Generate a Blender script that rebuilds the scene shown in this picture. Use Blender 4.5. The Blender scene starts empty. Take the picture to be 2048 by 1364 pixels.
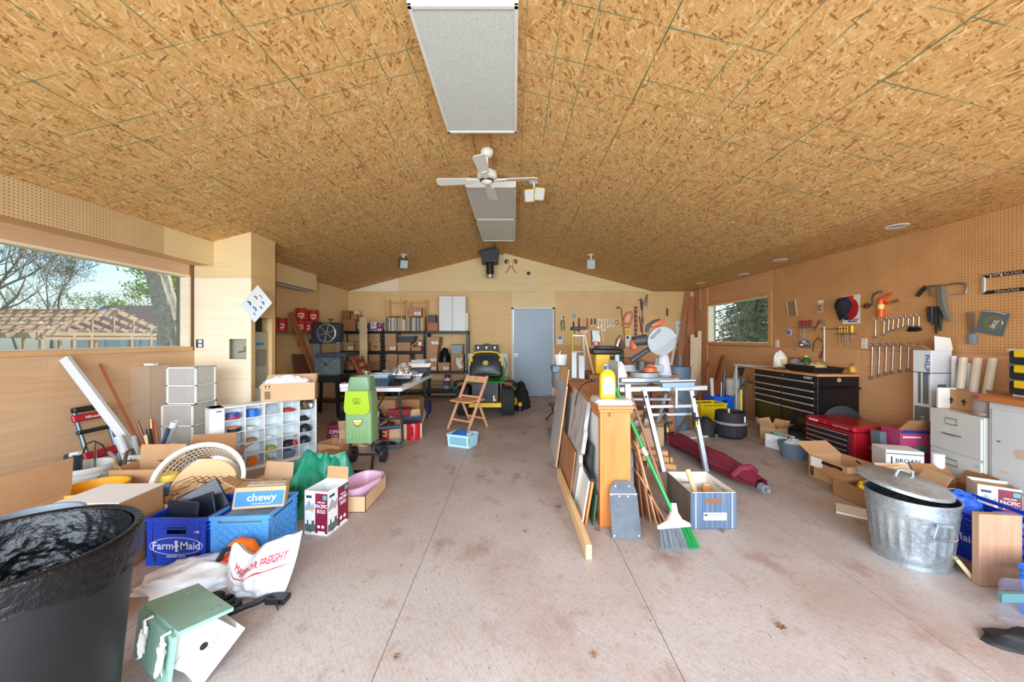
import bpy,bmesh,math,random
from mathutils import Vector as V,Matrix as MX
random.seed(7)
sc=bpy.context.scene
COL=sc.collection
R=math.radians
PI=math.pi
# ---------------------------------------------------------------- camera (a 2048x1364 frame)
F,CX,CY,H=730.0,1028.0,677.0,1.335      # focal length in pixels, vanishing point of the depth lines, lens height
cam=bpy.data.cameras.new('camera')
cam.sensor_width=36.0
cam.sensor_fit='HORIZONTAL'
cam.lens=F/2048*36.0
cam.shift_x=-(CX-1024)/2048
cam.shift_y=-(682-CY)/2048
cam.clip_start=0.05
cam.clip_end=400
camo=bpy.data.objects.new('camera',cam)
COL.objects.link(camo)
camo.location=(0,0,H)
camo.rotation_euler=(PI/2,0,0)
sc.camera=camo
# ---------------------------------------------------------------- sky, sun, daylight, exposure
sc.view_settings.view_transform='Standard'
sc.view_settings.look='None'
sc.view_settings.gamma=1.0
sc.view_settings.use_curve_mapping=False
sc.view_settings.exposure=0.16
sc.cycles.max_bounces=7
sc.cycles.diffuse_bounces=4
sc.cycles.glossy_bounces=3
sc.cycles.transparent_max_bounces=12
w=bpy.data.worlds.new('world')
sc.world=w
w.use_nodes=True
wn,wl=w.node_tree.nodes,w.node_tree.links
bg=wn['Background']
sky=wn.new('ShaderNodeTexSky')
sky.sky_type='NISHITA'
sky.sun_disc=False
sky.sun_elevation=R(48)
sky.sun_rotation=R(35)
sky.altitude=100
sky.air_density=1.0
sky.dust_density=1.6
wl.new(sky.outputs[0],bg.inputs[0])
bg.inputs[1].default_value=0.42
sun=bpy.data.lights.new('sun','SUN')
sun.energy=7.0
sun.angle=R(0.6)
sun.color=(1.0,0.95,0.86)
suno=bpy.data.objects.new('sun',sun)
COL.objects.link(suno)
suno.rotation_euler=V((-0.45,-0.75,-1.0)).to_track_quat('-Z','Y').to_euler()
# daylight coming in through the wide open vehicle door behind the camera
dl=bpy.data.lights.new('garage_door_daylight','AREA')
dl.shape='RECTANGLE'
dl.size,dl.size_y=6.6,2.3
dl.energy=440
dl.spread=R(140)
dl.color=(0.82,0.91,1.0)
dlo=bpy.data.objects.new('garage_door_daylight',dl)
COL.objects.link(dlo)
dlo.location=(0.2,-1.62,1.35)
dlo.rotation_euler=(PI/2-R(26),0,0)
# ---------------------------------------------------------------- room numbers (metres)
XL,XR,YB,YF=-3.91,4.25,8.62,-1.5        # left wall, right wall, back wall, vehicle door wall
XRID,XBRK,ZE,ZA=-0.32,3.27,2.46,3.366   # ridge, where the slope ends, eave height, apex height
SL=(ZA-ZE)/(XBRK-XRID)
def zc(x):return ZE if x>XBRK else ZA-abs(x-XRID)*SL
# ---------------------------------------------------------------- points from the photograph's frame
def pt(px,py,Y):return V(((px-CX)/F*Y,Y,H-(py-CY)/F*Y))
def fl(px,py,z=0.0):
 Y=F*(H-z)/(py-CY)
 return V(((px-CX)/F*Y,Y,z))
def wx(px,py,X):
 Y=X*F/(px-CX)
 return V((X,Y,H-(py-CY)/F*Y))
# ---------------------------------------------------------------- materials
def lin(c):
 if isinstance(c,str):
  c=tuple(int(c[i:i+2],16) for i in (0,2,4))
 o=[]
 for x in c:
  x=x/255.0
  o.append(x/12.92 if x<=0.04045 else ((x+0.055)/1.055)**2.4)
 return (o[0],o[1],o[2],1.0)
MATS={}
class N:
 """tiny node-tree helper"""
 def __init__(s,name):
  s.m=bpy.data.materials.new(name)
  s.m.use_nodes=True
  s.nt=s.m.node_tree
  s.b=s.nt.nodes['Principled BSDF']
  s.out=s.nt.nodes['Material Output']
 def n(s,t,**k):
  x=s.nt.nodes.new(t)
  for a,b in k.items():
   setattr(x,a,b)
  return x
 def l(s,a,b):s.nt.links.new(a,b)
 def put(s,sock,v):
  if hasattr(v,'is_output'):
   s.l(v,sock)
  else:
   sock.default_value=v
 def math(s,op,a,b=0.0,c=0.0,clamp=False):
  x=s.n('ShaderNodeMath',operation=op)
  x.use_clamp=clamp
  s.put(x.inputs[0],a);s.put(x.inputs[1],b);s.put(x.inputs[2],c)
  return x.outputs[0]
 def mix(s,f,a,b,mode='MIX'):
  x=s.n('ShaderNodeMix',data_type='RGBA',blend_type=mode)
  s.put(x.inputs[0],f);s.put(x.inputs[6],a);s.put(x.inputs[7],b)
  return x.outputs[2]
 def vmath(s,op,a,b=(0,0,0)):
  x=s.n('ShaderNodeVectorMath',operation=op)
  s.put(x.inputs[0],a);s.put(x.inputs[1],b)
  return x.outputs[0]
 def coord(s,which='Object'):return s.n('ShaderNodeTexCoord').outputs[which]
 def mapping(s,v,scale=(1,1,1),rot=(0,0,0),loc=(0,0,0)):
  x=s.n('ShaderNodeMapping')
  s.l(v,x.inputs[0])
  x.inputs[1].default_value=loc;x.inputs[2].default_value=rot;x.inputs[3].default_value=scale
  return x.outputs[0]
 def noise(s,v,scale,detail=4,rough=0.55,out=0):
  x=s.n('ShaderNodeTexNoise')
  s.l(v,x.inputs['Vector'])
  x.inputs['Scale'].default_value=scale;x.inputs['Detail'].default_value=detail;x.inputs['Roughness'].default_value=rough
  return x.outputs[out]
 def ramp(s,v,stops):
  x=s.n('ShaderNodeValToRGB')
  s.l(v,x.inputs[0])
  e=x.color_ramp.elements
  while len(e)<len(stops):e.new(0.5)
  for i,(p,c) in enumerate(stops):
   e[i].position=p;e[i].color=c
  return x.outputs[0]
 def bump(s,h,strength=0.3,dist=0.01):
  x=s.n('ShaderNodeBump')
  x.inputs['Strength'].default_value=strength;x.inputs['Distance'].default_value=dist
  s.l(h,x.inputs['Height'])
  s.l(x.outputs[0],s.b.inputs['Normal'])
def g(a):return (a,a,a,1)
def mat(key,col=(200,200,200),rough=0.5,metal=0.0,var=0.0,vs=6.0,bump=0.0,bs=60.0,emit=0.0,spec=0.5,coat=0.0,alpha=1.0):
 if key in MATS:return MATS[key]
 n=N(key)
 c=lin(col)
 b=n.b
 b.inputs['Base Color'].default_value=c
 b.inputs['Roughness'].default_value=rough
 b.inputs['Metallic'].default_value=metal
 b.inputs['Specular IOR Level'].default_value=spec
 b.inputs['Coat Weight'].default_value=coat
 if var:
  f=n.noise(n.coord(),vs,5)
  k=n.ramp(f,[(0.3,g(1-var)),(0.7,g(1+var*0.6))])
  n.l(n.mix(1.0,c,k,'MULTIPLY'),b.inputs['Base Color'])
 if bump:
  n.bump(n.noise(n.coord(),bs,3),bump,0.004)
 if alpha<1:
  tr=n.n('ShaderNodeBsdfTransparent');mx=n.n('ShaderNodeMixShader')
  mx.inputs[0].default_value=alpha
  n.l(tr.outputs[0],mx.inputs[1]);n.l(b.outputs[0],mx.inputs[2]);n.l(mx.outputs[0],n.out.inputs[0])
 if emit:
  b.inputs['Emission Color'].default_value=c
  b.inputs['Emission Strength'].default_value=emit
 MATS[key]=n.m
 return n.m
def wood(key,ca,cb,grain=(3,40,40),rough=0.55,knots=True,spec=0.35):
 """long soft grain streaks running along the small scale of `grain`, in object space"""
 if key in MATS:return MATS[key]
 n=N(key)
 oi=n.n('ShaderNodeObjectInfo')
 sh=n.vmath('SCALE',oi.outputs['Random']);sh.node.inputs[3].default_value=9.0
 v=n.vmath('ADD',n.coord(),sh)
 f=n.noise(n.mapping(v,grain),1.0,5,0.6)
 f2=n.noise(v,2.2,2)
 t=n.math('ADD',n.math('MULTIPLY',f,0.75),n.math('MULTIPLY',f2,0.3))
 c=n.ramp(t,[(0.3,lin(ca)),(0.75,lin(cb))])
 if knots:
  k=n.n('ShaderNodeTexVoronoi');n.l(n.mapping(v,(1,1,1)),k.inputs['Vector']);k.inputs['Scale'].default_value=3.0
  m=n.ramp(k.outputs['Distance'],[(0.0,g(0.55)),(0.05,g(1))])
  c=n.mix(0.8,c,m,'MULTIPLY')
 n.l(c,n.b.inputs['Base Color'])
 n.b.inputs['Roughness'].default_value=rough
 n.b.inputs['Specular IOR Level'].default_value=spec
 MATS[key]=n.m
 return n.m
def ply(key,ca,cb,ax=2,rough=0.6):
 """birch-type plywood sheet: wavy horizontal grain, a few filled nail dots"""
 if key in MATS:return MATS[key]
 n=N(key)
 co=n.coord()
 wv=n.noise(n.mapping(co,(0.7,0.7,2.0)),1.6,3)
 off=n.n('ShaderNodeCombineXYZ');n.l(n.math('MULTIPLY',wv,0.22),off.inputs[2])
 v=n.vmath('ADD',co,off.outputs[0])
 sc3=(1.2,1.2,34.0)
 f=n.noise(n.mapping(v,sc3),1.0,4,0.6)
 f2=n.noise(co,0.8,2)
 t=n.math('ADD',n.math('MULTIPLY',f,0.6),n.math('MULTIPLY',f2,0.42))
 c=n.ramp(t,[(0.32,lin(ca)),(0.72,lin(cb))])
 n.l(c,n.b.inputs['Base Color'])
 n.b.inputs['Roughness'].default_value=rough
 n.b.inputs['Specular IOR Level'].default_value=0.3
 MATS[key]=n.m
 return n.m
def peg(key,ca,cb,axes):
 """hardboard with round holes every inch"""
 if key in MATS:return MATS[key]
 n=N(key)
 co=n.coord()
 s=n.n('ShaderNodeSeparateXYZ');n.l(co,s.inputs[0])
 d=[]
 for a in axes:
  fr=n.math('FRACT',n.math('MULTIPLY',s.outputs[a],1/0.0254))
  q=n.math('SUBTRACT',fr,0.5)
  d.append(n.math('MULTIPLY',q,q))
 r2=n.math('ADD',d[0],d[1])
 hole=n.math('LESS_THAN',r2,0.019)
 f=n.noise(n.mapping(co,(3,3,3)),1.0,4)
 c=n.ramp(f,[(0.3,lin(ca)),(0.7,lin(cb))])
 n.l(n.mix(hole,c,lin((52,34,20))),n.b.inputs['Base Color'])
 n.b.inputs['Roughness'].default_value=0.55
 MATS[key]=n.m
 return n.m
def osb(key,stops,lines=True,fs=(0.0135,0.075)):
 """pressed strand board: overlapping long flakes at several angles; the maker's green stud lines printed on it"""
 if key in MATS:return MATS[key]
 n=N(key)
 co=n.coord()
 oi=n.n('ShaderNodeObjectInfo')
 sh=n.vmath('SCALE',oi.outputs['Random']);sh.node.inputs[3].default_value=37.0
 base=n.vmath('ADD',co,sh)
 wr=n.noise(base,9.0,2,0.5,out=1)
 wrs=n.vmath('SCALE',n.vmath('SUBTRACT',wr,(0.5,0.5,0.5)));wrs.node.inputs[3].default_value=0.014
 v=n.vmath('ADD',base,wrs)
 bv=bp=None
 for i,(a,k) in enumerate(((0.1,1.0),(0.55,0.85),(-0.45,0.9),(1.25,0.7))):
  m1=n.mapping(v,(1,1,0.0),(0,0,a),(i*3.1,i*1.7,0))
  m2=n.mapping(m1,(1/(fs[0]*k),1/(fs[1]*k),1))
  vo=n.n('ShaderNodeTexVoronoi',voronoi_dimensions='2D')
  n.l(m2,vo.inputs['Vector']);vo.inputs['Scale'].default_value=1.0
  sp=n.n('ShaderNodeSeparateColor');n.l(vo.outputs['Color'],sp.inputs[0])
  ed=n.math('MULTIPLY',vo.outputs['Distance'],0.15)
  val=n.math('SUBTRACT',sp.outputs[0],ed)
  if bv is None:
   bv,bp=val,sp.outputs[1]
  else:
   gt=n.math('GREATER_THAN',sp.outputs[1],bp)
   bv=n.math('ADD',n.math('MULTIPLY',bv,n.math('SUBTRACT',1.0,gt)),n.math('MULTIPLY',val,gt))
   bp=n.math('MAXIMUM',bp,sp.outputs[1])
 fine=n.noise(n.mapping(v,(90,25,1)),1.0,3)
 t=n.math('ADD',bv,n.math('MULTIPLY',n.math('SUBTRACT',fine,0.5),0.35))
 c=n.ramp(t,[(p,lin(q)) for p,q in stops])
 if lines:
  s=n.n('ShaderNodeSeparateXYZ');n.l(co,s.inputs[0])
  mk=None
  for a in (0,1):
   md=n.math('MODULO',n.math('ADD',s.outputs[a],0.0005+12.19),1.219)
   for q in (0.0,0.406,0.61,0.813):
    e=n.math('LESS_THAN',n.math('ABSOLUTE',n.math('SUBTRACT',md,q+0.004)),0.0034)
    mk=e if mk is None else n.math('MAXIMUM',mk,e)
  fade=n.ramp(n.noise(base,3.0,3),[(0.36,g(0.15)),(0.6,g(0.95))])
  c=n.mix(n.math('MULTIPLY',mk,fade),c,lin((84,128,96)))
 n.l(c,n.b.inputs['Base Color'])
 n.b.inputs['Roughness'].default_value=0.6
 n.b.inputs['Specular IOR Level'].default_value=0.3
 MATS[key]=n.m
 return n.m
def floor_mat():
 n=N('painted_floor')
 co=n.coord()
 fl1=None
 for i,(a,k) in enumerate(((0.3,1.0),(1.2,0.8),(-0.6,0.9))):
  m2=n.mapping(n.mapping(co,(1,1,0),(0,0,a),(i*2.2,0,0)),(1/0.013,1/0.06,1))
  vo=n.n('ShaderNodeTexVoronoi',voronoi_dimensions='2D');n.l(m2,vo.inputs['Vector']);vo.inputs['Scale'].default_value=k
  q=vo.outputs['Distance']
  fl1=q if fl1 is None else n.math('MINIMUM',fl1,q)
 c=n.ramp(n.noise(co,1.3,5,0.6),[(0.3,lin((168,157,152))),(0.7,lin((188,178,174)))])
 c=n.mix(n.math('MULTIPLY',fl1,0.62),c,lin((132,115,106)))
 # dark flecks and scuffs pressed between the strands
 sp=n.noise(n.mapping(co,(60,22,1),(0,0,0.6)),1.0,2)
 c=n.mix(n.ramp(sp,[(0.69,g(0)),(0.73,g(0.75))]),c,lin((100,86,80)))
 # trodden brown dirt, strongest along the aisle
 st=n.noise(n.mapping(co,(1.0,0.75,1)),1.15,6,0.62)
 c=n.mix(n.ramp(st,[(0.48,g(0)),(0.74,g(0.6))]),c,lin((150,116,96)))
 st2=n.noise(n.mapping(co,(1.6,1.0,1),(0,0,0.2),(4,2,0)),2.3,6,0.65)
 c=n.mix(n.ramp(st2,[(0.55,g(0)),(0.72,g(0.7))]),c,lin((134,98,80)))
 n.l(c,n.b.inputs['Base Color'])
 n.l(n.ramp(st2,[(0.4,g(0.42)),(0.7,g(0.7))]),n.b.inputs['Roughness'])
 n.b.inputs['Specular IOR Level'].default_value=0.4
 n.bump(q,0.3,0.002)
 return n.m
def glass(key,col=(235,242,242),a=0.10,rough=0.03):
 """thin clear sheet: mostly see-through, a little reflection and tint"""
 if key in MATS:return MATS[key]
 n=N(key)
 tr=n.n('ShaderNodeBsdfTransparent');tr.inputs[0].default_value=lin(col)
 gl=n.n('ShaderNodeBsdfGlossy');gl.inputs['Roughness'].default_value=rough
 mx=n.n('ShaderNodeMixShader');mx.inputs[0].default_value=a
 n.l(tr.outputs[0],mx.inputs[1]);n.l(gl.outputs[0],mx.inputs[2]);n.l(mx.outputs[0],n.out.inputs[0])
 MATS[key]=n.m
 return n.m
def film(key,col,cover=0.45,rough=0.25):
 """cloudy translucent plastic"""
 if key in MATS:return MATS[key]
 n=N(key)
 n.b.inputs['Base Color'].default_value=lin(col)
 n.b.inputs['Roughness'].default_value=rough
 tr=n.n('ShaderNodeBsdfTransparent');tl=n.n('ShaderNodeBsdfTranslucent');tl.inputs[0].default_value=lin(col)
 mx=n.n('ShaderNodeMixShader');mx.inputs[0].default_value=cover
 m2=n.n('ShaderNodeMixShader');m2.inputs[0].default_value=0.45
 n.l(n.b.outputs[0],m2.inputs[1]);n.l(tl.outputs[0],m2.inputs[2])
 n.l(tr.outputs[0],mx.inputs[1]);n.l(m2.outputs[0],mx.inputs[2]);n.l(mx.outputs[0],n.out.inputs[0])
 MATS[key]=n.m
 return n.m
def galv():
 n=N('galvanised')
 co=n.coord()
 vo=n.n('ShaderNodeTexVoronoi');n.l(co,vo.inputs['Vector']);vo.inputs['Scale'].default_value=95
 sp=n.n('ShaderNodeSeparateColor');n.l(vo.outputs['Color'],sp.inputs[0])
 f=n.math('ADD',n.math('MULTIPLY',sp.outputs[0],0.16),n.math('MULTIPLY',n.noise(co,5,4),0.84))
 n.l(n.ramp(f,[(0.3,lin((150,160,166))),(0.7,lin((196,206,210)))]),n.b.inputs['Base Color'])
 n.b.inputs['Metallic'].default_value=0.75
 n.l(n.ramp(f,[(0.3,g(0.3)),(0.7,g(0.48))]),n.b.inputs['Roughness'])
 return n.m
CARD=lambda:mat('cardboard',(190,148,108),0.75,var=0.10,vs=4,spec=0.2)
CARD2=lambda:mat('cardboard_dark',(164,120,82),0.75,var=0.10,vs=4,spec=0.2)
CARD3=lambda:mat('cardboard_pale',(206,170,132),0.75,var=0.08,vs=4,spec=0.2)
WHITE=lambda:mat('white_paint',(222,223,222),0.45)
BLACK=lambda:mat('black_plastic',(28,29,32),0.45)
BLKM=lambda:mat('black_metal',(30,31,35),0.4,0.3)
STEEL=lambda:mat('steel',(190,190,192),0.28,0.9)
CHROME=lambda:mat('chrome',(215,215,218),0.15,1.0)
ALU=lambda:mat('aluminium',(176,184,190),0.38,0.75)
PAPER=lambda:mat('paper',(238,236,230),0.7)
INK=lambda:mat('ink',(24,24,26),0.6)
PINE=lambda:wood('pine',(206,164,112),(236,200,150),(30,3,30))
# ---------------------------------------------------------------- mesh builder
class B:
 def __init__(s,w=None):
  s.v,s.f,s.mi,s.cur=[],[],[],0
  s.T=w.matrix_basis.inverted() if w is not None else None    # give world points for a thing
  s.X=None                                                     # extra local transform for what is added next
 def add(s,vs,fs):
  b=len(s.v)
  for p in vs:
   p=V(p)
   if s.X is not None:p=s.X@p
   if s.T is not None:p=s.T@p
   s.v.append(p)
  for q in fs:
   s.f.append([b+i for i in q]);s.mi.append(s.cur)
  return s
 def box(s,c,d,bev=0.0,rot=None):
  hx,hy,hz=d[0]/2,d[1]/2,d[2]/2
  M=MX.Translation(V(c))
  if rot is not None:
   M=M@(rot if isinstance(rot,MX) else MX.Rotation(rot,4,'Z'))
  if bev<=0:
   vs=[(x*hx,y*hy,z*hz) for z in (-1,1) for y in (-1,1) for x in (-1,1)]
   fs=[(0,2,3,1),(4,5,7,6),(0,1,5,4),(2,6,7,3),(0,4,6,2),(1,3,7,5)]
  else:
   bev=min(bev,hx*0.9,hy*0.9,hz*0.9)
   vs,ix=[],{}
   h=(hx,hy,hz)
   for sx in (-1,1):
    for sy in (-1,1):
     for sz in (-1,1):
      sg=(sx,sy,sz)
      for a in range(3):
       ix[(a,)+sg]=len(vs)
       vs.append(tuple(sg[k]*(h[k] if k==a else h[k]-bev) for k in range(3)))
   fs=[]
   for a in range(3):
    b1,b2=(a+1)%3,(a+2)%3
    for sa in (-1,1):
     q=[]
     for (p,r) in ((-1,-1),(1,-1),(1,1),(-1,1)):
      sg=[0,0,0];sg[a]=sa;sg[b1]=p;sg[b2]=r
      q.append(ix[(a,)+tuple(sg)])
     fs.append(q)
    for s1 in (-1,1):
     for s2 in (-1,1):
      lo,hi=[0,0,0],[0,0,0]
      lo[a],hi[a]=-1,1
      for sg in (lo,hi):sg[b1]=s1;sg[b2]=s2
      fs.append([ix[(b1,)+tuple(lo)],ix[(b1,)+tuple(hi)],ix[(b2,)+tuple(hi)],ix[(b2,)+tuple(lo)]])
   for sx in (-1,1):
    for sy in (-1,1):
     for sz in (-1,1):
      fs.append([ix[(a,sx,sy,sz)] for a in range(3)])
  return s.add([M@V(p) for p in vs],fs)
 def bb(s,x0,x1,y0,y1,z0,z1,bev=0.0):
  return s.box(((x0+x1)/2,(y0+y1)/2,(z0+z1)/2),(abs(x1-x0),abs(y1-y0),abs(z1-z0)),bev)
 def ring(s,rings,closed=True,cap=True):
  n=len(rings[0]);vs=[p for r in rings for p in r];fs=[]
  for i in range(len(rings)-1):
   for j in range(n if closed else n-1):
    a,b=i*n+j,i*n+(j+1)%n
    fs.append((a,b,b+n,a+n))
  if cap and closed:
   fs.append(list(range(n))[::-1]);fs.append([(len(rings)-1)*n+j for j in range(n)])
  return s.add(vs,fs)
 def cyl(s,p0,p1,r0,r1=None,n=14,cap=True):
  p0,p1=V(p0),V(p1)
  r1=r0 if r1 is None else r1
  d=(p1-p0).normalized()
  u=d.orthogonal().normalized();w_=d.cross(u)
  f=lambda p,r:[p+(u*math.cos(2*PI*i/n)+w_*math.sin(2*PI*i/n))*r for i in range(n)]
  return s.ring([f(p0,r0),f(p1,r1)],True,cap)
 def tube(s,pts,r,n=8,closed=False,cap=True):
  pts=[V(p) for p in pts]
  rings=[]
  u=None
  m=len(pts)
  for i,p in enumerate(pts):
   if closed:d=pts[(i+1)%m]-pts[i-1]
   else:d=pts[min(i+1,m-1)]-pts[max(i-1,0)]
   d.normalize()
   if u is None:u=d.orthogonal().normalized()
   u=(u-d*u.dot(d))
   u=d.orthogonal().normalized() if u.length<1e-6 else u.normalized()
   w_=d.cross(u)
   rr=r[i] if isinstance(r,(list,tuple)) else r
   rings.append([p+(u*math.cos(2*PI*k/n)+w_*math.sin(2*PI*k/n))*rr for k in range(n)])
  if closed:rings.append(rings[0])
  return s.ring(rings,True,cap and not closed)
 def lathe(s,prof,n=28,c=(0,0,0),M=None,cap=False,sx=1.0,sy=1.0):
  M=(MX.Translation(V(c)) if M is None else M)
  rings=[[M@V((r*sx*math.cos(2*PI*i/n),r*sy*math.sin(2*PI*i/n),z)) for i in range(n)] for r,z in prof]
  return s.ring(rings,True,cap)
 def prism(s,poly,t,M=None):
  """polygon in local x,y pushed out t along local z"""
  M=MX() if M is None else M
  n=len(poly)
  vs=[M@V((p[0],p[1],0)) for p in poly]+[M@V((p[0],p[1],t)) for p in poly]
  fs=[list(range(n))[::-1],[n+i for i in range(n)]]+[(i,(i+1)%n,n+(i+1)%n,n+i) for i in range(n)]
  return s.add(vs,fs)
 def sphere(s,c,r,n=14,m=9,sc3=(1,1,1)):
  prof=[(math.sin(PI*i/m)*r,-math.cos(PI*i/m)*r) for i in range(m+1)]
  prof[0]=(1e-4,-r);prof[-1]=(1e-4,r)
  M=MX.Translation(V(c))@MX.Diagonal((sc3[0],sc3[1],sc3[2],1))
  return s.lathe(prof,n,M=M,cap=True)
 def grid(s,fn,nu,nv,thick=None):
  vs=[fn(i/nu,j/nv) for j in range(nv+1) for i in range(nu+1)]
  fs=[(j*(nu+1)+i,j*(nu+1)+i+1,(j+1)*(nu+1)+i+1,(j+1)*(nu+1)+i) for j in range(nv) for i in range(nu)]
  return s.add(vs,fs)
 def build(s,name,m,parent=None,smooth=True,ang=35,label=None):
  me=bpy.data.meshes.new(name)
  me.from_pydata([tuple(p) for p in s.v],[],s.f)
  ms=m if isinstance(m,(list,tuple)) else [m]
  for q in ms:me.materials.append(q)
  if len(ms)>1:me.polygons.foreach_set('material_index',s.mi)
  bm=bmesh.new();bm.from_mesh(me)
  bmesh.ops.recalc_face_normals(bm,faces=bm.faces)
  bm.to_mesh(me);bm.free()
  if smooth:
   me.polygons.foreach_set('use_smooth',[True]*len(me.polygons))
   me.set_sharp_from_angle(angle=R(ang))
  me.update()
  o=bpy.data.objects.new(name,me)
  COL.objects.link(o)
  if parent is not None:o.parent=parent
  if label:o['label']=label
  return o
def solid(o,t,off=-1):
 md=o.modifiers.new('solidify','SOLIDIFY');md.thickness=t;md.offset=off
 return o
def thing(name,label,cat,loc=(0,0,0),rz=0.0,group=None,rot=None):
 o=bpy.data.objects.new(name,None)
 COL.objects.link(o)
 o.empty_display_size=0.05
 o.location=V(loc)
 o.rotation_euler=rot if rot is not None else (0,0,rz)
 tag(o,label,cat,group)
 return o
def tag(o,label,cat,group=None):
 o['label']=label;o['category']=cat
 if group:o['group']=group
 return o
def struct(o):
 o['kind']='structure'
 return o
def place(o,loc,rz=0.0):
 o.location=V(loc);o.rotation_euler=(0,0,rz)
 return o
def kids(o):return [c for c in COL.objects if c.parent==o]
def dup(root,loc,rz=None,label=None,group=None,rot=None):
 r=root.copy();COL.objects.link(r)
 r.location=V(loc)
 if rz is not None:r.rotation_euler=(0,0,rz)
 if rot is not None:r.rotation_euler=rot
 if label:r['label']=label
 if group:r['group']=group
 for ch in kids(root):
  c=ch.copy();COL.objects.link(c);c.parent=r
  for gc in kids(ch):
   d=gc.copy();COL.objects.link(d);d.parent=c
 return r
def FM(o,x,y):
 """frame on a surface: local x to the right, local y up, local z out of the surface"""
 x=V(x).normalized();y=V(y);y=(y-x*y.dot(x)).normalized();z=x.cross(y)
 M=MX.Identity(4)
 for i in range(3):
  M[i][0],M[i][1],M[i][2],M[i][3]=x[i],y[i],z[i],V(o)[i]
 return M
def FMx(o,ang=0.0):return FM(o,(0,-1,0),(0,0,1)) if ang=='l' else FM(o,(1,0,0),(0,0,1))
def text(parent,body,size,M,m,name='lettering',ext=0.0006,ax='CENTER',sx=1.0,shear=0.0,space=1.0):
 cu=bpy.data.curves.new('t','FONT')
 cu.body=body;cu.size=size;cu.align_x=ax;cu.align_y='CENTER';cu.extrude=ext;cu.resolution_u=2;cu.shear=shear
 cu.space_character=space
 cu.offset=size*0.012
 o=bpy.data.objects.new('t',cu)
 me=bpy.data.meshes.new_from_object(o)
 bpy.data.objects.remove(o);bpy.data.curves.remove(cu)
 me.transform(M@MX.Diagonal((sx,1,1,1)))
 me.materials.clear();me.materials.append(m)
 o=bpy.data.objects.new(name,me)
 COL.objects.link(o);o.parent=parent
 return o
def decal(parent,name,M,w_,h_,m,t=0.0008,poly=None):
 b=B()
 b.prism(poly or [(-w_/2,-h_/2),(w_/2,-h_/2),(w_/2,h_/2),(-w_/2,h_/2)],t,M)
 return b.build(name,m,parent,smooth=False)
def ell(rx,ry,n=24,cx=0,cy=0):return [(cx+rx*math.cos(2*PI*i/n),cy+ry*math.sin(2*PI*i/n)) for i in range(n)]
def sm(a,b,t):
 t=min(1,max(0,(t-a)/(b-a)));return t*t*(3-2*t)
from mathutils import noise as MN
def nz(p,s=1.0,o=0.0):return MN.noise(V(p)*s+V((o,o*1.7,o*0.3)))

# ================================================================ THE SETTING
FLOOR=floor_mat()
GALV=galv()
OSB=osb('strand_board',[(0.0,(160,110,62)),(0.03,(190,142,84)),(0.14,(208,160,98)),(0.55,(218,172,108)),(0.85,(228,187,124)),(1.0,(242,214,162))])
PLYB=ply('plywood_back',(214,176,122),(232,198,144))
PLYY=ply('plywood_yellow',(222,194,142),(236,212,164))
PLYL=ply('plywood_left',(200,160,122),(222,186,148))
PLYR=ply('plywood_right',(208,152,104),(224,172,124))
PLYW=ply('plywood_pale',(232,210,178),(246,230,204))
PEGS=peg('pegboard_side',(200,146,92),(214,160,104),(1,2))
PEGL=peg('pegboard_left',(204,172,124),(216,184,136),(1,2))
PEGB=peg('pegboard_back',(220,180,120),(232,194,134),(0,2))
DARKGAP=mat('joint_dark',(60,44,32),0.9)
TRIM=wood('trim_wood',(206,158,108),(228,184,132),(20,2,20))
def panel(parent,name,m,x0,x1,y0,y1,z0,z1,bev=0.0008):
 return B().bb(x0,x1,y0,y1,z0,z1,bev).build(name,m,parent,smooth=False)
# floor: painted sheets with open joints on a dark sub-floor
o=struct(B().bb(XL-0.1,XR+0.1,YF-0.1,YB+0.1,-0.14,-0.012).build('floor',DARKGAP,smooth=False))
xs=[XL]+[0.665+1.219*k for k in range(-3,3)]+[XR]
for i in range(len(xs)-1):
 y=YF-(0.7 if i%2 else 1.9)
 while y<YB:
  a,b_=max(y,YF),min(y+2.438,YB)
  if b_-a>0.05:panel(o,'floor_panel',FLOOR,xs[i]+0.0016,xs[i+1]-0.0016,a,b_,-0.012,0.0,0)
  y+=2.438
# roof shell and the strand-board ceiling sheets under it
bm_=B()
ov=0.55  # unseen eave overhang, added to keep the sun out of the windows
for sx,xe in ((-1,XL-ov),(1,XR+ov)):
 pass
prof_in=[(XL-ov,zc(XL)-ov*SL+0.014),(XRID,ZA+0.014),(XBRK,ZE+0.014),(XR+ov,ZE+0.014)]
prof_out=[(XR+ov,ZE+0.2),(XBRK,ZE+0.22),(XRID,ZA+0.2),(XL-ov,zc(XL)-ov*SL+0.2)]
bm_.prism([(p[0],p[1]) for p in prof_in+prof_out],YB-YF+0.6,FM((0,YB+0.3,0),(1,0,0),(0,0,1)))
ceil=struct(bm_.build('ceiling',mat('roof_deck',(88,70,54),0.8),smooth=False))
ca=math.atan(SL)
cache={}
def ceil_panel(M,w_,l_,up):
 k=(round(w_,3),round(l_,3),up)
 if k not in cache:
  b=B()
  z0,z1=(0.0,0.012) if up else (-0.012,0.0)
  b.bb(0.0012,w_-0.0012,0.0012,l_-0.0012,z0,z1,0.0008)
  q=b.build('ceiling_panel',OSB,ceil,smooth=False);cache[k]=q.data
 else:
  q=bpy.data.objects.new('ceiling_panel',cache[k]);COL.objects.link(q);q.parent=ceil
 q.matrix_basis=M
SLEN=(XBRK-XRID)/math.cos(ca)
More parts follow.
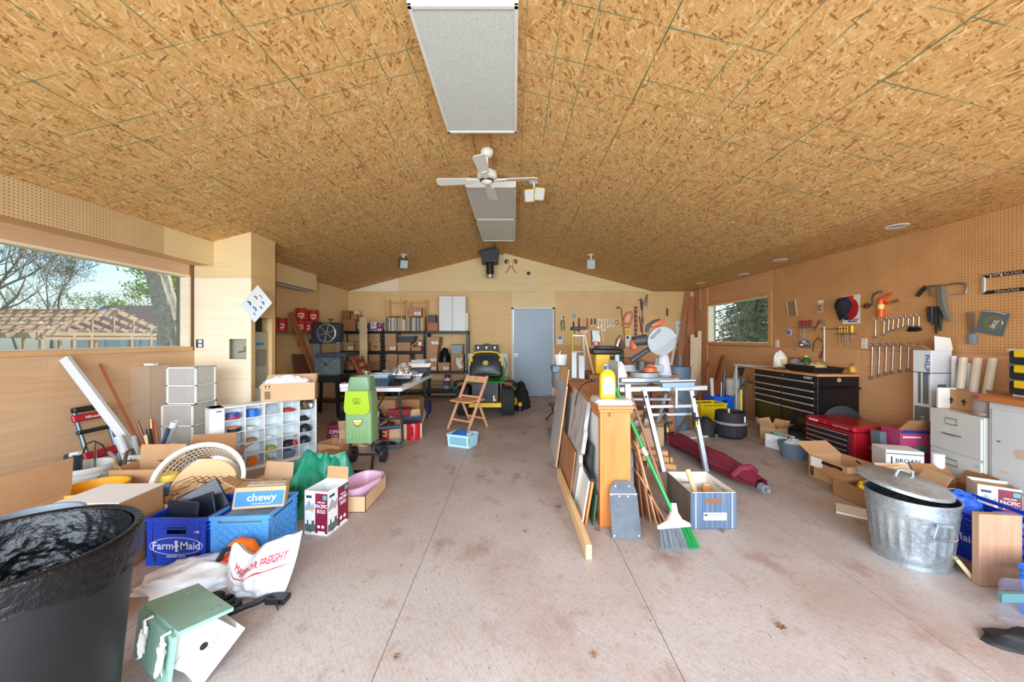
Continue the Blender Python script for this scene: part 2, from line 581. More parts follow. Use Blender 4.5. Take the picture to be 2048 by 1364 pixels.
for side in (-1,1):
 u=V((side*math.cos(ca),0,-math.sin(ca)))
 for k,(u0,u1) in enumerate(((0,1.219),(1.219,2.438),(2.438,SLEN))):
  y=3.25-2.438*2+(1.219 if (k+(side<0))%2 else 0)
  while y<YB:
   a,b_=max(y,YF),min(y+2.438,YB)
   if b_>a+0.05:
    ceil_panel(FM(V((XRID,a,ZA))+u*u0,u,(0,1,0)),u1-u0,b_-a,side>0)
   y+=2.438
y=3.25-2.438*2+1.2
while y<YB:
 a,b_=max(y,YF),min(y+2.438,YB)
 if b_>a+0.05:ceil_panel(FM((XBRK,a,ZE),(1,0,0),(0,1,0)),XR-XBRK,b_-a,True)
 y+=2.438
# ridge board
struct(B().bb(XRID-0.075,XRID+0.075,YF,YB-0.01,ZA-0.06,ZA-0.018,0.003).build('trim_1',wood('ridge_wood',(196,140,84),(216,164,104),(20,2,20))))
# left wall with its long fixed window
WZ0,WZ1,WY0,WY1=1.235,2.085,0.45,4.40
b=B()
b.bb(XL-0.16,XL-0.014,YF,YB,-0.1,WZ0-0.012).bb(XL-0.16,XL-0.014,YF,YB,WZ1+0.012,ZE+0.1)
b.bb(XL-0.16,XL-0.014,YF,WY0,WZ0-0.012,WZ1+0.012).bb(XL-0.16,XL-0.014,WY1,YB,WZ0-0.012,WZ1+0.012)
wl_=struct(b.build('wall_left',mat('wall_core',(150,120,90),0.8),smooth=False))
for a,c in ((YF,0.62),(0.62,3.06),(3.06,3.765),(3.765,4.46)):
 panel(wl_,'panel',PLYL,XL-0.014,XL,a+0.001,c-0.001,0.0,WZ0-0.045)
panel(wl_,'panel',PLYL,XL-0.014,XL,YF,WY1,WZ1,2.24)
panel(wl_,'panel',PLYL,XL-0.014,XL,YF,WY0,WZ0,WZ1)
panel(wl_,'panel',PLYB,XL-0.014,XL,4.93,7.35,0.0,1.18)
panel(wl_,'panel',PLYB,XL-0.014,XL,4.93,7.35,1.182,2.5)
panel(wl_,'panel',PLYY,XL-0.014,XL,7.352,YB,0.0,2.5)
# window_1 : boards of the reveal, pane
wf=struct(thing('window_1','',''));del wf['label'];del wf['category']
B().bb(XL-0.10,XL+0.018,WY0,WY1+0.03,WZ0-0.045,WZ0,0.003).build('sill',TRIM,wf)
B().bb(XL-0.10,XL+0.006,WY0,WY1,WZ1-0.016,WZ1+0.012,0.002).build('head_board',PLYW,wf)
B().bb(XL-0.11,XL+0.004,WY1-0.014,WY1+0.012,WZ0,WZ1,0.002).build('side_board',PLYW,wf)
B().bb(XL-0.11,XL+0.004,WY0,WY0+0.014,WZ0,WZ1,0.002).build('side_board',PLYW,wf)
B().bb(XL-0.105,XL-0.099,WY0,WY1-0.014,WZ0,WZ1-0.016).build('pane',glass('window_glass',(225,234,236),0.05),wf,smooth=False)
B().bb(XL-0.125,XL-0.095,WY0,WY1,WZ0-0.01,WZ0+0.012,0.002).build('glazing_bead',WHITE(),wf)
# soffit along the left eave, interrupted by the closet
def soffit(y0,y1,m,split=None):
 b=B()
 X0,X1,zb=XL,-3.673,2.225
 b.prism([(X0,zb),(X1-0.012,zb),(X1-0.012,zc(X1)),(X0,zc(X0))],y1-y0,FM((0,y1,0),(1,0,0),(0,0,1)))
 o=struct(b.build('soffit',TRIM,smooth=False))
 for a,c,mm in split:
  panel(o,'panel',mm,X1-0.012,X1,a+0.0008,c-0.0008,zb-0.004,zc(X1)-0.004)
 return o
soffit(YF,4.455,None,((YF,1.39,PEGL),(1.39,3.83,PEGL),(3.83,4.455,PLYY)))
s2=soffit(4.935,6.79,None,((4.935,6.79,PLYY),))
B().bb(-3.83,-3.74,5.5,6.7,2.19,2.224,0.004).build('strip_light',mat('strip_grey',(170,176,180),0.3),s2)
# closet box standing out from the left wall
CX1,CY0,CY1=-3.214,4.46,4.93
cl=struct(B().bb(XL,XL+0.04,CY0+0.02,CY1-0.02,0,2.4).bb(CX1-0.07,CX1-0.02,CY0+0.02,CY0+0.07,0,2.6).build('wall_closet',TRIM,smooth=False))
zt=zc(CX1)
def gab(x0,x1,z0):  # front sheets follow the slope
 return [(x0,z0),(x1,z0),(x1,zc(x1)),(x0,zc(x0))]
B().prism(gab(XL+0.002,CX1,2.08),0.014,FM((0,CY0+0.014,0),(1,0,0),(0,0,1))).build('panel',PLYY,cl,smooth=False)
hx0,hx1,hz0,hz1=pt(458,0,CY0).x,pt(493,0,CY0).x,pt(0,718,CY0).z,pt(0,678,CY0).z
PW=ply('plywood_white',(240,220,188),(250,236,212))
for (x0,x1,z0,z1) in ((XL+0.002,CX1,hz1,2.078),(XL+0.002,hx0,hz0,hz1),(hx1,CX1,hz0,hz1),(XL+0.002,CX1,0.84,hz0),(XL+0.002,CX1,0.0,0.838)):
 panel(cl,'panel',PW,x0,x1,CY0,CY0+0.014,z0,z1,0)
panel(cl,'panel',PLYB,CX1-0.014,CX1,CY0+0.014,CY1,1.6,zt,0)
panel(cl,'panel',PLYB,CX1-0.07,CX1,CY1-0.085,CY1,0,1.6,0)
panel(cl,'panel',PLYB,CX1-0.07,CX1,CY0+0.014,CY0+0.075,0,1.6,0)
panel(cl,'panel',PLYB,XL,CX1,CY1-0.014,CY1,0,2.62,0)
B().bb(hx0,hx1,CY0+0.014,CY0+0.2,hz0-0.01,hz0).bb(hx0,hx1,CY0+0.2,CY0+0.21,hz0,hz1).build('niche',mat('niche_grey',(150,140,122),0.7),cl,smooth=False)
# back wall: gable sheets and lower sheets round the door, pegboard on the right
DX0,DX1,DZ=-0.06,0.95,2.065
b=B()
T=FM((0,YB+0.16,0),(1,0,0),(0,0,1))
b.prism([(XL-0.16,-0.1),(DX0,-0.1),(DX0,DZ),(DX1,DZ),(DX1,-0.1),(XR+0.16,-0.1),(XR+0.16,ZE+0.1),(XBRK,ZE+0.1),(XRID,ZA+0.1),(XL-0.16,ZE+0.06)],0.146,T)
wb=struct(b.build('wall_back',mat('wall_core'),smooth=False))
ZS=2.447
def bp_(poly,m):return B().prism(poly,0.014,FM((0,YB,0),(1,0,0),(0,0,1))).build('panel',m,wb,smooth=False)
xa,xb_=pt(798,0,YB).x,pt(1006,0,YB).x
bp_([(XL,ZS),(xa-0.001,ZS),(xa-0.001,zc(xa))],PLYW)
bp_([(xa,ZS),(xb_-0.001,ZS),(xb_-0.001,zc(xb_)),(XRID,ZA),(xa,zc(xa))],PLYY)
bp_([(xb_,ZS),(XBRK,ZS),(xb_,zc(xb_))],PLYY)
for x0,x1 in ((XL,-2.67),(-2.67,-1.45),(-1.45,DX0)):
 panel(wb,'panel',PLYB,x0+0.001,x1-0.001,YB-0.014,YB,0,ZS-0.002)
panel(wb,'panel',PLYY,DX0,DX1+0.02,YB-0.014,YB,DZ,ZS-0.002)
panel(wb,'panel',PEGB,DX1+0.02,2.5,YB-0.014,YB,1.17,ZS-0.002)
panel(wb,'panel',PEGB,2.502,XR,YB-0.014,YB,1.17,ZS-0.002)
panel(wb,'panel',PLYR,DX1,2.4,YB-0.014,YB,0,1.168)
panel(wb,'panel',PLYR,2.402,XR,YB-0.014,YB,0,1.168)
# door_1
d1=struct(thing('door_1','','',(DX0,YB-0.02,0)));del d1['label'];del d1['category']
DW=DX1-DX0
GREYP=mat('door_grey',(158,178,196),0.45,var=0.04,vs=3)
FRP=mat('door_frame_paint',(214,216,212),0.5)
B().bb(0.05,DW-0.05,0.02,0.06,0.012,DZ-0.045,0.003).build('door_leaf',GREYP,d1)
for x0,x1 in ((0,0.045),(DW-0.045,DW)):B().bb(x0,x1,-0.012,0.12,0,DZ,0.003).build('door_frame',FRP,d1)
B().bb(0,DW,-0.012,0.12,DZ-0.042,DZ,0.003).build('door_frame',FRP,d1)
B().bb(0.0,DW,-0.04,0.1,0.0,0.012,0.002).build('threshold',STEEL(),d1)
kb=B().cyl((0.11,0.02,0.94),(0.11,-0.005,0.94),0.034).cyl((0.11,-0.005,0.94),(0.11,-0.03,0.94),0.013).sphere((0.11,-0.052,0.94),0.03)
kb.build('door_handle',CHROME(),d1)
for z in (0.28,1.05,1.75):B().bb(DW-0.068,DW-0.05,0.008,0.022,z,z+0.1,0.002).build('hinge',mat('hinge_metal',(128,134,140),0.4,0.7),d1)
# right wall with a window, pegboard and plywood
RY0,RY1,RZ0,RZ1=6.08,7.98,1.255,2.05
b=B()
x0,x1=XR+0.014,XR+0.16
b.bb(x0,x1,YF,YB,-0.1,RZ0-0.01).bb(x0,x1,YF,YB,RZ1+0.01,ZE+0.1).bb(x0,x1,YF,RY0,RZ0-0.01,RZ1+0.01).bb(x0,x1,RY1,YB,RZ0-0.01,RZ1+0.01)
wr_=struct(b.build('wall_right',mat('wall_core'),smooth=False))
for a,c in ((YF,1.12),(1.12,3.56),(3.56,6.0)):panel(wr_,'panel',PEGS,XR,XR+0.014,a+0.001,c-0.001,1.19,ZE)
for a,c in ((YF,2.06),(2.06,4.5)):panel(wr_,'panel',PLYR,XR,XR+0.014,a+0.001,c-0.001,0,1.188)
panel(wr_,'panel',PLYR,XR-0.004,XR+0.014,4.502,6.4,0,1.192)
panel(wr_,'panel',PLYR,XR,XR+0.014,6.402,YB,0,1.188)
panel(wr_,'panel',PLYR,XR,XR+0.014,RY1+0.0,YB,1.19,ZE)
panel(wr_,'panel',PLYR,XR,XR+0.014,6.002,RY1,RZ1,ZE)
w2=struct(thing('window_2','',''));del w2['label'];del w2['category']
TR2=wood('trim_orange',(204,142,84),(222,166,106),(20,2,20))
for (a,c,z0,z1) in ((RY0-0.075,RY0,RZ0-0.055,RZ1+0.055),(RY0,RY1+0.05,RZ1,RZ1+0.055),(RY0,RY1+0.05,RZ0-0.055,RZ0)):
 B().bb(XR-0.016,XR+0.002,a,c,z0,z1,0.002).build('casing',TR2,w2)
for (a,c,z0,z1) in ((RY1-0.014,RY1,RZ0,RZ1),(RY0,RY0+0.012,RZ0,RZ1)):B().bb(XR-0.01,XR+0.13,a,c,z0,z1,0.001).build('side_board',PLYW,w2)
for (z0,z1) in ((RZ1-0.012,RZ1),(RZ0,RZ0+0.012)):B().bb(XR-0.01,XR+0.13,RY0,RY1,z0,z1,0.001).build('reveal_board',PLYW,w2)
B().bb(XR+0.10,XR+0.106,RY0,RY1,RZ0,RZ1).build('pane',glass('window_glass'),w2,smooth=False)
# wall round the vehicle door, behind the camera
b=B()
b.bb(XL-0.16,-3.2,YF-0.15,YF,-0.1,2.45).bb(3.6,XR+0.16,YF-0.15,YF,-0.1,2.45)
b.prism([(XL-0.16,2.4),(XR+0.16,2.4),(XR+0.16,ZE+0.1),(XBRK,ZE+0.1),(XRID,ZA+0.1),(XL-0.16,ZE+0.06)],0.15,FM((0,YF,0),(1,0,0),(0,0,1)))
struct(b.build('wall_front',PLYB,smooth=False))
# corner boards at the back right
struct(B().bb(XR-0.02,XR,8.0,8.6,0,2.45).build('trim_2',PLYR,smooth=False))
# ground outside
def gz(x,y):
 return -0.16-0.85*sm(6,16,-x)-0.0*y
b=B()
b.grid(lambda u,v_:V((-90+180*u,-40+140*v_,gz(-90+180*u,0))),60,20)
gr=struct(b.build('ground',mat('grass',(112,128,72),0.9,var=0.3,vs=2.0)))
struct(B().bb(-4.5,4.8,-14,YF-0.12,-0.159,-0.13).build('bounce_slab',mat('concrete',(196,192,186),0.8,var=0.08,vs=2),smooth=False))  # unseen pale slab added outside the door to bounce daylight in

# ================================================================ OUTSIDE THE WINDOWS
SAWN=wood('sawn_timber',(190,144,114),(218,178,150),(8,8,8),knots=False)
# roof frame of a building under construction, seen through the long left window
tf=thing('timber_building','open timber roof frame of an unfinished building outside the long window','timber frame',(-23.3,18,-1))
XG,Y0_,Y1_,ZBm,ZRd=-23.3,18.0,24.5,1.58,3.0
ym=(Y0_+Y1_)/2
def bar(name,p,q,w_,h_,m=SAWN,parent=tf):
 p,q=V(p),V(q)
 d=q-p;L=d.length
 x=d.normalized();y=V((0,0,1)) if abs(x.z)<0.95 else V((0,1,0))
 y=(y-x*y.dot(x)).normalized()
 b=B(parent)
 M=FM(p,x,y)
 b.X=M
 b.box((L/2,0,0),(L,h_,w_))
 return b.build(name,m,parent,smooth=False)
for k in range(9):
 x=XG-2.4*k
 bar('post',(x,Y0_,-1),(x,Y0_,ZBm-0.1),0.14,0.14);bar('post',(x,Y1_,-1),(x,Y1_,ZBm-0.1),0.14,0.14)
for yy in (Y0_,Y1_):bar('eave_beam',(XG+0.1,yy,ZBm-0.08),(XG-20,yy,ZBm-0.08),0.12,0.26)
bar('tie_beam',(XG,Y0_-0.2,ZBm),(XG,Y1_+0.2,ZBm),0.12,0.2)
bar('tie_beam',(XG+0.02,Y0_-0.2,ZBm-0.24),(XG+0.02,Y1_+0.2,ZBm-0.24),0.1,0.16)
for yy in (19.3,20.1,22.2,23.4):bar('post',(XG,yy,-1),(XG,yy,ZBm-0.1),0.13,0.13)
bar('ridge_beam',(XG+0.3,ym,ZRd-0.1),(XG-20,ym,ZRd-0.1),0.06,0.25)
for k in range(18):
 x=XG-1.15*k
 wd,hh=(0.07,0.26) if k==0 else (0.05,0.2)
 bar('rafter',(x,Y0_-0.45,ZBm-0.12),(x,ym,ZRd),wd,hh);bar('rafter',(x,Y1_+0.45,ZBm-0.12),(x,ym,ZRd),wd,hh)
for k in range(6):
 t=0.06+k*0.17
 z=ZBm+(ZRd-ZBm)*t+0.13
 bar('purlin',(XG+0.3,Y0_+(ym-Y0_)*t,z),(XG-20,Y0_+(ym-Y0_)*t,z),0.1,0.05)
 bar('purlin',(XG+0.3,Y1_+(ym-Y1_)*t,z),(XG-20,Y1_+(ym-Y1_)*t,z),0.1,0.05)
for k in range(1,6):
 t=k/6.0
 yy=Y0_+(Y1_-Y0_)*t
 zz=ZBm+(ZRd-ZBm)*(1-abs(t-0.5)*2)
 bar('gable_stud',(XG,yy,ZBm),(XG,yy,zz),0.08,0.08)
# neighbour's house behind it
SID=N('siding');s_=SID.n('ShaderNodeSeparateXYZ');SID.l(SID.coord(),s_.inputs[0])
SID.l(SID.ramp(SID.math('FRACT',SID.math('MULTIPLY',s_.outputs[2],5.0)),[(0.0,lin((196,196,198))),(0.12,lin((226,226,226)))]),SID.b.inputs['Base Color'])
hs=thing('house','pale sided house with a brown shingle roof behind the timber frame','house',(-34,34,-1.1))
XH,YH0,YH1,XH0=-32.8,31.0,37.0,-32.8
zr,ze_=4.25,2.2
b=B(hs);b.bb(-38.0,-24,31.3,36.7,-1.1,ze_);b.build('wall',SID.m,hs,smooth=False)
b=B(hs);b.add([(-38.0,31.3,ze_),(-38.0,36.7,ze_),(-38.0,34,zr-0.1)],[(0,1,2)]);b.build('gable',SID.m,hs,smooth=False)
ROOF=mat('brown_shingles',(122,96,90),0.85,var=0.25,vs=8)
b=B(hs)
T_=FM((-23.6,0,0),(0,1,0),(0,0,1))
b.prism([(30.7,2.0),(34,zr),(37.3,2.0),(37.3,2.15),(34,zr+0.16),(30.7,2.15)],-14.6,T_)
b.build('roof',ROOF,hs,smooth=False)
b=B(hs);b.prism([(30.6,1.92),(34,zr-0.08),(37.4,1.92),(37.4,2.12),(34,zr+0.2),(30.6,2.12)],-0.2,FM((-38.2,0,0),(0,1,0),(0,0,1)));b.build('bargeboard',WHITE(),hs,smooth=False)
b=B(hs);b.bb(-38.3,-23.5,30.55,30.68,1.9,2.1);b.build('gutter',WHITE(),hs,smooth=False)
for x in (-36,-33,-28):
 wq=B(hs).bb(x,x+1.0,31.2,31.32,0.2,1.5).build('window_frame',WHITE(),hs,smooth=False)
# ---- trees
BARK=mat('bark',(190,166,142),0.95,var=0.4,vs=14,bump=0.8,bs=22)
BARKP=mat('bark_pale',(150,134,116),0.95,var=0.25,vs=10)
def grow(bb_,p,d,L,r,depth,rnd,tips,kink=0.3,up=0.12,split=3,minr=0.004):
 pts,rad=[V(p)],[r]
 q,dd=V(p),V(d).normalized()
 n=4
 kidsat=[]
 for i in range(n):
  dd=(dd+V((rnd.uniform(-1,1),rnd.uniform(-1,1),rnd.uniform(-1,1)))*kink*0.4+V((0,0,up*0.5))).normalized()
  q=q+dd*(L/n)
  pts.append(q.copy());rad.append(max(minr,r*(1-0.55*(i+1)/n)))
  kidsat.append((q.copy(),dd.copy(),rad[-1]))
 bb_.tube(pts,rad,5 if depth>2 else (4 if depth>1 else 3),cap=False)
 if depth<=0:
  tips.append(q);return
 for i,(kp,kd,kr) in enumerate(kidsat):
  m_=split if i==n-1 else (0 if i==0 or (i==1 and depth<4) else 1)
  for j in range(m_):
   a=V((rnd.uniform(-1,1),rnd.uniform(-1,1),rnd.uniform(-0.5,0.9)))
   nd=(kd*0.75+a*0.85).normalized()
   grow(bb_,kp,nd,L*rnd.uniform(0.52,0.72),kr*0.68,depth-1,rnd,tips,kink,up,split,minr)
LEAF={}
def leafbits(name,m,parent,tips,per,spread,size,rnd):
 b=B(parent)
 for t in tips:
  for k in range(per):
   c=t+V((rnd.gauss(0,spread),rnd.gauss(0,spread),rnd.gauss(0,spread*0.8)))
   u=V((rnd.uniform(-1,1),rnd.uniform(-1,1),rnd.uniform(-1,1))).normalized()*size*rnd.uniform(0.6,1.4)
   w_=u.orthogonal().normalized()*size*0.55
   b.add([c-u,c+w_,c+u,c-w_],[(0,1,2,3)])
 o=b.build(name,m,parent,smooth=False)
 o['kind']='stuff'
 return o
def tree(name,label,px,Y,h_,r,seed,depth=4,leaf=None,per=2,spread=0.3,size=0.06,lean=(0,0),first=0.35,minr=0.008,zb=-1.05,up=0.12,bark=BARKP):
 x=(px-CX)/F*Y
 t=thing(name,label,'tree',(x,Y,zb),group='trees outside the windows')
 rnd=random.Random(seed)
 b=B(t);tips=[]
 base=V((x,Y,zb))
 d=V((lean[0],lean[1],1)).normalized()
 grow(b,base,d,h_*first,r,depth,rnd,tips,0.35,up,3,minr)
 b.build('branches',bark,t)
 if leaf:leafbits('leaves',leaf,t,tips,per,spread,size,rnd)
 return t
YG=mat('spring_leaf',(164,178,74),0.7,var=0.25,vs=3)
OL=mat('olive_bud',(160,150,84),0.7,var=0.25,vs=3)
GL=mat('fresh_leaf',(170,196,60),0.7,var=0.25,vs=3)
tree('bare_tree','bare forked tree at the left end of the long window',-60,26,17,0.34,3,5,None,1,0.3,0.05,(0.25,0),minr=0.016)
tree('budding_tree','tall budding tree rising over the timber frame',105,38,14,0.26,11,5,OL,1,0.35,0.07,(0.0,0),minr=0.012)
tree('budding_tree','thin budding tree left of the yellow green one',200,46,11.5,0.22,21,4,YG,2,0.4,0.1,minr=0.015)
tree('bare_tree','leafless tree between the frame and the roof ridge',40,44,12,0.22,31,4,None,minr=0.015)
tree('leafy_tree','bright yellow green tree above the brown roof',262,46,7.6,0.24,41,4,GL,26,0.5,0.17,minr=0.02)
tree('leafy_tree','green tree seen behind the thick trunk',352,40,13.0,0.26,51,4,YG,14,0.5,0.15,minr=0.02)
tree('bare_tree','small bare tree just left of the thick trunk',300,50,11,0.2,61,4,OL,2,0.5,0.1,minr=0.022)
# thick trunk close to the window
tk=thing('tree_trunk','thick grey barked tree trunk close outside the long window','tree',(-7.6,8.05,-0.6))
b=B(tk)
ctr=[(-7.55,8.05,-0.6),(-7.55,8.05,0.8),(-7.58,8.05,1.5),(-7.72,8.05,2.2),(-7.9,8.05,2.9),(-8.05,8.0,4.0),(-8.1,8.0,6.0)]
rr=[0.24,0.215,0.2,0.2,0.19,0.17,0.13]
rings=[]
for k in range(41):
 t=k/40*(len(ctr)-1);i=min(int(t),len(ctr)-2);f_=t-i
 c=V(ctr[i]).lerp(V(ctr[i+1]),f_);r_=rr[i]*(1-f_)+rr[i+1]*f_
 rings.append([c+V((math.cos(a),math.sin(a),0))*r_*(1+0.09*math.sin(a*9+c.z*3)+0.06*nz(c+V((math.cos(a),math.sin(a),0)),4)) for a in [2*PI*j/30 for j in range(30)]])
b.ring(rings,True,True)
b.build('trunk',BARK,tk)
tips=[]
b=B(tk);rnd=random.Random(5)
grow(b,(-7.55,8.05,1.45),(0.5,0.1,0.8),1.5,0.07,3,rnd,tips,0.3,0.2,2,0.006)
grow(b,(-7.9,8.05,2.7),(-0.8,-0.1,0.6),1.6,0.05,3,rnd,tips,0.4,0.1,2,0.006)
b.build('branch',BARK,tk)
leafbits('leaves',YG,tk,tips,3,0.12,0.03,rnd)
# evergreens outside the right-hand window
NE1=mat('needles_dark',(104,122,80),0.8,var=0.3,vs=3)
NE2=mat('needles_light',(158,168,104),0.8,var=0.3,vs=3)
NE3=mat('needles_grey',(150,162,138),0.8,var=0.3,vs=3)
def conifer(label,x,y,h_,rad,m,seed):
 t=thing('conifer',label,'tree',(x,y,-0.16),group='trees outside the windows')
 rnd=random.Random(seed)
 bt=B(t);bt.cyl((x,y,-0.16),(x,y,h_),0.14,0.02,8)
 bn=B(t)
 z=0.1
 while z<min(h_,5.2):
  k=1-z/h_
  for j in range(6):
   a=rnd.uniform(0,2*PI);L=rad*k*rnd.uniform(0.75,1.1)
   d=V((math.cos(a),math.sin(a),0));p0=V((x,y,z))
   pts=[p0+d*L*s+V((0,0,-0.25*L*s*s+0.08*L*s)) for s in (0,0.4,0.75,1)]
   bt.tube(pts,[0.022,0.016,0.01,0.004],3,cap=False)
   for s in range(26):
    u=rnd.uniform(0.12,1)
    i=min(2,int(u*3));q=pts[i].lerp(pts[i+1],u*3-i)
    e=V((rnd.uniform(-1,1),rnd.uniform(-1,1),rnd.uniform(-1.3,0.1))).normalized()*rnd.uniform(0.1,0.24)
    w_=e.orthogonal().normalized()*0.02
    bn.add([q-w_,q+e*0.5-w_*1.2,q+e,q+e*0.5+w_*1.2,q+w_],[(0,1,2,3,4)])
  z+=0.16
 bt.build('branches',BARKP,t)
 o=bn.build('needles',m,t,smooth=False);o['kind']='stuff'
conifer('dark evergreen filling the left of the small window',7.3,11.6,8,1.7,NE1,1)
conifer('grey green evergreen in the middle of the small window',6.6,9.9,7,1.35,NE3,2)
conifer('yellowish evergreen at the right of the small window',6.2,8.6,6.5,1.2,NE2,3)
conifer('evergreen standing further back beyond the small window',9.6,14.6,9,2.2,NE3,4)
conifer('tall dark evergreen furthest beyond the small window',11.8,16.6,9,2.4,NE1,5)
t=thing('bare_shrub','bare shrub with thin pale twigs outside the small window','shrub',(6.0,8.2,-0.16))
b=B(t);tips=[];rnd=random.Random(77)
for k in range(6):
 grow(b,(6.0+0.06*k,8.2+0.35*k,-0.16),(rnd.uniform(-0.2,0.2),rnd.uniform(-0.4,0.4),1),1.3,0.02,3,rnd,tips,0.5,0.1,2,0.003)
b.build('twigs',mat('pale_twig',(206,200,188),0.8),t)

# ================================================================ BUILDERS FOR COMMON THINGS
def corner(p,W,D,rz,sx=1,sy=-1):
 """base centre of a W x D footprint turned by rz whose (sx, sy) corner stands at p"""
 c,s=math.cos(rz),math.sin(rz)
 x,y=sx*W/2,sy*D/2
 return V((p[0]-(c*x-s*y),p[1]-(s*x+c*y),p[2] if len(p)>2 else 0))
def carton(label,loc,rz,W,D,h_,flaps=(None,None,None,None),m=None,name='cardboard_box',cat='box',group=None,t=0.004,fl_m=None,rot=None):
 """open cardboard box; flaps = opening angles front, back, left, right: 0 upright, 90 flat outwards, -90 closed"""
 m=m or CARD()
 o=thing(name,label,cat,loc,rz,group,rot)
 b=B()
 b.bb(-W/2,W/2,-D/2,D/2,0,t)
 b.bb(-W/2,W/2,-D/2,-D/2+t,0,h_).bb(-W/2,W/2,D/2-t,D/2,0,h_)
 b.bb(-W/2,-W/2+t,-D/2,D/2,0,h_).bb(W/2-t,W/2,-D/2,D/2,0,h_)
 b.build('body',m,o,smooth=False)
 for k,a in enumerate(flaps):
  if a is None:continue
  L=min(W,D)*0.5
  wd=(W if k<2 else D)-0.004
  e=((0,-D/2),(0,D/2),(-W/2,0),(W/2,0))[k]
  out=((0,-1),(0,1),(-1,0),(1,0))[k]
  y=V((out[0]*math.sin(R(a)),out[1]*math.sin(R(a)),math.cos(R(a))))
  x=V((1,0,0)) if k<2 else V((0,1,0))
  b=B();b.prism([(-wd/2,0),(wd/2,0),(wd/2-0.004,L),(-wd/2+0.004,L)],t*0.8,FM((e[0],e[1],h_),x,y))
  b.build('flap',fl_m or m,o,smooth=False)
 return o
def closedbox(label,loc,rz,W,D,h_,m=None,name='cardboard_box',cat='box',group=None,tape=True,rot=None):
 o=thing(name,label,cat,loc,rz,group,rot)
 B().bb(-W/2,W/2,-D/2,D/2,0,h_,0.002).build('body',m or CARD(),o,smooth=False)
 if tape:B().bb(-W/2-0.0006,W/2+0.0006,-0.024,0.024,h_*0.8,h_+0.0008).build('tape',mat('packing_tape',(176,140,96),0.25),o,smooth=False)
 return o
_fb={}
def filebox(label,loc,rz,W,D,h_,lab=True,hole=False,dark=False,group='archive cartons on the black shelves'):
 o=thing('archive_box',label,'box',loc,rz,group)
 m=CARD2() if dark else mat('archive_card',(182,138,100),0.75,var=0.08,vs=5)
 B().bb(-W/2+0.004,W/2-0.004,-D/2+0.004,D/2-0.004,0,h_-0.02,0.002).build('body',m,o,smooth=False)
 B().bb(-W/2,W/2,-D/2,D/2,h_-h_*0.32,h_,0.003).build('lid',m,o,smooth=False)
 if lab:
  q=decal(o,'label_card',FM((W*0.18,-D/2+0.0035,h_*0.32),(1,0,0),(0,0,1)),W*0.46,h_*0.34,PAPER())
  for k,(a,c) in enumerate(((-0.06,0.22),(0.05,0.30))):
   b=B();b.tube([(W*0.18+W*0.20*(t/8-0.5),-D/2+0.002,h_*(0.36+a*1.2)+math.sin(t*2.1+k)*h_*0.03) for t in range(9)],0.0035,4)
   b.build('handwriting',INK(),q)
 if hole:B().bb(-W*0.16,W*0.16,-D/2+0.002,-D/2+0.006,h_*0.42,h_*0.54,0.001).build('hand_hole',INK(),o,smooth=False)
 return o
def crate(name,label,loc,rz,W,D,h_,m,style='lattice',group=None):
 """plastic bottle crate: rim bands, corner posts, open lattice sides and floor"""
 o=thing(name,label,'crate',loc,rz,group)
 t=0.012
 b=B()
 for z0,z1 in ((h_-0.022,h_),(h_-0.05,h_-0.04),(h_-0.07,h_-0.062)):
  e=0.006 if z1==h_ else 0.003
  b.bb(-W/2-e,W/2+e,-D/2-e,-D/2+t,z0,z1,0.002).bb(-W/2-e,W/2+e,D/2-t,D/2+e,z0,z1,0.002)
  b.bb(-W/2-e,-W/2+t,-D/2+t,D/2-t,z0,z1,0.002).bb(W/2-t,W/2+e,-D/2+t,D/2-t,z0,z1,0.002)
 b.build('rim',m,o)
 for sx in (-1,1):
  for sy in (-1,1):
   b=B()
   b.bb(sx*W/2,sx*(W/2-0.045),sy*D/2,sy*(D/2-0.008),0,h_-0.02,0.002)
   b.bb(sx*W/2,sx*(W/2-0.008),sy*D/2,sy*(D/2-0.045),0,h_-0.02,0.002)
   b.build('corner_post',m,o)
 def side(M,L,nm):
  q=B();q.X=M
  q.bb(-L/2,L/2,0,0.05,0,t*0.7)
  if style=='solid':
   q.bb(-L/2+0.04,-L*0.16,0.05,h_-0.02,0.002,0.008).bb(L*0.16,L/2-0.04,0.05,h_-0.02,0.002,0.008)
   q.bb(-L*0.16,L*0.16,0.05,h_-0.095,0.002,0.008).bb(-L*0.16,L*0.16,h_-0.055,h_-0.02,0.002,0.008)
  else:
   q.bb(-L/2+0.03,L/2-0.03,0.03,h_-0.05,0.0035,0.005)
   for k in range(-5,6):
    for sgn in (-1,1):
     x0=k*L/6
     p,r_=V((x0-sgn*h_*0.34,0.05,0.006)),V((x0+sgn*h_*0.34,h_-0.06,0.006))
     lo,hi=-L/2+0.03,L/2-0.03
     d=r_-p
     t0,t1=0.0,1.0
     if abs(d.x)>1e-6:
      a1,a2=sorted(((lo-p.x)/d.x,(hi-p.x)/d.x));t0,t1=max(t0,a1),min(t1,a2)
     if t1-t0>0.08:
      s_,e_=p+d*t0,p+d*t1
      u=(e_-s_).normalized()
      q.prism([(0,-0.0035),((e_-s_).length,-0.0035),((e_-s_).length,0.0035),(0,0.0035)],0.006,FM(s_,u,(-u.y,u.x,0)))
  return q.build(nm,m,o)
 side(FM((0,-D/2+0.008,0),(1,0,0),(0,0,1)),W,'side_wall');side(FM((0,D/2-0.008,0),(-1,0,0),(0,0,1)),W,'side_wall')
 side(FM((W/2-0.008,0,0),(0,1,0),(0,0,1)),D,'side_wall');side(FM((-W/2+0.008,0,0),(0,-1,0),(0,0,1)),D,'side_wall')
 B().bb(-W/2,W/2,-D/2,D/2,0,0.01).build('bottom',m,o,smooth=False)
 return o
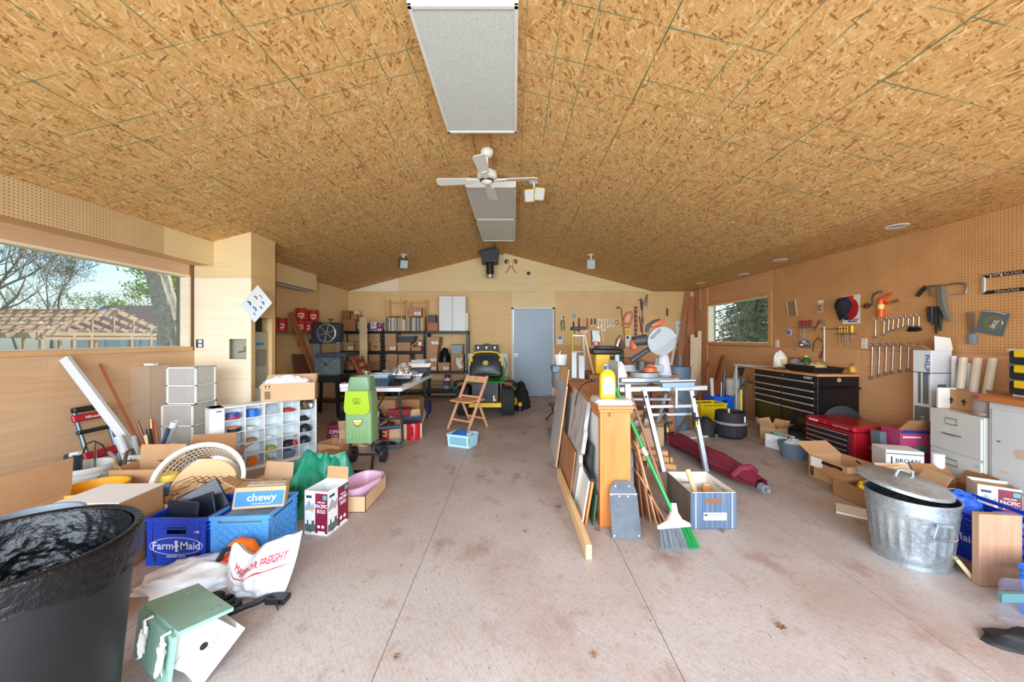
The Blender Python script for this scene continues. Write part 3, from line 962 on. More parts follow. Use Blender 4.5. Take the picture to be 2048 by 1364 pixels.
def bucket(name,label,loc,r0,r1,h_,m,rim=0.008,bail=True,group=None,cat='bucket',ribs=True,inner=None,tilt=None):
 o=thing(name,label,cat,loc,0,group,tilt)
 t=0.004
 prof=[(0.001,0.0),(r0,0.0)]
 if ribs:prof+=[(r0+(r1-r0)*0.75,h_*0.75),(r0+(r1-r0)*0.75+0.006,h_*0.76),(r0+(r1-r0)*0.78+0.006,h_*0.79),(r0+(r1-r0)*0.8,h_*0.8),(r1*0.985,h_*0.88),(r1+0.006,h_*0.885)]
 prof+=[(r1+rim,h_-0.018),(r1+rim,h_),(r1-t,h_)]
 B().lathe(prof,32).build('body',m,o)
 B().lathe([(r1-t,h_),(r0-t,0.012),(0.001,0.012)],32).build('inside',inner or m,o)
 if bail:
  pts=[V((math.cos(a)*(r1+rim),-0.03-0.35*r1*math.sin(a),h_*0.86-0.55*r1*math.sin(a))) for a in [PI*k/14 for k in range(15)]]
  B().tube(pts,0.003,6).build('handle',mat('wire',(150,150,152),0.35,0.9),o)
 return o
REDP=lambda:mat('red_canister_plastic',(188,30,44),0.35)
def canister(label,loc,rz,r=0.078,h_=0.19,group='red coffee canisters',lab=True):
 o=thing('coffee_canister',label,'canister',loc,rz,group)
 n=36
 rings=[]
 for z,k in ((0,0.93),(0.008,1.0),(h_*0.9,1.0),(h_*0.93,0.96),(h_*0.955,0.96)):
  ring=[]
  for i in range(n):
   a=2*PI*i/n
   rr_=r*k
   if h_*0.2<z<h_*0.8:pass
   ring.append(V((math.cos(a)*rr_*0.96,math.sin(a)*rr_*0.96,z)))
  rings.append(ring)
 B().ring(rings,True,True).build('body',REDP(),o)
 B().lathe([(0.001,h_*0.955),(r*0.95,h_*0.955),(r*0.97,h_*0.965),(r*0.97,h_),(r*0.9,h_+0.002),(0.001,h_+0.002)],32).build('lid',mat('lid_dark',(70,22,26),0.4),o)
 b=B()
 for sx in (0.42,):b.bb(sx*r-0.012,sx*r+0.014,-r*0.93,-r*0.80,h_*0.24,h_*0.8,0.004)
 b.build('grip_recess',mat('grip_dark',(110,14,24),0.5),o)
 if lab:
  b=B();b.grid(lambda u,v_:V((math.cos(R(-150+62*u))*(r*0.966),math.sin(R(-150+62*u))*(r*0.966),h_*(0.22+0.36*v_))),6,1)
  q=b.build('label_card',mat('coffee_label',(226,178,118),0.5),o)
  b=B();b.grid(lambda u,v_:V((math.cos(R(-140+42*u))*(r*0.972),math.sin(R(-140+42*u))*(r*0.972),h_*(0.34+0.1*v_))),4,1)
  b.build('label_band',INK(),q)
 return o
def crumple(fn,nu=28,nv=18):
 b=B();b.grid(fn,nu,nv);return b
def heap(name,label,cat,c,sx,sy,sz,m,seed=0,amp=0.25,fr=3.0,nu=40,nv=18,rz=0.0,part='body',ridge=True):
 """a crumpled pile of sheet lying on the floor"""
 o=thing(name,label,cat,c,rz)
 def fn(u,v_):
  a=2*PI*u;e=v_*PI/2
  d=V((math.cos(a)*math.cos(e),math.sin(a)*math.cos(e),math.sin(e)))
  q=nz(d,fr,seed);q2=nz(d,fr*2.3,seed+9)
  if ridge:q=(0.5-abs(q))*1.3-0.2;q2=0.35-abs(q2)*1.2
  k=1+amp*q+amp*0.4*q2+amp*0.16*nz(d,fr*5,seed+3)
  p=V((d.x*sx*k,d.y*sy*k,max(0.002,d.z*sz*k)))
  if v_==0:p.z=0.0
  return p
 b=B();b.grid(fn,nu,nv)
 b.build(part,m,o,ang=60)
 return o
def plank(name,label,p,q,w_,t,m,up=(0,0,1),cat='board',group=None,bev=0.002,mesh=False):
 """a straight board from p to q, w_ wide across `up`-ish, t thick"""
 p,q=V(p),V(q)
 d=q-p;L=d.length
 x=d.normalized();y=V(up);y=(y-x*y.dot(x)).normalized()
 b=B();b.box((L/2,0,0),(L,w_,t),bev)
 o=b.build(name,m,None)
 o.matrix_basis=FM(p,x,y)
 return tag(o,label,cat,group)
def rod(name,label,p,q,r,m,cat='pipe',n=14,hollow=True,group=None,r1=None):
 p,q=V(p),V(q)
 x=(q-p).normalized();L=(q-p).length
 b=B()
 if hollow:
  k=0.8
  b.lathe([(r*k,0),(r,0),(r1 or r,L),((r1 or r)*k,L),(r*k,0.0)],n)
 else:b.cyl((0,0,0),(0,0,L),r,r1,n)
 o=b.build(name,m)
 y=x.orthogonal()
 M=FM(p,y,x.cross(y));o.matrix_basis=M
 return tag(o,label,cat,group)
def fold_text(parent,body,size,fn,sx,sy,ox,oy,m,off=0.003):
 """lettering laid onto the surface fn(u,v): text plane coordinates are scaled into u,v"""
 cu=bpy.data.curves.new('t','FONT');cu.body=body;cu.size=size;cu.align_x='CENTER';cu.align_y='CENTER';cu.resolution_u=2;cu.offset=size*0.02
 o=bpy.data.objects.new('t',cu);me=bpy.data.meshes.new_from_object(o);bpy.data.objects.remove(o)
 for v_ in me.vertices:
  u,w_=ox+v_.co.x*sx,oy+v_.co.y*sy
  e=0.004
  p=fn(u,w_);nrm=(fn(u+e,w_)-p).cross(fn(u,w_+e)-p)
  nrm=nrm.normalized() if nrm.length>0 else V((0,-1,0))
  v_.co=p+nrm*off
 me.materials.clear();me.materials.append(m)
 o=bpy.data.objects.new('lettering',me);COL.objects.link(o);o.parent=parent
 return o
def maroon_carton(label,loc,rz,W,D,h_,flap=True):
 """white and maroon coffee-pod carton with two printed sides"""
 WH=mat('carton_white',(226,229,232),0.45);MR=mat('carton_maroon',(122,24,54),0.45);GY=mat('mountain_grey',(150,160,176),0.6);GN=mat('meadow',(84,104,98),0.6)
 o=carton(label,loc,rz,W,D,h_,(None,8,None,None) if flap else (None,)*4,WH,'coffee_pod_carton',t=0.003,fl_m=CARD())
 B().bb(-W/2+0.003,W/2-0.003,-D/2+0.003,D/2-0.003,0.004,h_-0.02).build('inside',CARD(),o,smooth=False) if not flap else None
 for M,L in ((FM((0,-D/2,0),(1,0,0),(0,0,1)),W),(FM((W/2,0,0),(0,1,0),(0,0,1)),D)):
  P=lambda x,y:M@MX.Translation(V((x*L,y*h_,0.0004)))
  decal(o,'maroon_panel',P(0.23,0.5),L*0.52,h_*0.9,MR,0.0005)
  decal(o,'mountain_print',P(-0.25,0.62),L*0.4,h_*0.26,GY,0.0005,[(-L*0.22,0),(-L*0.05,h_*0.17),(L*0.08,h_*0.05),(L*0.18,h_*0.13),(L*0.2,-h_*0.04),(-L*0.22,-h_*0.08)])
  decal(o,'bird_print',P(-0.2,0.56),L,h_,mat('orange_bird',(222,150,100),0.6),0.0012,[(-L*0.06,0),(0,h_*0.06),(L*0.09,h_*0.03),(L*0.07,-h_*0.05)])
  decal(o,'meadow_print',P(-0.25,0.16),L*0.46,h_*0.16,GN,0.0005)
  text(o,'PACIFIC\nBOLD',h_*0.115,P(0.23,0.60)@MX.Translation(V((0,0,0.0009))),WH,sx=0.72)
  text(o,'KIRKLAND',h_*0.05,P(0.23,0.75)@MX.Translation(V((0,0,0.0009))),WH,sx=0.8)
  decal(o,'teal_badge',P(0.38,0.86)@MX.Translation(V((0,0,0.0006))),L*0.16,h_*0.1,mat('badge_teal',(70,160,150),0.5),0.0005)
  decal(o,'navy_badge',P(-0.3,0.86),L*0.24,h_*0.06,mat('badge_navy',(40,60,84),0.5),0.0006)
  text(o,'120',h_*0.10,P(-0.3,0.08)@MX.Translation(V((0,0,0.0009))),INK(),sx=0.9)
  decal(o,'barcode_panel',P(0.23,0.07)@MX.Translation(V((0,0,0.0006))),L*0.3,h_*0.06,WH,0.0006)
  for dx in (0.12,0.30):decal(o,'round_badge',P(dx,0.2)@MX.Translation(V((0,0,0.0006))),0,0,WH,0.0006,ell(L*0.06,L*0.06,14))
  for dx in (-0.36,-0.16,-0.1):decal(o,'hiker_print',P(dx,0.28),L*0.04,h_*0.1,INK(),0.001)
 return o

# ================================================================ LEFT SIDE, NEAR
# large black bin with a black liner
bx,by,br,bh=-1.515,1.086,0.285,0.70
t=thing('trash_bin','large black plastic bin lined with a black bag, nearest the camera','trash bin',(bx,by,0))
GB=mat('bin_grey',(13,15,19),0.55,var=0.25,vs=4)
B().lathe([(0.001,0),(0.215,0),(0.225,0.02),(0.27,bh-0.08),(0.285,bh-0.075),(0.285,bh-0.03),(0.272,bh-0.02),(0.262,bh-0.03),(0.21,0.03),(0.001,0.03)],56).build('body',GB,t)
LINER=mat('liner_film',(9,11,15),0.36,bump=1.0,bs=60,spec=0.4)
def lin_in(u,v_):
 a=2*PI*u
 d=V((math.cos(a),math.sin(a),0))
 r_=0.262-0.075*v_-0.09*v_**3
 w_=0.010*nz((d.x*2,d.y*2,v_*3),4,1)+0.007*nz((d.x*2,d.y*2,v_*6),14,5)+0.004*nz((d.x*2,d.y*2,v_*8),30,5)
 return d*(r_-0.006*min(1,v_*6)+w_*min(1,v_*6))+V((0,0,bh+0.004-0.5*v_))
b=B();b.grid(lin_in,220,80);b.build('liner',LINER,t,ang=80)
B().cyl((0,0,bh-0.5),(0,0,bh-0.49),0.13,n=40).build('liner_floor',LINER,t)
def lin_out(u,v_):
 a=2*PI*u;d=V((math.cos(a),math.sin(a),0))
 hem=0.085+0.05*nz(d,1.6,3)+0.02*nz(d,7,3)
 if v_<0.3:
  k=v_/0.3*PI
  return d*(0.28-0.013*math.cos(k))+V((0,0,bh+0.004+0.01*math.sin(k)))
 q=(v_-0.3)/0.7
 return d*(0.293+0.004*nz((d.x*3,d.y*3,q*2),6,2)-0.004*q)+V((0,0,bh+0.004-hem*q))
b=B();b.grid(lin_out,120,16);b.build('liner_cuff',LINER,t,ang=80)
# bird house tipped on its side
n_=V((0.88,-0.475,0));rgt=V((0.475,0.88,0));roll=R(38)
upv=V((0,0,1))*math.cos(roll)-rgt*math.sin(roll)
rt2=rgt*math.cos(roll)+V((0,0,1))*math.sin(roll)
BHM=MX.Identity(4)
for i in range(3):BHM[i][0],BHM[i][1],BHM[i][2]=rt2[i],-n_[i],upv[i]
t=thing('bird_house','white bird house with a green pitched roof tipped over beside the bin','bird house')
WP=mat('flaky_white',(204,211,207),0.6,var=0.12,vs=30);GRF=mat('pale_green_paint',(138,176,160),0.6,var=0.12,vs=8)
bw,bd,wallh,rise=0.165,0.25,0.13,0.085
pent=[(-bw/2,0),(bw/2,0),(bw/2,wallh),(0,wallh+rise),(-bw/2,wallh)]
fr=FM((0,-bd/2,0),(1,0,0),(0,0,1))
bb_=B();bb_.prism(pent,-0.014,fr);bb_.build('front_board',WP,t,smooth=False)
bb_=B();bb_.prism(pent,-0.014,FM((0,bd/2-0.014,0),(1,0,0),(0,0,1)));bb_.build('back_board',WP,t,smooth=False)
for sx in (-1,1):B().bb(sx*bw/2,sx*(bw/2-0.014),-bd/2+0.014,bd/2-0.014,0,wallh).build('side_board',WP,t,smooth=False)
B().bb(-bw/2-0.015,bw/2+0.015,-bd/2-0.03,bd/2+0.01,-0.014,0).build('floor_board',WP,t,smooth=False)
for sx in (-1,1):
 u=V((sx*bw/2,0,-rise)).normalized();L=math.hypot(bw/2,rise)+0.06
 nn=V((0,1,0))
 b=B();M=FM((0,-bd/2-0.03,wallh+rise+0.006),u,nn);b.prism([(0,0),(L,0),(L,bd+0.06),(0,bd+0.06)],0.014*(-1 if sx<0 else 1),M)
 rf=b.build('roof_board',GRF,t,smooth=False)
 for yy in (0.05,bd): 
  for xx in (L-0.03,L-0.06): 
   b=B();b.cyl(M@V((xx,yy,(0.0135 if sx>0 else -0.0135))),M@V((xx,yy,(0.017 if sx>0 else -0.017))),0.005,n=8);b.build('screw',STEEL(),rf)
b=B();b.prism(ell(0.0135,0.0135,18,0.0,0.075),0.0012,fr);b.build('entry_hole',INK(),t,smooth=False)
b=B();b.box((0.0,-bd/2-0.003,wallh-0.002),(bw,0.006,0.008));b.build('batten',WP,t,smooth=False)
text(t,'| | |',0.03,fr@MX.Translation(V((0.02,0.05,0.0006))),mat('faint_grey',(150,160,158),0.6),'faint_marks')
for k in (0.0,0.16):
 b=B()
 b.tube([V((0.0,-bd/2+k,wallh+rise+0.02)),V((-0.02,-bd/2+k,wallh+rise+0.035)),V((-0.05,-bd/2+k-0.01,wallh+rise+0.0))],0.006,5)
 b.grid(lambda u,v_:V((-0.04-0.07*u+0.012*math.sin(v_*7+k),-bd/2+k+0.05*(v_-0.5)+0.02*u*math.sin(v_*5),wallh+rise+0.012-0.075*u+0.014*nz((u,v_,k),5))),8,8)
 b.build('paper_tie',PAPER(),t,ang=70)
t.matrix_basis=BHM
lo=min((BHM@V(c)).z for ch in kids(t) for c in ch.bound_box)
apx=BHM@V((0,-bd/2-0.03,wallh+rise))
tgt=pt(358,1238,1.34)
t.matrix_basis=MX.Translation(V((tgt.x-apx.x,tgt.y-apx.y,-lo)))@BHM
# dark blue crate with lettering, and its filling
DB=mat('crate_blue_dark',(18,58,176),0.35);LB=mat('crate_blue_light',(84,156,222),0.4)
t=crate('milk_crate','dark blue dairy crate lettered in white, beside the lighter blue one',(-1.985,2.315,0),0,0.36,0.34,0.28,DB,'solid')
M=FM((0,-0.17,0.115),(1,0,0),(0,0,1))
LW=mat('lettering_white',(214,222,232),0.5)
text(t,'Farm',0.062,M@MX.Translation(V((-0.078,0,0.0004))),LW);text(t,'Maid',0.062,M@MX.Translation(V((0.082,0,0.0004))),LW)
b=B();b.tube([M@V((0.155*math.cos(a),0.05*math.sin(a),0.001)) for a in [2*PI*k/40 for k in range(40)]],0.0016,4,closed=True);b.build('oval_line',LW,t)
b=B();b.prism([(-0.008,-0.032),(0.01,-0.034),(0.006,-0.012),(0.016,0.0),(0.006,0.012),(0.012,0.026),(0.0,0.034),(-0.012,0.026),(-0.006,0.01),(-0.014,-0.004),(-0.004,-0.014)],0.0006,M);b.build('emblem',LW,t,smooth=False)
text(t,'DEPOSIT, MICH.',0.016,M@MX.Translation(V((0,-0.062,0.0004))),LW);text(t,'1-80',0.018,M@MX.Translation(V((0.12,0.082,0.0004))),LW)
for sx in (-1,1):decal(t,'slot',M@MX.Translation(V((sx*0.125,-0.068,0.0004))),0.012,0.045,INK())
DKF=mat('dark_folder',(30,38,52),0.35)
for k,(px,py,qx,qz,lab) in enumerate(((-2.06,2.2,0.12,0.33,'dark blue binder sticking up at the left of the dark crate'),(-1.98,2.28,0.02,0.31,'black folder leaning in the middle of the dark crate'),(-1.90,2.34,-0.1,0.34,'navy folder leaning right out of the dark crate'))):
 plank('folder',lab,(px+0.02,py,0.03),(px+qx-0.1,py+0.06,qz),0.26,0.018,DKF,(1,0.3*k-0.3,0),'folder','folders in the dark crate',0.004)
# light blue crate with box on top
t=crate('milk_crate','light blue lattice crate carrying the small blue printed carton',(-1.645,2.335,0),R(4.8),0.335,0.33,0.28,LB)
for sx in (-1,1):decal(t,'round_boss',FM((sx*0.11,-0.166,0.06),(1,0,0),(0,0,1)),0,0,LB,0.004,ell(0.02,0.026,16))
closedbox('pale cloth bundle filling the light blue crate',(-1.645,2.335,0.012),R(4.8),0.28,0.28,0.235,mat('grey_cloth',(150,168,186),0.8,var=0.15,vs=14),'cloth_bundle','cloth',tape=False)
t=carton('small brown carton with a blue printed band, lying on the light blue crate',(-1.60,2.31,0.286),R(24),0.27,0.17,0.125,(None,None,60,None),CARD3(),rot=(R(-7),R(6),R(24)))
B().bb(-0.131,0.131,-0.081,0.081,0.12,0.1245).build('lid',CARD3(),t,smooth=False)
M=FM((0,-0.085,0.058),(1,0,0),(0,0,1))
BLP=mat('print_blue',(52,124,190),0.5)
decal(t,'blue_band',M,0.25,0.085,BLP);text(t,'chewy',0.06,M@MX.Translation(V((0.01,0.005,0.0012))),WHITE())
text(t,'where pet lovers shop',0.011,M@MX.Translation(V((0.01,-0.03,0.0012))),WHITE())
q=decal(t,'shipping_label',FM((0.02,0.0,0.1248),(1,0,0),(0,1,0)),0.2,0.11,PAPER())
text(t,'NSDB  ATGM  ALBV',0.022,FM((0.02,0.01,0.1258),(1,0,0),(0,1,0)),INK())
for yy in (-0.05,0.045):decal(t,'blue_strip',FM((-0.135,yy,0.06),(0,-1,0),(0,0,1)),0.022,0.08,BLP)
# coffee-pod carton on the floor
cc=corner((-1.257,2.461),0.176,0.225,R(-10))
maroon_carton('white and maroon coffee pod carton standing on the floor by the light blue crate',cc,R(-10),0.176,0.225,0.30)
# shallow tray carton and pink tub
cc=corner((-1.14,2.80),0.27,0.45,R(0))
tr=carton('shallow brown carton tray under the pink tub',cc,0,0.27,0.45,0.12,(None,None,None,None),CARD3())
def tub(name,label,loc,rz,rx,ry,h_,m,cat='tub',lip=0.012):
 o=thing(name,label,cat,loc,rz)
 def sup(a,r1_,r2_,e=0.6):return V((math.copysign(abs(math.cos(a))**e,math.cos(a))*r1_,math.copysign(abs(math.sin(a))**e,math.sin(a))*r2_,0))
 rings=[]
 for k,z in ((0.001,0.0),(0.78,0.0),(0.80,0.006),(0.97,h_*0.93),(1.0+lip/rx,h_),(0.96,h_-0.002),(0.77,0.009),(0.001,0.009)):
  rings.append([sup(2*PI*i/40,rx*k,ry*k)+V((0,0,z)) for i in range(40)])
 B().ring(rings,True,False).build('body',m,o)
 return o
tub('plastic_tub','pink oval plastic tub resting in the carton tray',(-1.275,3.03,0.008),R(72),0.20,0.12,0.16,mat('pink_plastic',(222,178,206),0.35))
# green tarpaulin heap
TARP=mat('green_tarp',(26,132,104),0.35,var=0.15,vs=8)
t=thing('tarpaulin','crumpled green tarpaulin heaped in front of the pigeonhole rack','tarp',(-1.69,3.03,0),R(8))
SEG=[((-0.02,0.06,0.385),(0.25,0.07,0.36),5.0),((-0.02,0.06,0.385),(-0.30,-0.06,0.10),1.5),((0.02,0.03,0.37),(0.07,-0.24,0.10),1.9),((-0.02,0.04,0.37),(-0.13,-0.22,0.07),2.1),((0.18,0.03,0.33),(0.21,-0.16,0.12),2.6),((-0.1,0.03,0.3),(-0.27,0.15,0.06),2.0),((0.12,0.05,0.36),(0.14,0.2,0.1),3.0)]
def tarpz(x,y):
 best=-1
 for a,c,sl in SEG:
  ax_,ay,az=a;dx,dy,dz=c[0]-ax_,c[1]-ay,c[2]-az
  k=max(0,min(1,((x-ax_)*dx+(y-ay)*dy)/(dx*dx+dy*dy)))
  best=max(best,az+dz*k-0.04*math.sin(PI*k)-sl*math.hypot(x-ax_-dx*k,y-ay-dy*k)**1.15)
 return best
def tarpf(u,v_):
 x,y=(u-0.5)*0.78,(v_-0.5)*0.64  # folds
 x+=0.012*nz((x,y,1),9);y+=0.012*nz((x,y,5),9)
 z=tarpz(x,y)+0.022*(0.3-abs(nz((x,y,0),14,2)))+0.008*nz((x,y,0),40)
 return V((x*1.12-0.03,y*1.1,max(-0.004,z*1.04)))
b=B();b.grid(tarpf,90,74)
b.f,b.mi=zip(*[(f_,0) for f_ in b.f if max(b.v[i].z for i in f_)>0.0]);b.f=list(b.f);b.mi=list(b.mi)
for p in b.v:p.z=max(0.002,p.z)
b.build('sheet',TARP,t,ang=55)
for (p,q) in (((-0.2,-0.2,0.03),(-0.05,-0.25,0.12)),):
 b=B();b.lathe([(0.012,0),(0.018,0.002),(0.012,0.004)],14,M=FM((-0.13,-0.26,0.16),(1,0.3,0),(0,0.2,1)));b.build('eyelet',STEEL(),t)
closedbox('small green carton with a yellow sticker beside the tarpaulin',(-1.78,2.76,0),R(-12),0.14,0.16,0.2,mat('green_carton',(30,100,62),0.5),tape=False)
carton('open brown carton between the hamper and the green carton',(-1.93,2.86,0),R(-8),0.26,0.22,0.22,(40,10,None,None),CARD3())
# tipped laundry basket with a woven disc in it
t=thing('laundry_basket','tipped white slotted laundry basket with a woven tan disc inside','basket',(-2.28,2.62,0.0))
CRM=mat('cream_plastic',(234,224,206),0.45)
ax=V((0.42,-0.84,0.40)).normalized()
u_=V((1,0.3,0));u_=(u_-ax*u_.dot(ax)).normalized()
MB=FM((0.0,0.02,0.30),u_,ax.cross(u_))
b=B()
def kk(r_,z,a):return MB@V((r_*math.cos(a),r_*math.sin(a),z))
for r0_,r1_,z0,z1 in ((0.262,0.278,0.0,0.0),(0.255,0.262,-0.03,-0.03),(0.235,0.242,-0.16,-0.16)):
 pass
b.lathe([(0.245,-0.02),(0.25,0.0),(0.276,0.004),(0.28,-0.004),(0.272,-0.014),(0.25,-0.02)],56,M=MB)
b.build('rim',CRM,t)
b=B()
for k in range(5):
 z0=-0.03-0.05*k;r_=0.247-0.008*k
 b.lathe([(r_,z0),(r_+0.004,z0),(r_+0.003,z0-0.012),(r_-0.001,z0-0.012),(r_,z0)],56,M=MB)
for k in range(56):
 a=2*PI*k/56
 b.tube([kk(0.25,-0.018,a),kk(0.208,-0.24,a)],0.0045,4,cap=False)
b.build('slotted_wall',CRM,t)
B().lathe([(0.001,-0.24),(0.21,-0.24),(0.205,-0.25),(0.001,-0.25)],40,M=MB).build('bottom',CRM,t)
WV=N('woven_disc');sp=WV.n('ShaderNodeTexWave',wave_type='RINGS',rings_direction='SPHERICAL');WV.l(WV.coord(),sp.inputs[0]);sp.inputs['Scale'].default_value=22;sp.inputs['Distortion'].default_value=1.5
WV.l(WV.ramp(sp.outputs[1],[(0.1,lin((206,164,112))),(0.8,lin((232,202,156)))]),WV.b.inputs['Base Color']);WV.b.inputs['Roughness'].default_value=0.7
d_=B().lathe([(0.001,0.0),(0.19,0.0),(0.195,0.006),(0.19,0.012),(0.001,0.014)],44).build('woven_disc',WV.m)
d_.matrix_basis=MX.Translation(V((-2.28,2.62,0)))@MB@MX.Translation(V((0.03,-0.035,-0.035)))@MX.Rotation(R(-8),4,'X')
tag(d_,'round woven tan mat tucked inside the tipped laundry basket','mat')
# cartons and buckets along the left edge
t=carton('brown carton with a pale top, in front of the yellow bucket',(-2.42,2.19,0),R(2),0.37,0.27,0.40,(None,None,None,None),CARD())
B().bb(-0.184,0.184,-0.134,0.15,0.401,0.406).build('top_flap',mat('pale_board',(234,232,230),0.6),t,smooth=False)
carton('open brown carton at the left picture edge behind the bin',(-3.06,2.14,0),R(2),0.42,0.42,0.36,(80,None,None,4),CARD())
carton('brown carton standing behind the yellow bucket',(-2.83,2.83,0),R(3),0.36,0.24,0.36,(None,5,None,None),CARD())
t=carton('open brown carton with a white sticker behind the laundry basket',(-2.62,3.08,0),R(15),0.34,0.30,0.34,(60,15,None,70),CARD2())
decal(t,'sticker',FM((0.06,-0.152,0.24),(1,0,0),(0,0,1)),0.1,0.05,PAPER())
carton('flat open carton beside the wire rack',(-2.27,2.43,0),R(-12),0.16,0.16,0.27,(None,50,None,40),CARD3())
YBm=mat('yellow_bucket',(236,168,40),0.4)
bucket('bucket','yellow orange round bucket among the cartons at the left',(-2.86,2.49,0),0.135,0.165,0.335,YBm,bail=False,ribs=False)
WBm=mat('bucket_white',(222,222,216),0.45,var=0.06,vs=6)
w1=(-3.44,2.93,0);w2_=(-3.20,3.22,0)
bucket('bucket','white bucket of hand tools in front of the red hand truck',w1,0.14,0.17,0.325,WBm)
t=bucket('bucket','white bucket full of pipe offcuts beside the clear drawers',w2_,0.145,0.175,0.36,WBm)
text(t,'ACRYLIC',0.05,FM((0.02,-0.176,0.2),(1,0,0),(0,0,1)),mat('print_blue'),ext=0.004)
t=thing('jar','clear plastic jar with a yellow lid among the cartons','jar',(-2.52,2.66,0.0))
B().lathe([(0.001,0.0),(0.055,0.0),(0.06,0.01),(0.06,0.28),(0.045,0.31)],24).build('body',film('clear_pet',(214,222,226),0.35),t)
B().lathe([(0.001,0.35),(0.056,0.35),(0.058,0.345),(0.058,0.305),(0.05,0.305)],24).build('lid',mat('lid_yellow',(240,206,92),0.4),t)
B().lathe([(0.061,0.2),(0.061,0.27)],24).build('label_band',mat('print_blue'),t)
BP=mat('black_poly',(22,24,30),0.3,bump=0.5,bs=30)
heap('plastic_sheet','black plastic sheet bunched along the left wall','plastic sheet',(-3.55,2.42,0),0.26,0.42,0.30,BP,12,0.3,3,44,18)
heap('plastic_sheet','folded grey blue plastic sheet at the left picture edge','plastic sheet',(-3.14,2.16,0),0.12,0.2,0.37,mat('grey_blue_poly',(140,164,180),0.35),22,0.25,3,40,16)
bucket('plastic_pot','small grey plastic pot at the far left edge behind the bin',(-1.98,1.50,0.0),0.12,0.14,0.60,mat('pot_grey',(128,138,146),0.5),bail=False,ribs=False,cat='pot')
# wire rack
t=thing('wire_rack','small bent wire rack behind the dark blue crate','rack',(-2.12,2.52,0))
b=B(t)
for k in range(7):
 x=-2.30+0.05*k
 b.tube([(x,2.42,0.30),(x+0.02,2.46,0.36),(x+0.05,2.56,0.37),(x+0.06,2.6,0.31)],0.0025,5)
b.tube([(-2.32,2.42,0.30),(-1.98,2.43,0.30),(-1.92,2.6,0.31),(-2.24,2.6,0.31)],0.003,5,closed=True)
for p in ((-2.32,2.42),(-1.98,2.43),(-1.92,2.6),(-2.24,2.6)):b.tube([(p[0],p[1],0),(p[0],p[1],0.3)],0.003,5)
b.build('wires',mat('rust_wire',(110,84,66),0.5,0.6),t)
# pipes in the bucket
PVC=mat('pvc_white',(206,209,210),0.35);COP=mat('copper',(196,120,84),0.35,0.7)
b0=V((-3.20,3.22,0.02))
t=thing('plastic_channel','long white plastic channel leaning from the bucket to the wall','channel',b0)
p,q=b0+V((0.06,0.02,0)),wx(126,716,XL+0.03)
d=(q-p).normalized();s1=d.cross(V((0,-1,0.2))).normalized();s2=d.cross(s1)
b=B(t);
for (a,c,w_,hh) in ((0,0,0.075,0.004),(0.0355,0.012,0.004,0.028),(-0.0355,0.012,0.004,0.028)):
 b.X=FM(p+s1*a+s2*c,d,s1);b.box(((q-p).length/2,0,0),((q-p).length,w_,hh))
b.X=None;b.build('channel',PVC,t,smooth=False)
def stub(nm,lab,dx,dy,px,py,r_,m,hollow=True,X=None,Y=None):
 q=wx(px,py,X) if X else pt(px,py,Y)
 return rod(nm,lab,b0+V((dx,dy,0.0)),q,r_,m,hollow=hollow,group='pipe offcuts in the white bucket')
stub('copper_pipe','long thin copper pipe leaning on the left wall',0.0,0.08,200,728,0.011,COP,X=XL+0.02)
stub('pipe','thick white pipe stub leaning left in the bucket',-0.06,-0.04,236,872,0.032,PVC,Y=3.12)
stub('copper_pipe','copper offcut with an open end in the middle of the bucket',0.02,0.02,302,838,0.014,COP,Y=3.3)
stub('copper_pipe','thinner copper offcut next to the taller one',0.05,0.05,309,842,0.008,COP,Y=3.34)
stub('copper_pipe','tarnished copper offcut leaning left in the bucket',0.0,0.1,274,842,0.012,mat('copper_dull',(140,96,76),0.4,0.6),Y=3.34)
stub('pipe','black tube end in the white bucket',0.06,0.0,297,858,0.019,BLACK(),Y=3.24)
stub('pipe','white pipe leaning right out of the bucket',-0.02,0.0,350,843,0.028,PVC,Y=3.22)
stub('pipe','dark blue strip lying on the right-leaning pipe',0.0,-0.05,337,858,0.016,mat('navy_strip',(52,74,100),0.4),Y=3.14)
stub('pipe','clear tube in the white bucket',0.0,-0.06,267,872,0.018,film('clear_pet',(214,222,226),0.35),Y=3.12)
stub('lath','short pale wooden lath in the white bucket',0.06,-0.02,291,870,0.012,PINE(),False,Y=3.18)
# tools in the other white bucket
c0=V((-3.44,2.93,0.02))
rod('oil_can','dark green plastic can in the tool bucket',c0+V((-0.05,-0.04,0.2)),c0+V((-0.05,-0.04,0.40)),0.05,mat('dark_green_plastic',(30,52,58),0.4),'can',hollow=False)
rod('chrome_bar','thin chrome bar standing in the tool bucket',c0+V((0.08,0.0,0.0)),pt(190,882,2.9),0.008,CHROME(),'tool',hollow=False)
t=thing('bent_tool','hooked chrome tool with a black hose over the bucket rim','tool',c0)
b=B(t);b.tube([pt(218,905,2.84),pt(232,916,2.80),pt(230,928,2.78),pt(240,942,2.76)],0.011,8);b.build('tube',CHROME(),t)
b=B(t);b.tube([pt(168,905,2.9),pt(172,888,2.9),pt(188,882,2.9),pt(205,890,2.88),pt(216,908,2.85)],0.006,6);b.build('hose',BLACK(),t)
t=thing('c_clamp','rusty clamp hanging over the rim of the pipe bucket','clamp',(-2.98,3.05,0))
b=B(t);b.tube([pt(248,945,2.95),pt(250,920,2.95),pt(254,904,2.95),pt(264,898,2.98),pt(268,908,3.0)],0.012,8);b.build('frame',mat('rust_iron',(112,96,88),0.55,0.6),t)
b=B(t);b.cyl(pt(252,922,2.93),pt(272,921,2.93),0.008);b.cyl(pt(262,916,2.93),pt(264,932,2.93),0.004);b.build('screw',mat('rust_iron'),t)
t=thing('sprayer_arm','white perforated plastic arm lying over the tool bucket','bracket',c0)
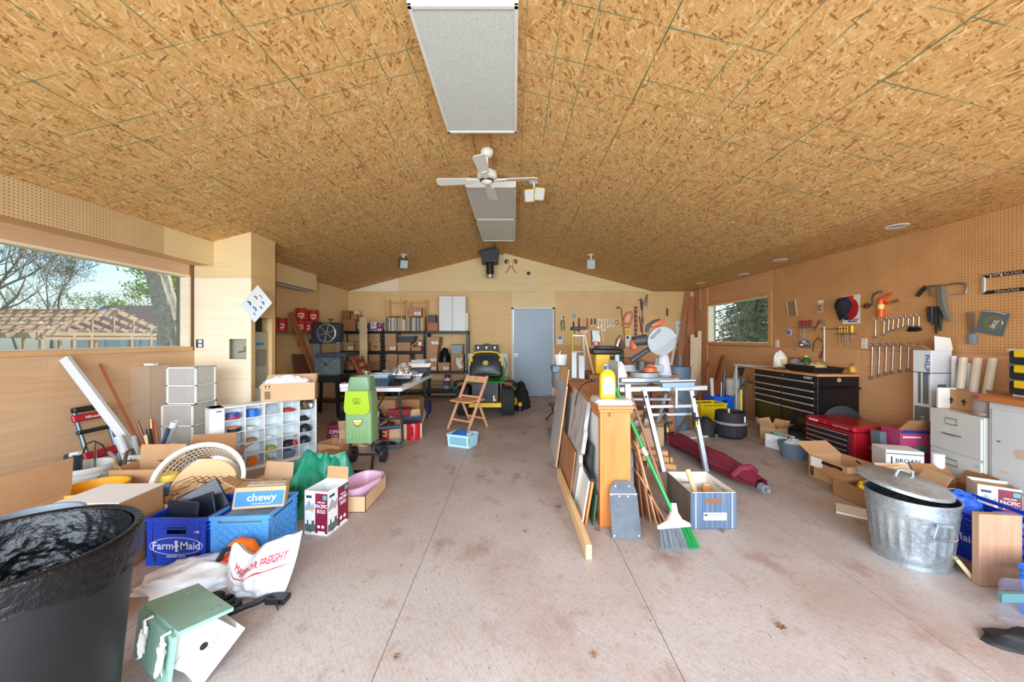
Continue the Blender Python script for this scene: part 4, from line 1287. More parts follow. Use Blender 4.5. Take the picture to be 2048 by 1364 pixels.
b=B(t);b.tube([pt(128,936,2.86),pt(136,925,2.86),pt(144,908,2.86),pt(160,906,2.86)],0.016,6);b.build('arm',PVC,t)
# red and grey folding hand truck leaning on the wall
t=thing('hand_truck','red and grey folding hand truck leaning on the left wall','hand truck',(-3.6,3.2,0))
top,bot=V((-3.855,3.30,0.705)),V((-3.60,3.27,0.0))
GRT=mat('tube_grey',(104,118,130),0.35,0.6);RDT=mat('truck_red',(176,28,44),0.4)
d=(bot-top)
for sy in (-0.105,0.125):
 b=B(t);b.tube([top+V((0,sy,-0.01)),top+d*0.99+V((0,sy,0))],0.016,10);b.build('rail',GRT,t)
hb=lambda f0,w_,hgt,th,nm,m:(lambda b:(setattr(b,'X',FM(top+d*f0+V((0.012,0.01,0)),(0,1,0),-d)),b.box((0,0,0),(w_,hgt,th),0.008),b.build(nm,m,t)))(B(t))
hb(0.0,0.27,0.045,0.045,'handle',BLACK());hb(0.10,0.31,0.06,0.03,'red_bar',RDT);hb(0.27,0.30,0.035,0.03,'black_bar',BLACK());hb(0.56,0.32,0.075,0.04,'red_bar',RDT);hb(0.97,0.32,0.04,0.06,'axle_bar',BLACK())
text(t,'Milwaukee',0.034,t.matrix_basis.inverted()@FM(top+d*0.10+V((0.031,0.01,0.0)),(0,1,0),-d),WHITE(),shear=0.25)
for sy in (-0.19,0.21):
 b=B(t);b.cyl(bot+V((0.03,sy-0.015,0.055)),bot+V((0.03,sy+0.015,0.055)),0.055,n=20);b.build('wheel',BLACK(),t)
# clear plastic drawer towers
CLR=film('cloudy_plastic',(240,240,238),0.42);CFR=mat('drawer_frame',(232,230,222),0.45)
def tower(name,label,x0,x1,y0,y1,z0,z1,nd):
 o=thing(name,label,'drawers',((x0+x1)/2,(y0+y1)/2,z0))
 b=B(o);e=0.02
 for x in (x0,x1-e):
  for y in (y0,y1-e):b.bb(x,x+e,y,y+e,z0,z1,0.003)
 for k in range(nd+1):
  z=z0+(z1-z0-0.016)*k/nd
  b.bb(x0,x1,y0,y0+e,z,z+0.016,0.003).bb(x0,x1,y1-e,y1,z,z+0.016,0.003).bb(x0,x0+e,y0,y1,z,z+0.016,0.003).bb(x1-e,x1,y0,y1,z,z+0.016,0.003)
 b.bb(x0,x1,y0,y1,z1-0.006,z1)
 b.build('frame',CFR,o)
 for k in range(nd):
  z=z0+(z1-z0-0.016)*k/nd+0.02
  h_=(z1-z0)/nd-0.028
  b=B(o);t_=0.003;a0,a1,c0_,c1=x0+0.008,x1-0.008,y0+0.004,y1-0.01
  b.bb(a0,a1,c0_,c0_+t_,z,z+h_).bb(a0,a1,c1-t_,c1,z,z+h_).bb(a0,a0+t_,c0_,c1,z,z+h_).bb(a1-t_,a1,c0_,c1,z,z+h_).bb(a0,a1,c0_,c1,z,z+t_)
  b.build('drawer',CLR,o,smooth=False)
 return o
tower('drawer_tower','tall cloudy plastic drawer tower standing on the floor by the closet',-3.63,-3.30,3.75,4.06,0,0.655,3)
tower('drawer_tower','smaller clear drawer tower stacked on the taller one',-3.585,-3.275,3.76,4.02,0.656,1.04,2)
t=thing('plastic_bin','tall clear plastic bin against the wall left of the drawers','bin',(-3.74,3.62,0))
b=B(t);x0,x1,y0,y1=-3.90,-3.72,3.72,3.94
b.bb(x1-0.004,x1,y0,y1,0,1.05).bb(x0,x1,y0,y0+0.004,0,1.05).bb(x0,x1,y1-0.004,y1,0,1.05).bb(x0,x1,y0,y1,1.046,1.05)
b.build('body',film('thin_clear',(240,234,226),0.16),t,smooth=False)
b=B(t);b.bb(x0+0.04,x1-0.04,y0+0.08,y0+0.14,1.05,1.075,0.004);b.build('knob',CFR,t)
# white pigeonhole rack
A0,A1,CZ=V((-2.87,3.44,0)),V((-2.265,4.19,0)),0.67
L=(A1-A0).length;rzc=math.atan2(A1.y-A0.y,A1.x-A0.x);cd=0.17
t=thing('pigeonhole_rack','white rack of open pigeonholes holding tape and small tools','shelf',A0,rzc)
RK=mat('rack_white',(238,240,242),0.4)
fw=0.115
for nm,(x0,x1,z0,z1) in {'side_board':(0,0.012,0,CZ),'wide_end':(0.012,fw,0,CZ)}.items():B().bb(x0,x1,0.0,cd,z0,z1,0.002).build(nm,RK,t)
B().bb(L-0.014,L,0,cd,0,CZ,0.002).build('side_board',RK,t)
B().bb(0,L,0,cd,CZ-0.014,CZ,0.002).build('top_board',RK,t)
B().bb(0,L,0,cd,0.0,0.03,0.002).build('bottom_board',RK,t)
B().bb(0.01,L-0.01,cd-0.006,cd-0.001,0.02,CZ-0.01).build('back_board',mat('rack_back',(214,226,228),0.5),t,smooth=False)
cw,chh=(L-fw-0.014)/5,(CZ-0.044)/5
for i in range(1,5):B().bb(fw+cw*i-0.004,fw+cw*i+0.004,0.004,cd-0.006,0.03,CZ-0.014).build('divider',RK,t,smooth=False)
for j in range(1,5):B().bb(fw,L-0.014,0.006,cd-0.006,0.03+chh*j-0.003,0.03+chh*j+0.003).build('shelf',RK,t,smooth=False)
b=B();b.tube([(0.05,-0.004,CZ-0.035),(0.09,-0.004,CZ-0.035)],0.006,6);b.build('latch',mat('wire'),t)
rot_c=MX.Rotation(rzc,4,'Z')
def cell(i,j,dx=0.5,dy=0.07,dz=0.003):return A0+rot_c@V((fw+cw*(i+dx),dy,0.03+chh*j+0.003+dz))
def tape(lab,p,r_,h_,m,rz=0.0,tilt=None,group='tape rolls in the pigeonholes'):
 o=thing('tape_roll',lab,'tape',p,rz,group,tilt)
 B().lathe([(r_*0.55,0),(r_,0),(r_,h_),(r_*0.55,h_),(r_*0.55,0)],26).build('tape',m,o)
 B().lathe([(r_*0.5,0.001),(r_*0.55,0.001),(r_*0.55,h_-0.001),(r_*0.5,h_-0.001),(r_*0.5,0.001)],20).build('core',CARD(),o)
 return o
BT=mat('blue_tape',(30,110,210),0.45);BT2=mat('navy_tape',(40,70,160),0.45)
tape('maroon tape roll under the dark blue one',cell(0,4,0.5),0.055,0.03,mat('maroon_tape',(150,50,76),0.5))
tape('dark blue tape roll on top of a maroon one',cell(0,4,0.48,0.07,0.032),0.055,0.028,BT2)
tape('lower bright blue masking tape roll',cell(1,4,0.5),0.05,0.036,BT)
tape('upper bright blue masking tape roll',cell(1,4,0.48,0.072,0.0365),0.05,0.036,BT)
tape('lower black tape roll in the pigeonhole',cell(0,3,0.55),0.056,0.032,mat('tape_black',(34,40,52),0.4))
tape('orange faced tape roll on the black one',cell(0,3,0.5,0.07,0.0325),0.05,0.014,mat('tape_orange',(222,140,100),0.5))
tape('large white roll of paper tape',cell(0,2,0.45),0.045,0.085,PAPER())
tape('yellow and white tape roll at the lower left',cell(0,1,0.5),0.052,0.042,mat('tape_yellow',(206,200,120),0.5))
tape('pale green tape roll lying flat',cell(1,3,0.35),0.045,0.025,mat('tape_pale',(206,222,212),0.5))
tape('clear tape roll leaning in the middle column',cell(2,0,0.5),0.042,0.02,mat('tape_clear',(186,190,184),0.3))
t2=thing('sanding_pad','round orange sanding pad leaning at the bottom of the rack','sanding pad',cell(1,0,0.42,0.03,0.05),rzc)
B().cyl((0,0,0),(0,0.012,0),0.046,n=28).build('pad',mat('orange_plastic',(240,120,24),0.45),t2)
t2=thing('flashlight','yellow and black lantern flashlight in the top right pigeonhole','flashlight',cell(4,4,0.5,0.0,0.058),rzc)
B().cyl((0,0.03,0),(0,0.14,0),0.04,0.034,20).build('body',mat('lantern_yellow',(214,170,40),0.4),t2)
B().lathe([(0.056,0),(0.06,0.004),(0.06,0.03),(0.04,0.034)],26,M=FM((0,0.004,0),(1,0,0),(0,0,-1))).build('head_ring',BLACK(),t2)
B().lathe([(0.001,0.012),(0.03,0.008),(0.055,0.0)],26,M=FM((0,0.006,0),(1,0,0),(0,0,-1))).build('reflector',CHROME(),t2)
def lump(name,lab,cat,p,s3,m,seed,rz=0.0,amp=0.35,fr=2.2,nu=20,nv=10):
 return heap(name,lab,cat,p,s3[0],s3[1],s3[2],m,seed,amp,fr,nu,nv,rz)
lump('cable_bundle','black cable bundle in the right column second pigeonhole','cable',cell(4,3,0.4),(0.055,0.05,0.045),BLACK(),3,rzc)
lump('orbital_sander','black sander lying in the right column third pigeonhole','sander',cell(4,2,0.5),(0.065,0.06,0.075),mat('sander_black',(34,40,48),0.35),5,rzc,0.12)
lump('tool_case','black tool with red detail low in the right column','tool',cell(4,1,0.45),(0.062,0.06,0.068),mat('sander_black'),7,rzc,0.2)
lump('plastic_bag','clear crumpled plastic bag in the top middle pigeonhole','bag',cell(2,4,0.5),(0.075,0.06,0.10),film('clear_pet',(214,222,226),0.35),9,rzc,0.3)
lump('red_strap','red strap heap in the top row pigeonhole','strap',cell(3,4,0.45),(0.06,0.05,0.035),mat('strap_red',(190,50,60),0.5),11,rzc)
lump('hand_plane','small wood handled tool in the second column','tool',cell(1,2,0.4),(0.05,0.045,0.028),mat('tool_tan',(176,130,104),0.5),13,rzc)
lump('multi_tool','yellow and black tape measure in the third column','tool',cell(2,1,0.45),(0.05,0.045,0.035),mat('olive_yellow',(176,176,60),0.4),15,rzc)
lump('screwdriver_set','black and red handled tools in the fourth column','tool',cell(3,1,0.5),(0.072,0.055,0.05),mat('sander_black'),17,rzc,0.4)
lump('red_grip_tool','red gripped tool beside the black ones','tool',cell(3,1,0.75,0.03),(0.03,0.028,0.055),mat('strap_red'),19,rzc,0.2)
closedbox('small slate blue box at the bottom of the rack',cell(3,0,0.42,0.08),rzc,0.10,0.10,0.07,mat('slate_blue',(92,120,140),0.5),'small_box','box',tape=False)
lump('paper_scrap','pale paper scrap in the middle pigeonhole','paper',cell(2,2,0.3),(0.045,0.04,0.02),PAPER(),23,rzc)
lump('twine_ball','yellow strip coil in the bottom middle pigeonhole','twine',cell(2,0,0.2,0.1),(0.03,0.03,0.06),mat('olive_yellow'),25,rzc)
# carton with crumpled bags on the rack
cb=A0+rot_c@V((0.42,0.085,CZ+0.004))
t=carton('long brown carton of crumpled white bags on top of the white rack',(cb.x+0.24,cb.y+0.15,CZ),rzc-R(30),0.50,0.19,0.19,(None,40,None,8),CARD3())
decal(t,'white_end',FM((-0.2505,0,0.095),(0,-1,0),(0,0,1)),0.185,0.18,mat('pale_blue_print',(214,226,234),0.5))
M=FM((-0.19,-0.095,0.1),(1,0,0),(0,0,1))
decal(t,'printed_panel',M@MX.Translation(V((0,-0.03,0.0004))),0.05,0.08,mat('print_dark',(92,70,52),0.6))
for k in range(7):decal(t,'printed_line',M@MX.Translation(V((0,-0.06+0.01*k,0.0014))),0.044,0.002,CARD3())
for k in range(2):decal(t,'arrow',M@MX.Translation(V((-0.016+0.032*k,0.055,0.0004))),0,0,INK(),0.0008,[(-0.003,-0.02),(0.003,-0.02),(0.003,0.005),(0.011,0.005),(0,0.022),(-0.011,0.005),(-0.003,0.005)])
heap('plastic_bag','crumpled white bags spilling from the long carton','bag',(cb.x+0.20,cb.y+0.15,CZ+0.14),0.22,0.08,0.11,mat('white_film',(236,238,242),0.4),33,0.35,3.2,46,16,rzc-R(30))
# bags, shears and strap on the floor
FILM=mat('bag_white',(232,236,242),0.3,spec=0.6)
b0=fl(515,1190)
t=thing('shopping_bag','white plastic shopping bag with red lettering on the floor','bag',b0,R(4))
def bagf(side):
 def fn(u,v_):
  x=(u-0.5)*0.36*(1-0.25*(1-v_)**2)+0.02*v_
  top=0.20+0.10*u-0.045*math.exp(-((u-0.30)/0.14)**2)+0.05*math.exp(-((u-0.06)/0.1)**2)
  z=v_*top
  bul=math.sin(PI*min(1,v_*0.95+0.05))**0.6*math.sin(PI*u)**0.5
  n1=0.5-abs(nz((u*2.4,v_*2.0,side),1.7,4));n2=nz((u*6,v_*6,side),1.3,8)
  y=side*(0.004+0.085*bul*(0.8+0.3*n1))+0.010*n2*(1 if bul>0.1 else bul*10)+0.05*v_
  return V((x,y,max(0.003,z+0.008*n2*v_)))
 return fn
b=B();b.grid(bagf(-1),44,28);b.grid(bagf(1),44,28);b.build('film',FILM,t,ang=75)
RED=mat('print_red',(206,60,84),0.5)
fold_text(t,'HARBOR FREIGHT',0.1,bagf(-1),0.90,1.7,0.53,0.72,RED,0.006)
b=B();b.grid(lambda u,v_:bagf(-1)(0.12+0.80*u,0.565+0.02*v_)+V((0,-0.007,0)),30,1);b.build('red_line',RED,t)
b1=fl(352,1180)
t=heap('plastic_bag','plain white plastic bag lying flat beside the bird house','bag',(b1.x+0.05,b1.y+0.08,0),0.25,0.15,0.10,FILM,41,0.30,1.8,54,22,R(15))
c=fl(470,1135)
t=thing('orange_shears','orange and black plastic garden tool behind the shopping bag','garden tool',(c.x,c.y,0))
OR=mat('orange_plastic')
b=B(t)
b.tube([pt(405,1140,2.05),pt(440,1128,2.06),pt(470,1110,2.07),pt(490,1102,2.08)],[0.012,0.024,0.034,0.03],10);b.build('handle',mat('red_orange',(226,62,28),0.4),t)
b=B(t);b.tube([pt(462,1092,2.1),pt(480,1086,2.1),pt(500,1090,2.1),pt(516,1106,2.1)],[0.02,0.035,0.035,0.022],10);b.build('guard',OR,t)
b=B(t);b.tube([pt(430,1130,2.03),pt(450,1100,2.04),pt(470,1095,2.05)],0.013,8);b.build('grip',BLACK(),t)
c=fl(505,1195)
t=thing('webbing_strap','black webbing strap coiled under the shopping bag','strap',(c.x,c.y-0.06,0))
def ribbon(pts,w_,nm,m,parent,th=0.003):
 b=B()
 vs,fs=[],[]
 for p in pts:vs+=[V(p),V(p)+V((0,0,w_))]
 for i in range(len(pts)-1):fs.append((2*i,2*i+2,2*i+3,2*i+1))
 b.add(vs,fs);o=b.build(nm,m,parent,ang=60);solid(o,th,0);return o
STR=mat('webbing',(30,36,44),0.6)
ribbon([(-0.16+0.05*math.cos(a)+0.1*k/30,0.045*math.sin(a),0.002+0.012*math.sin(a*0.5)) for k,a in [(k,k*0.42) for k in range(31)]],0.035,'coil',STR,t)
ribbon([(-0.2+0.4*k/20,-0.02+0.05*math.sin(k*0.5),0.002+0.01*abs(math.sin(k*0.7))) for k in range(21)],0.028,'tail',STR,t)
B().bb(0.1,0.2,0.0,0.06,0.002,0.03,0.004).build('buckle',BLACK(),t)

# ================================================================ BACK OF THE ROOM
# ---- black steel shelving in three bays
SF,SB=8.13,8.58          # shelf front and back
def sx_(px):return (px-CX)/F*SF
def sz_(py):return H-(py-CY)/F*SF
def bay(label,px0,px1,levels):
 x0,x1=sx_(px0),sx_(px1)
 o=thing('steel_shelving',label,'shelving',((x0+x1)/2,(SF+SB)/2,0),group='black shelving bays on the back wall')
 for x in (x0,x1-0.035):
  for y in (SF,SB-0.035):
   b=B(o);b.bb(x,x+0.035,y,y+0.004,0,sz_(661));b.bb(x if x==x0 else x+0.031,(x if x==x0 else x+0.031)+0.004,y,y+0.035,0,sz_(661))
   po=b.build('post',BLKM(),o,smooth=False)
   if y==SF:
    b=B(o)
    for k in range(18):b.bb(x+0.012,x+0.022,SF-0.0008,SF,0.12+0.075*k,0.145+0.075*k)
    q=b.build('keyhole_slots',mat('slot_pale',(150,140,124),0.6),po,smooth=False);q['kind']='stuff'
 for py in levels:
  z=sz_(py)
  b=B(o);b.bb(x0,x1,SF-0.004,SB,z-0.012,z);b.bb(x0,x1,SF-0.006,SF+0.004,z-0.055,z,0.002);b.bb(x0,x1,SB-0.004,SB,z-0.055,z)
  b.build('shelf',BLKM(),o,smooth=False)
bay('left bay of the black steel shelving behind the band saw',676,765,(662,702,741,784))
bay('middle bay of the black steel shelving holding the records',766,849,(662,702,741,784))
bay('right bay of the black steel shelving below the white doors',850,935,(662,742,782))
def onshelf(px0,py0,px1,py1,lab,shelf_py=None,y=0.02,depth=0.38,lb=True,hole=False,z=None,dark=False):
 x0,x1=sx_(px0),sx_(px1)
 z0=sz_(py1) if z is None else z
 h_=sz_(py0)-z0
 o=filebox(lab,((x0+x1)/2,SF+y+depth/2,z0),0,x1-x0,depth,h_,lb,hole,dark)
 return z0+h_
Lm,Ll,Lb=sz_(702)+0.001,sz_(741)+0.001,sz_(742)+0.001
onshelf(685,684,707,702,'labelled archive carton at the left end of the middle shelf',z=Lm)
onshelf(709,684,736,702,'plain archive carton second on the left middle shelf',lb=False,z=Lm)
z=onshelf(740,684.5,760,702,'archive carton with a dark hand hole by the left bay post',lb=False,hole=True,z=Lm)
onshelf(738,667,759,684,'archive carton stacked on the one with the hand hole',lb=False,z=z+0.001)
onshelf(692,723,706.5,741,'partly hidden labelled carton low behind the band saw table',z=Ll)
z=onshelf(708,724,732,741,'labelled carton low in the left bay with one on top',z=Ll)
onshelf(705,708.5,731,724,'plain carton on top of the labelled low one',lb=False,z=z+0.001)
z=onshelf(733.5,723,759,741,'dark brown carton low beside the bay posts',lb=False,dark=True,z=Ll)
onshelf(735,709,757,723,'carton set back on top of the dark brown one',lb=False,y=0.06,depth=0.32,z=z+0.001)
z=onshelf(769,685,792,702,'labelled carton under another at the left of the middle bay',z=Lm)
onshelf(768.5,667,791,685,'carton stacked directly below the record rack',lb=False,z=z+0.001)
zt_=onshelf(794,685,820,702,'carton under the grey lidded tub',lb=False,z=Lm)
onshelf(822,694,842,702,'low flat carton under the tilted envelope',lb=False,z=Lm)
z=onshelf(769.5,724,793,741,'lower left carton low in the middle bay',lb=False,z=Ll)
onshelf(771,708,794,724,'upper left carton low in the middle bay',lb=False,z=z+0.001)
z=onshelf(795,724,819,741,'second lower carton low in the middle bay',lb=False,z=Ll)
onshelf(796,709,819,724,'second upper carton low in the middle bay',lb=False,z=z+0.001)
z=onshelf(822,726,845,741,'carton low at the right end of the middle bay',lb=False,dark=True,z=Ll)
onshelf(829,708,846,726,'carton pushed back at the right end of the middle bay',lb=False,y=0.08,depth=0.3,z=z+0.001)
z=onshelf(853,725,873,742,'bottom carton of the four high stack',z=Lb)
z=onshelf(850.5,708,874,725,'second carton up in the four high stack',z=z+0.001)
z=onshelf(850.5,691,875,708,'third carton up in the four high stack',lb=False,z=z+0.001)
onshelf(850,674,878,691,'top carton of the four high stack',z=z+0.001)
zb_=onshelf(875.5,725,899,742,'labelled carton under the black bag',z=Lb)
z=onshelf(901,724.5,927,742,'carton with a hanging tag low by the right post',lb=False,z=Lb)
zg_=onshelf(901,708,926,724,'labelled carton under the grey bin',z=z+0.001)
t=thing('paper_tag','white paper tag hanging over the cartons by the right post','tag',(sx_(919),SF,sz_(729)))
b=B();b.prism([(-0.05,-0.09),(0.05,-0.1),(0.04,0.09),(-0.06,0.08)],0.002,FM((0,0.005,0),(1,0,0.4),(-0.4,0,1)));b.build('card',PAPER(),t,smooth=False)
lump('black_bag','black plastic bag slumped on a carton in the right bay','bag',(sx_(887),SF+0.2,zb_),(0.125,0.14,0.30),BP,51,0,0.22,1.6,28,14)
def lidtub(name,label,loc,W,D,h_,m,lm,rz=0.0):
 o=thing(name,label,'tub',loc,rz)
 rings=[[V((sx*W/2*k,sy*D/2*k,z)) for sx,sy in ((-1,-1),(1,-1),(1,1),(-1,1))] for k,z in ((0.88,0),(0.97,h_*0.9),(1.02,h_*0.9),(1.02,h_*0.95))]
 B().ring(rings,True,True).build('body',m,o,smooth=False)
 if lm:B().bb(-W*0.52,W*0.52,-D*0.52,D*0.52,h_*0.95,h_,0.006).build('lid',lm,o)
 return o
lidtub('storage_tub','clear grey tub with a white lid in the middle bay',(sx_(811),SF+0.2,zt_+0.001),0.36,0.3,0.15,film('cloudy_dark',(120,120,130),0.75),WHITE())
lidtub('storage_bin','grey lidded bin on the carton by the right post',(sx_(913),SF+0.18,zg_+0.001),0.26,0.26,0.21,mat('bin_mid_grey',(140,150,156),0.5),mat('lid_grey',(70,74,80),0.5))
t=plank('padded_envelope','tan padded envelope leaning in the middle bay',(sx_(822),SF+0.05,Lm+0.09),(sx_(838),SF+0.05,sz_(680)),0.14,0.02,CARD3(),(0,1,0),'envelope')
t=closedbox('red box with a white label in the middle bay',(sx_(838),SF+0.14,Lm+0.09),0,0.13,0.12,0.13,mat('box_red',(176,30,46),0.45),'small_box','box',tape=False)
decal(t,'label_card',FM((0,-0.0605,0.07),(1,0,0),(0,0,1)),0.08,0.08,PAPER())
# top shelf
Lt=sz_(662)+0.001
t=closedbox('brown shipping carton at the left end of the top shelf',(sx_(698),SF+0.19,Lt),0,sx_(711)-sx_(686),0.36,sz_(639)-Lt,CARD2())
zz=sz_(639)
closedbox('small wooden box on the left end carton',(sx_(688),SF+0.18,zz+0.001),0,0.17,0.2,0.2,wood('old_wood',(120,76,44),(152,102,62),(4,20,20)),'wooden_box','box',tape=False)
t=carton('brown carton holding a white and yellow thing on the top shelf',(sx_(705),SF+0.2,zz+0.001),0,0.16,0.22,0.13,(None,)*4,CARD2())
lump('rag','white and yellow rag in the carton on the top shelf','rag',(sx_(706),SF+0.2,zz+0.09),(0.07,0.09,0.12),mat('rag_cream',(226,214,176),0.8),61)
maroon_carton('left maroon coffee carton on the top shelf',(sx_(725.5),SF+0.16,Lt),0,0.27,0.22,0.20,False)
maroon_carton('right maroon coffee carton on the top shelf',(sx_(752),SF+0.16,Lt),0,0.29,0.22,0.20,False)
PNE=wood('rack_pine',(206,150,84),(226,176,108),(20,20,3))
t=thing('record_rack','open wooden rack standing over the records on the top shelf','rack',(sx_(806),SF+0.2,Lt))
zr_=sz_(597)-Lt
for k,px in enumerate((769,802.5,813,847)):
 for y in (-0.17,0.15):
  B().bb(sx_(px)-sx_(806)-0.012,sx_(px)-sx_(806)+0.012,y,y+0.02,0,zr_-(0.06 if k==2 else 0),0.002).build('upright',PNE,t)
for a,c_ in ((769,802.5),(813,847)):
 for z in (0.33,zr_-0.07):B().bb(sx_(a)-sx_(806),sx_(c_)-sx_(806),0.15,0.165,z,z+0.03,0.002).build('rail',PNE,t)
 B().bb(sx_(a)-sx_(806),sx_(c_)-sx_(806),-0.17,0.16,0.325,0.333).build('board',PNE,t,smooth=False)
RC=[(196,190,172),(120,122,120),(172,158,120),(88,96,110),(214,206,186),(150,140,120),(104,110,96),(180,176,170),(70,72,78),(160,130,90)]
rr_=random.Random(4)
ORD='first second third fourth fifth sixth seventh eighth ninth tenth eleventh twelfth thirteenth fourteenth fifteenth sixteenth seventeenth eighteenth nineteenth twentieth last'.split()
for (a,c_,nn,lab) in ((770.5,801,20,'record sleeve from the left in the left group under the wooden rack'),(814.5,845.5,21,'record sleeve from the left in the right group under the wooden rack')):
 x0,x1=sx_(a),sx_(c_)
 for k in range(nn):
  i=rr_.randrange(len(RC))
  w_=(x1-x0)/nn
  q=B().bb(-w_*0.44,w_*0.44,-0.155,0.155,0,0.30+rr_.uniform(-0.006,0.006)).build('record_sleeve',mat('sleeve_%d'%i,RC[i],0.6),smooth=False)
  q.location=(x0+w_*(k+0.5),SF+0.185,Lt)
  tag(q,ORD[k]+' '+lab,'record','records on the top shelf')
for k,px in enumerate((804.5,807.5,810.5)):
 q=B().bb(-0.014,0.014,-0.12,0.12,0,0.27-0.02*k,0.002).build('notebook',mat('sleeve_4') if k!=2 else mat('sleeve_6'),smooth=False)
 q.location=(sx_(px),SF+0.18,Lt);tag(q,('cream notebook left between the record groups','cream notebook middle between the record groups','grey spiral notebook between the record groups')[k],'notebook')
t=filebox('labelled carton on the board over the right records',(sx_(829),SF+0.19,Lt+0.335),0,0.30,0.3,0.19,True)
closedbox('brown carton with faded red print on the top shelf of the right bay',(sx_(865),SF+0.14,Lt),0,0.22,0.2,sz_(645)-Lt,mat('card_reddish',(176,110,84),0.7),tape=False)
closedbox('grey black battery box on the faded red carton',(sx_(863),SF+0.14,sz_(645)+0.001),0,0.16,0.16,0.17,mat('charcoal_box',(66,72,78),0.5),'battery_box','box',tape=False)
WD=mat('door_white',(222,226,224),0.45)
t=thing('cabinet_doors','pair of tall white cabinet doors standing on the top shelf','cabinet door',(sx_(903),SF+0.1,Lt))
for a,c_ in ((876.5,902.8),(903.4,930)):B().bb(sx_(a)-sx_(903),sx_(c_)-sx_(903),-0.012,0.012,0,sz_(591.5)-Lt,0.003).build('door',WD,t)
t=B().bb(-0.2,0.22,-0.01,0.01,0,sz_(625)-Lt,0.003).build('board',mat('off_white',(230,222,198),0.5));t.location=(sx_(914.5),SF+0.16,Lt);tag(t,'shorter cream board behind the white cabinet doors','board')
# low shelf of the right bay
Lq=sz_(782)+0.001
def wirebasket(label,x0,x1,y0,y1,z,h_,name='wire_basket'):
 o=thing(name,label,'basket',((x0+x1)/2,(y0+y1)/2,z))
 b=B(o)
 for zz_ in (z+0.003,z+h_*0.5,z+h_):b.tube([(x0,y0,zz_),(x1,y0,zz_),(x1,y1,zz_),(x0,y1,zz_)],0.0035,4,closed=True)
 n=8
 for k in range(n+1):
  x=x0+(x1-x0)*k/n
  b.tube([(x,y0,z+h_),(x,y0,z+0.003),(x,y1,z+0.003),(x,y1,z+h_)],0.0025,4)
 b.build('wires',mat('wire'),o)
 return o
wirebasket('wire basket at the left of the lowest right shelf',sx_(851),sx_(877),SF+0.03,SF+0.3,Lq,0.2)
wirebasket('wire basket holding the blue can on the lowest shelf',sx_(880),sx_(902),SF+0.03,SF+0.3,Lq,0.2)
for lab,px,z0,r_,h_,col,nm in (('blue paint can in the wire basket',890,Lq+0.006,0.075,0.17,(30,90,190),'paint_can'),('red canister standing on the blue can',892,Lq+0.178,0.065,0.16,(180,26,44),'coffee_canister'),('blue plastic pail by the right post',914,Lq,0.095,0.2,(34,96,196),'pail')):
 t=thing(nm,lab,'can',(sx_(px),SF+0.17,z0))
 B().lathe([(0.001,0),(r_*0.96,0),(r_,0.008),(r_,h_-0.012),(r_+0.004,h_-0.008),(r_,h_),(0.001,h_)],22).build('body',mat(nm+str(col),col,0.4),t)
 B().lathe([(r_+0.001,h_*0.2),(r_+0.001,h_*0.6)],22).build('label_band',mat('band_y',(206,196,120),0.5) if px==890 else PAPER(),t) if px!=914 else None
# white panel and black tool case on the floor by the door
t=B().bb(-0.48,0.48,-0.02,0.02,0,1.0,0.004).build('white_sheet',WD);t.location=(pt(973,0,8.3).x,8.3,0);tag(t,'white panel standing against the back wall behind the tractor','panel')
t=thing('tool_case','black hard case with metal latches resting above the white panel','case',(pt(973,0,8.35).x,8.42,0))
B().bb(-0.27,0.27,-0.07,0.07,1.0,1.19,0.01).build('shell',BLACK(),t);B().bb(-0.3,0.3,-0.08,0.1,0.0,1.0).build('stand',mat('stand_wood',(150,112,80),0.6),t,smooth=False)
for x in (-0.19,0.0,0.19):B().bb(x-0.014,x+0.014,-0.076,-0.068,1.1,1.15,0.002).build('latch',STEEL(),t)
b=B();b.tube([(-0.06,0,1.185),(-0.05,0,1.21),(0.05,0,1.21),(0.06,0,1.185)],0.008,8);b.build('handle',BLACK(),t)
# ---- wall shelf with red canisters on the left wall
t=thing('wall_shelf','narrow wooden wall shelf holding the red canisters','shelf',(-3.78,6.1,1.45))
SH=wood('shelf_brown',(128,88,60),(156,112,80),(20,3,20))
zs=1.335+15/F*6.0
b=B(t);b.bb(XL,XL+0.24,5.05,7.15,zs-0.03,zs,0.002);b.build('board',SH,t)
for y in (5.4,6.6):
 b=B(t);b.bb(XL,XL+0.02,y,y+0.04,zs-0.25,zs-0.03);b.build('bracket',SH,t,smooth=False)
cs=[(5.72,0,'leftmost red canister on the wall shelf'),(5.93,0,'second red canister on the wall shelf by the closet'),(6.46,0,'red canister under another at the middle of the wall shelf'),(6.46,1,'upper red canister of the left pair on the wall shelf'),(6.68,0,'red canister under another toward the right of the shelf'),(6.98,1,'upper red canister of the right pair on the wall shelf'),(6.97,0,'last red canister on the wall shelf, partly behind the saw')]
for y,lv,lab in cs:canister(lab,(XL+0.13 if not lv else XL+0.14,y if lv==0 else (6.47 if y<6.6 else 6.86),zs+0.001+0.205*lv),R(55),0.098,0.20)
t=B().bb(-0.04,0.04,-0.004,0.0,-0.06,0.06,0.002).build('outlet_plate',WHITE());t.matrix_basis=FM(wx(615,685,XL+0.002),(0,1,0),(0,0,1))@MX.Rotation(R(-90),4,'X');tag(t,'white outlet plate on the left wall behind the band saw','outlet')
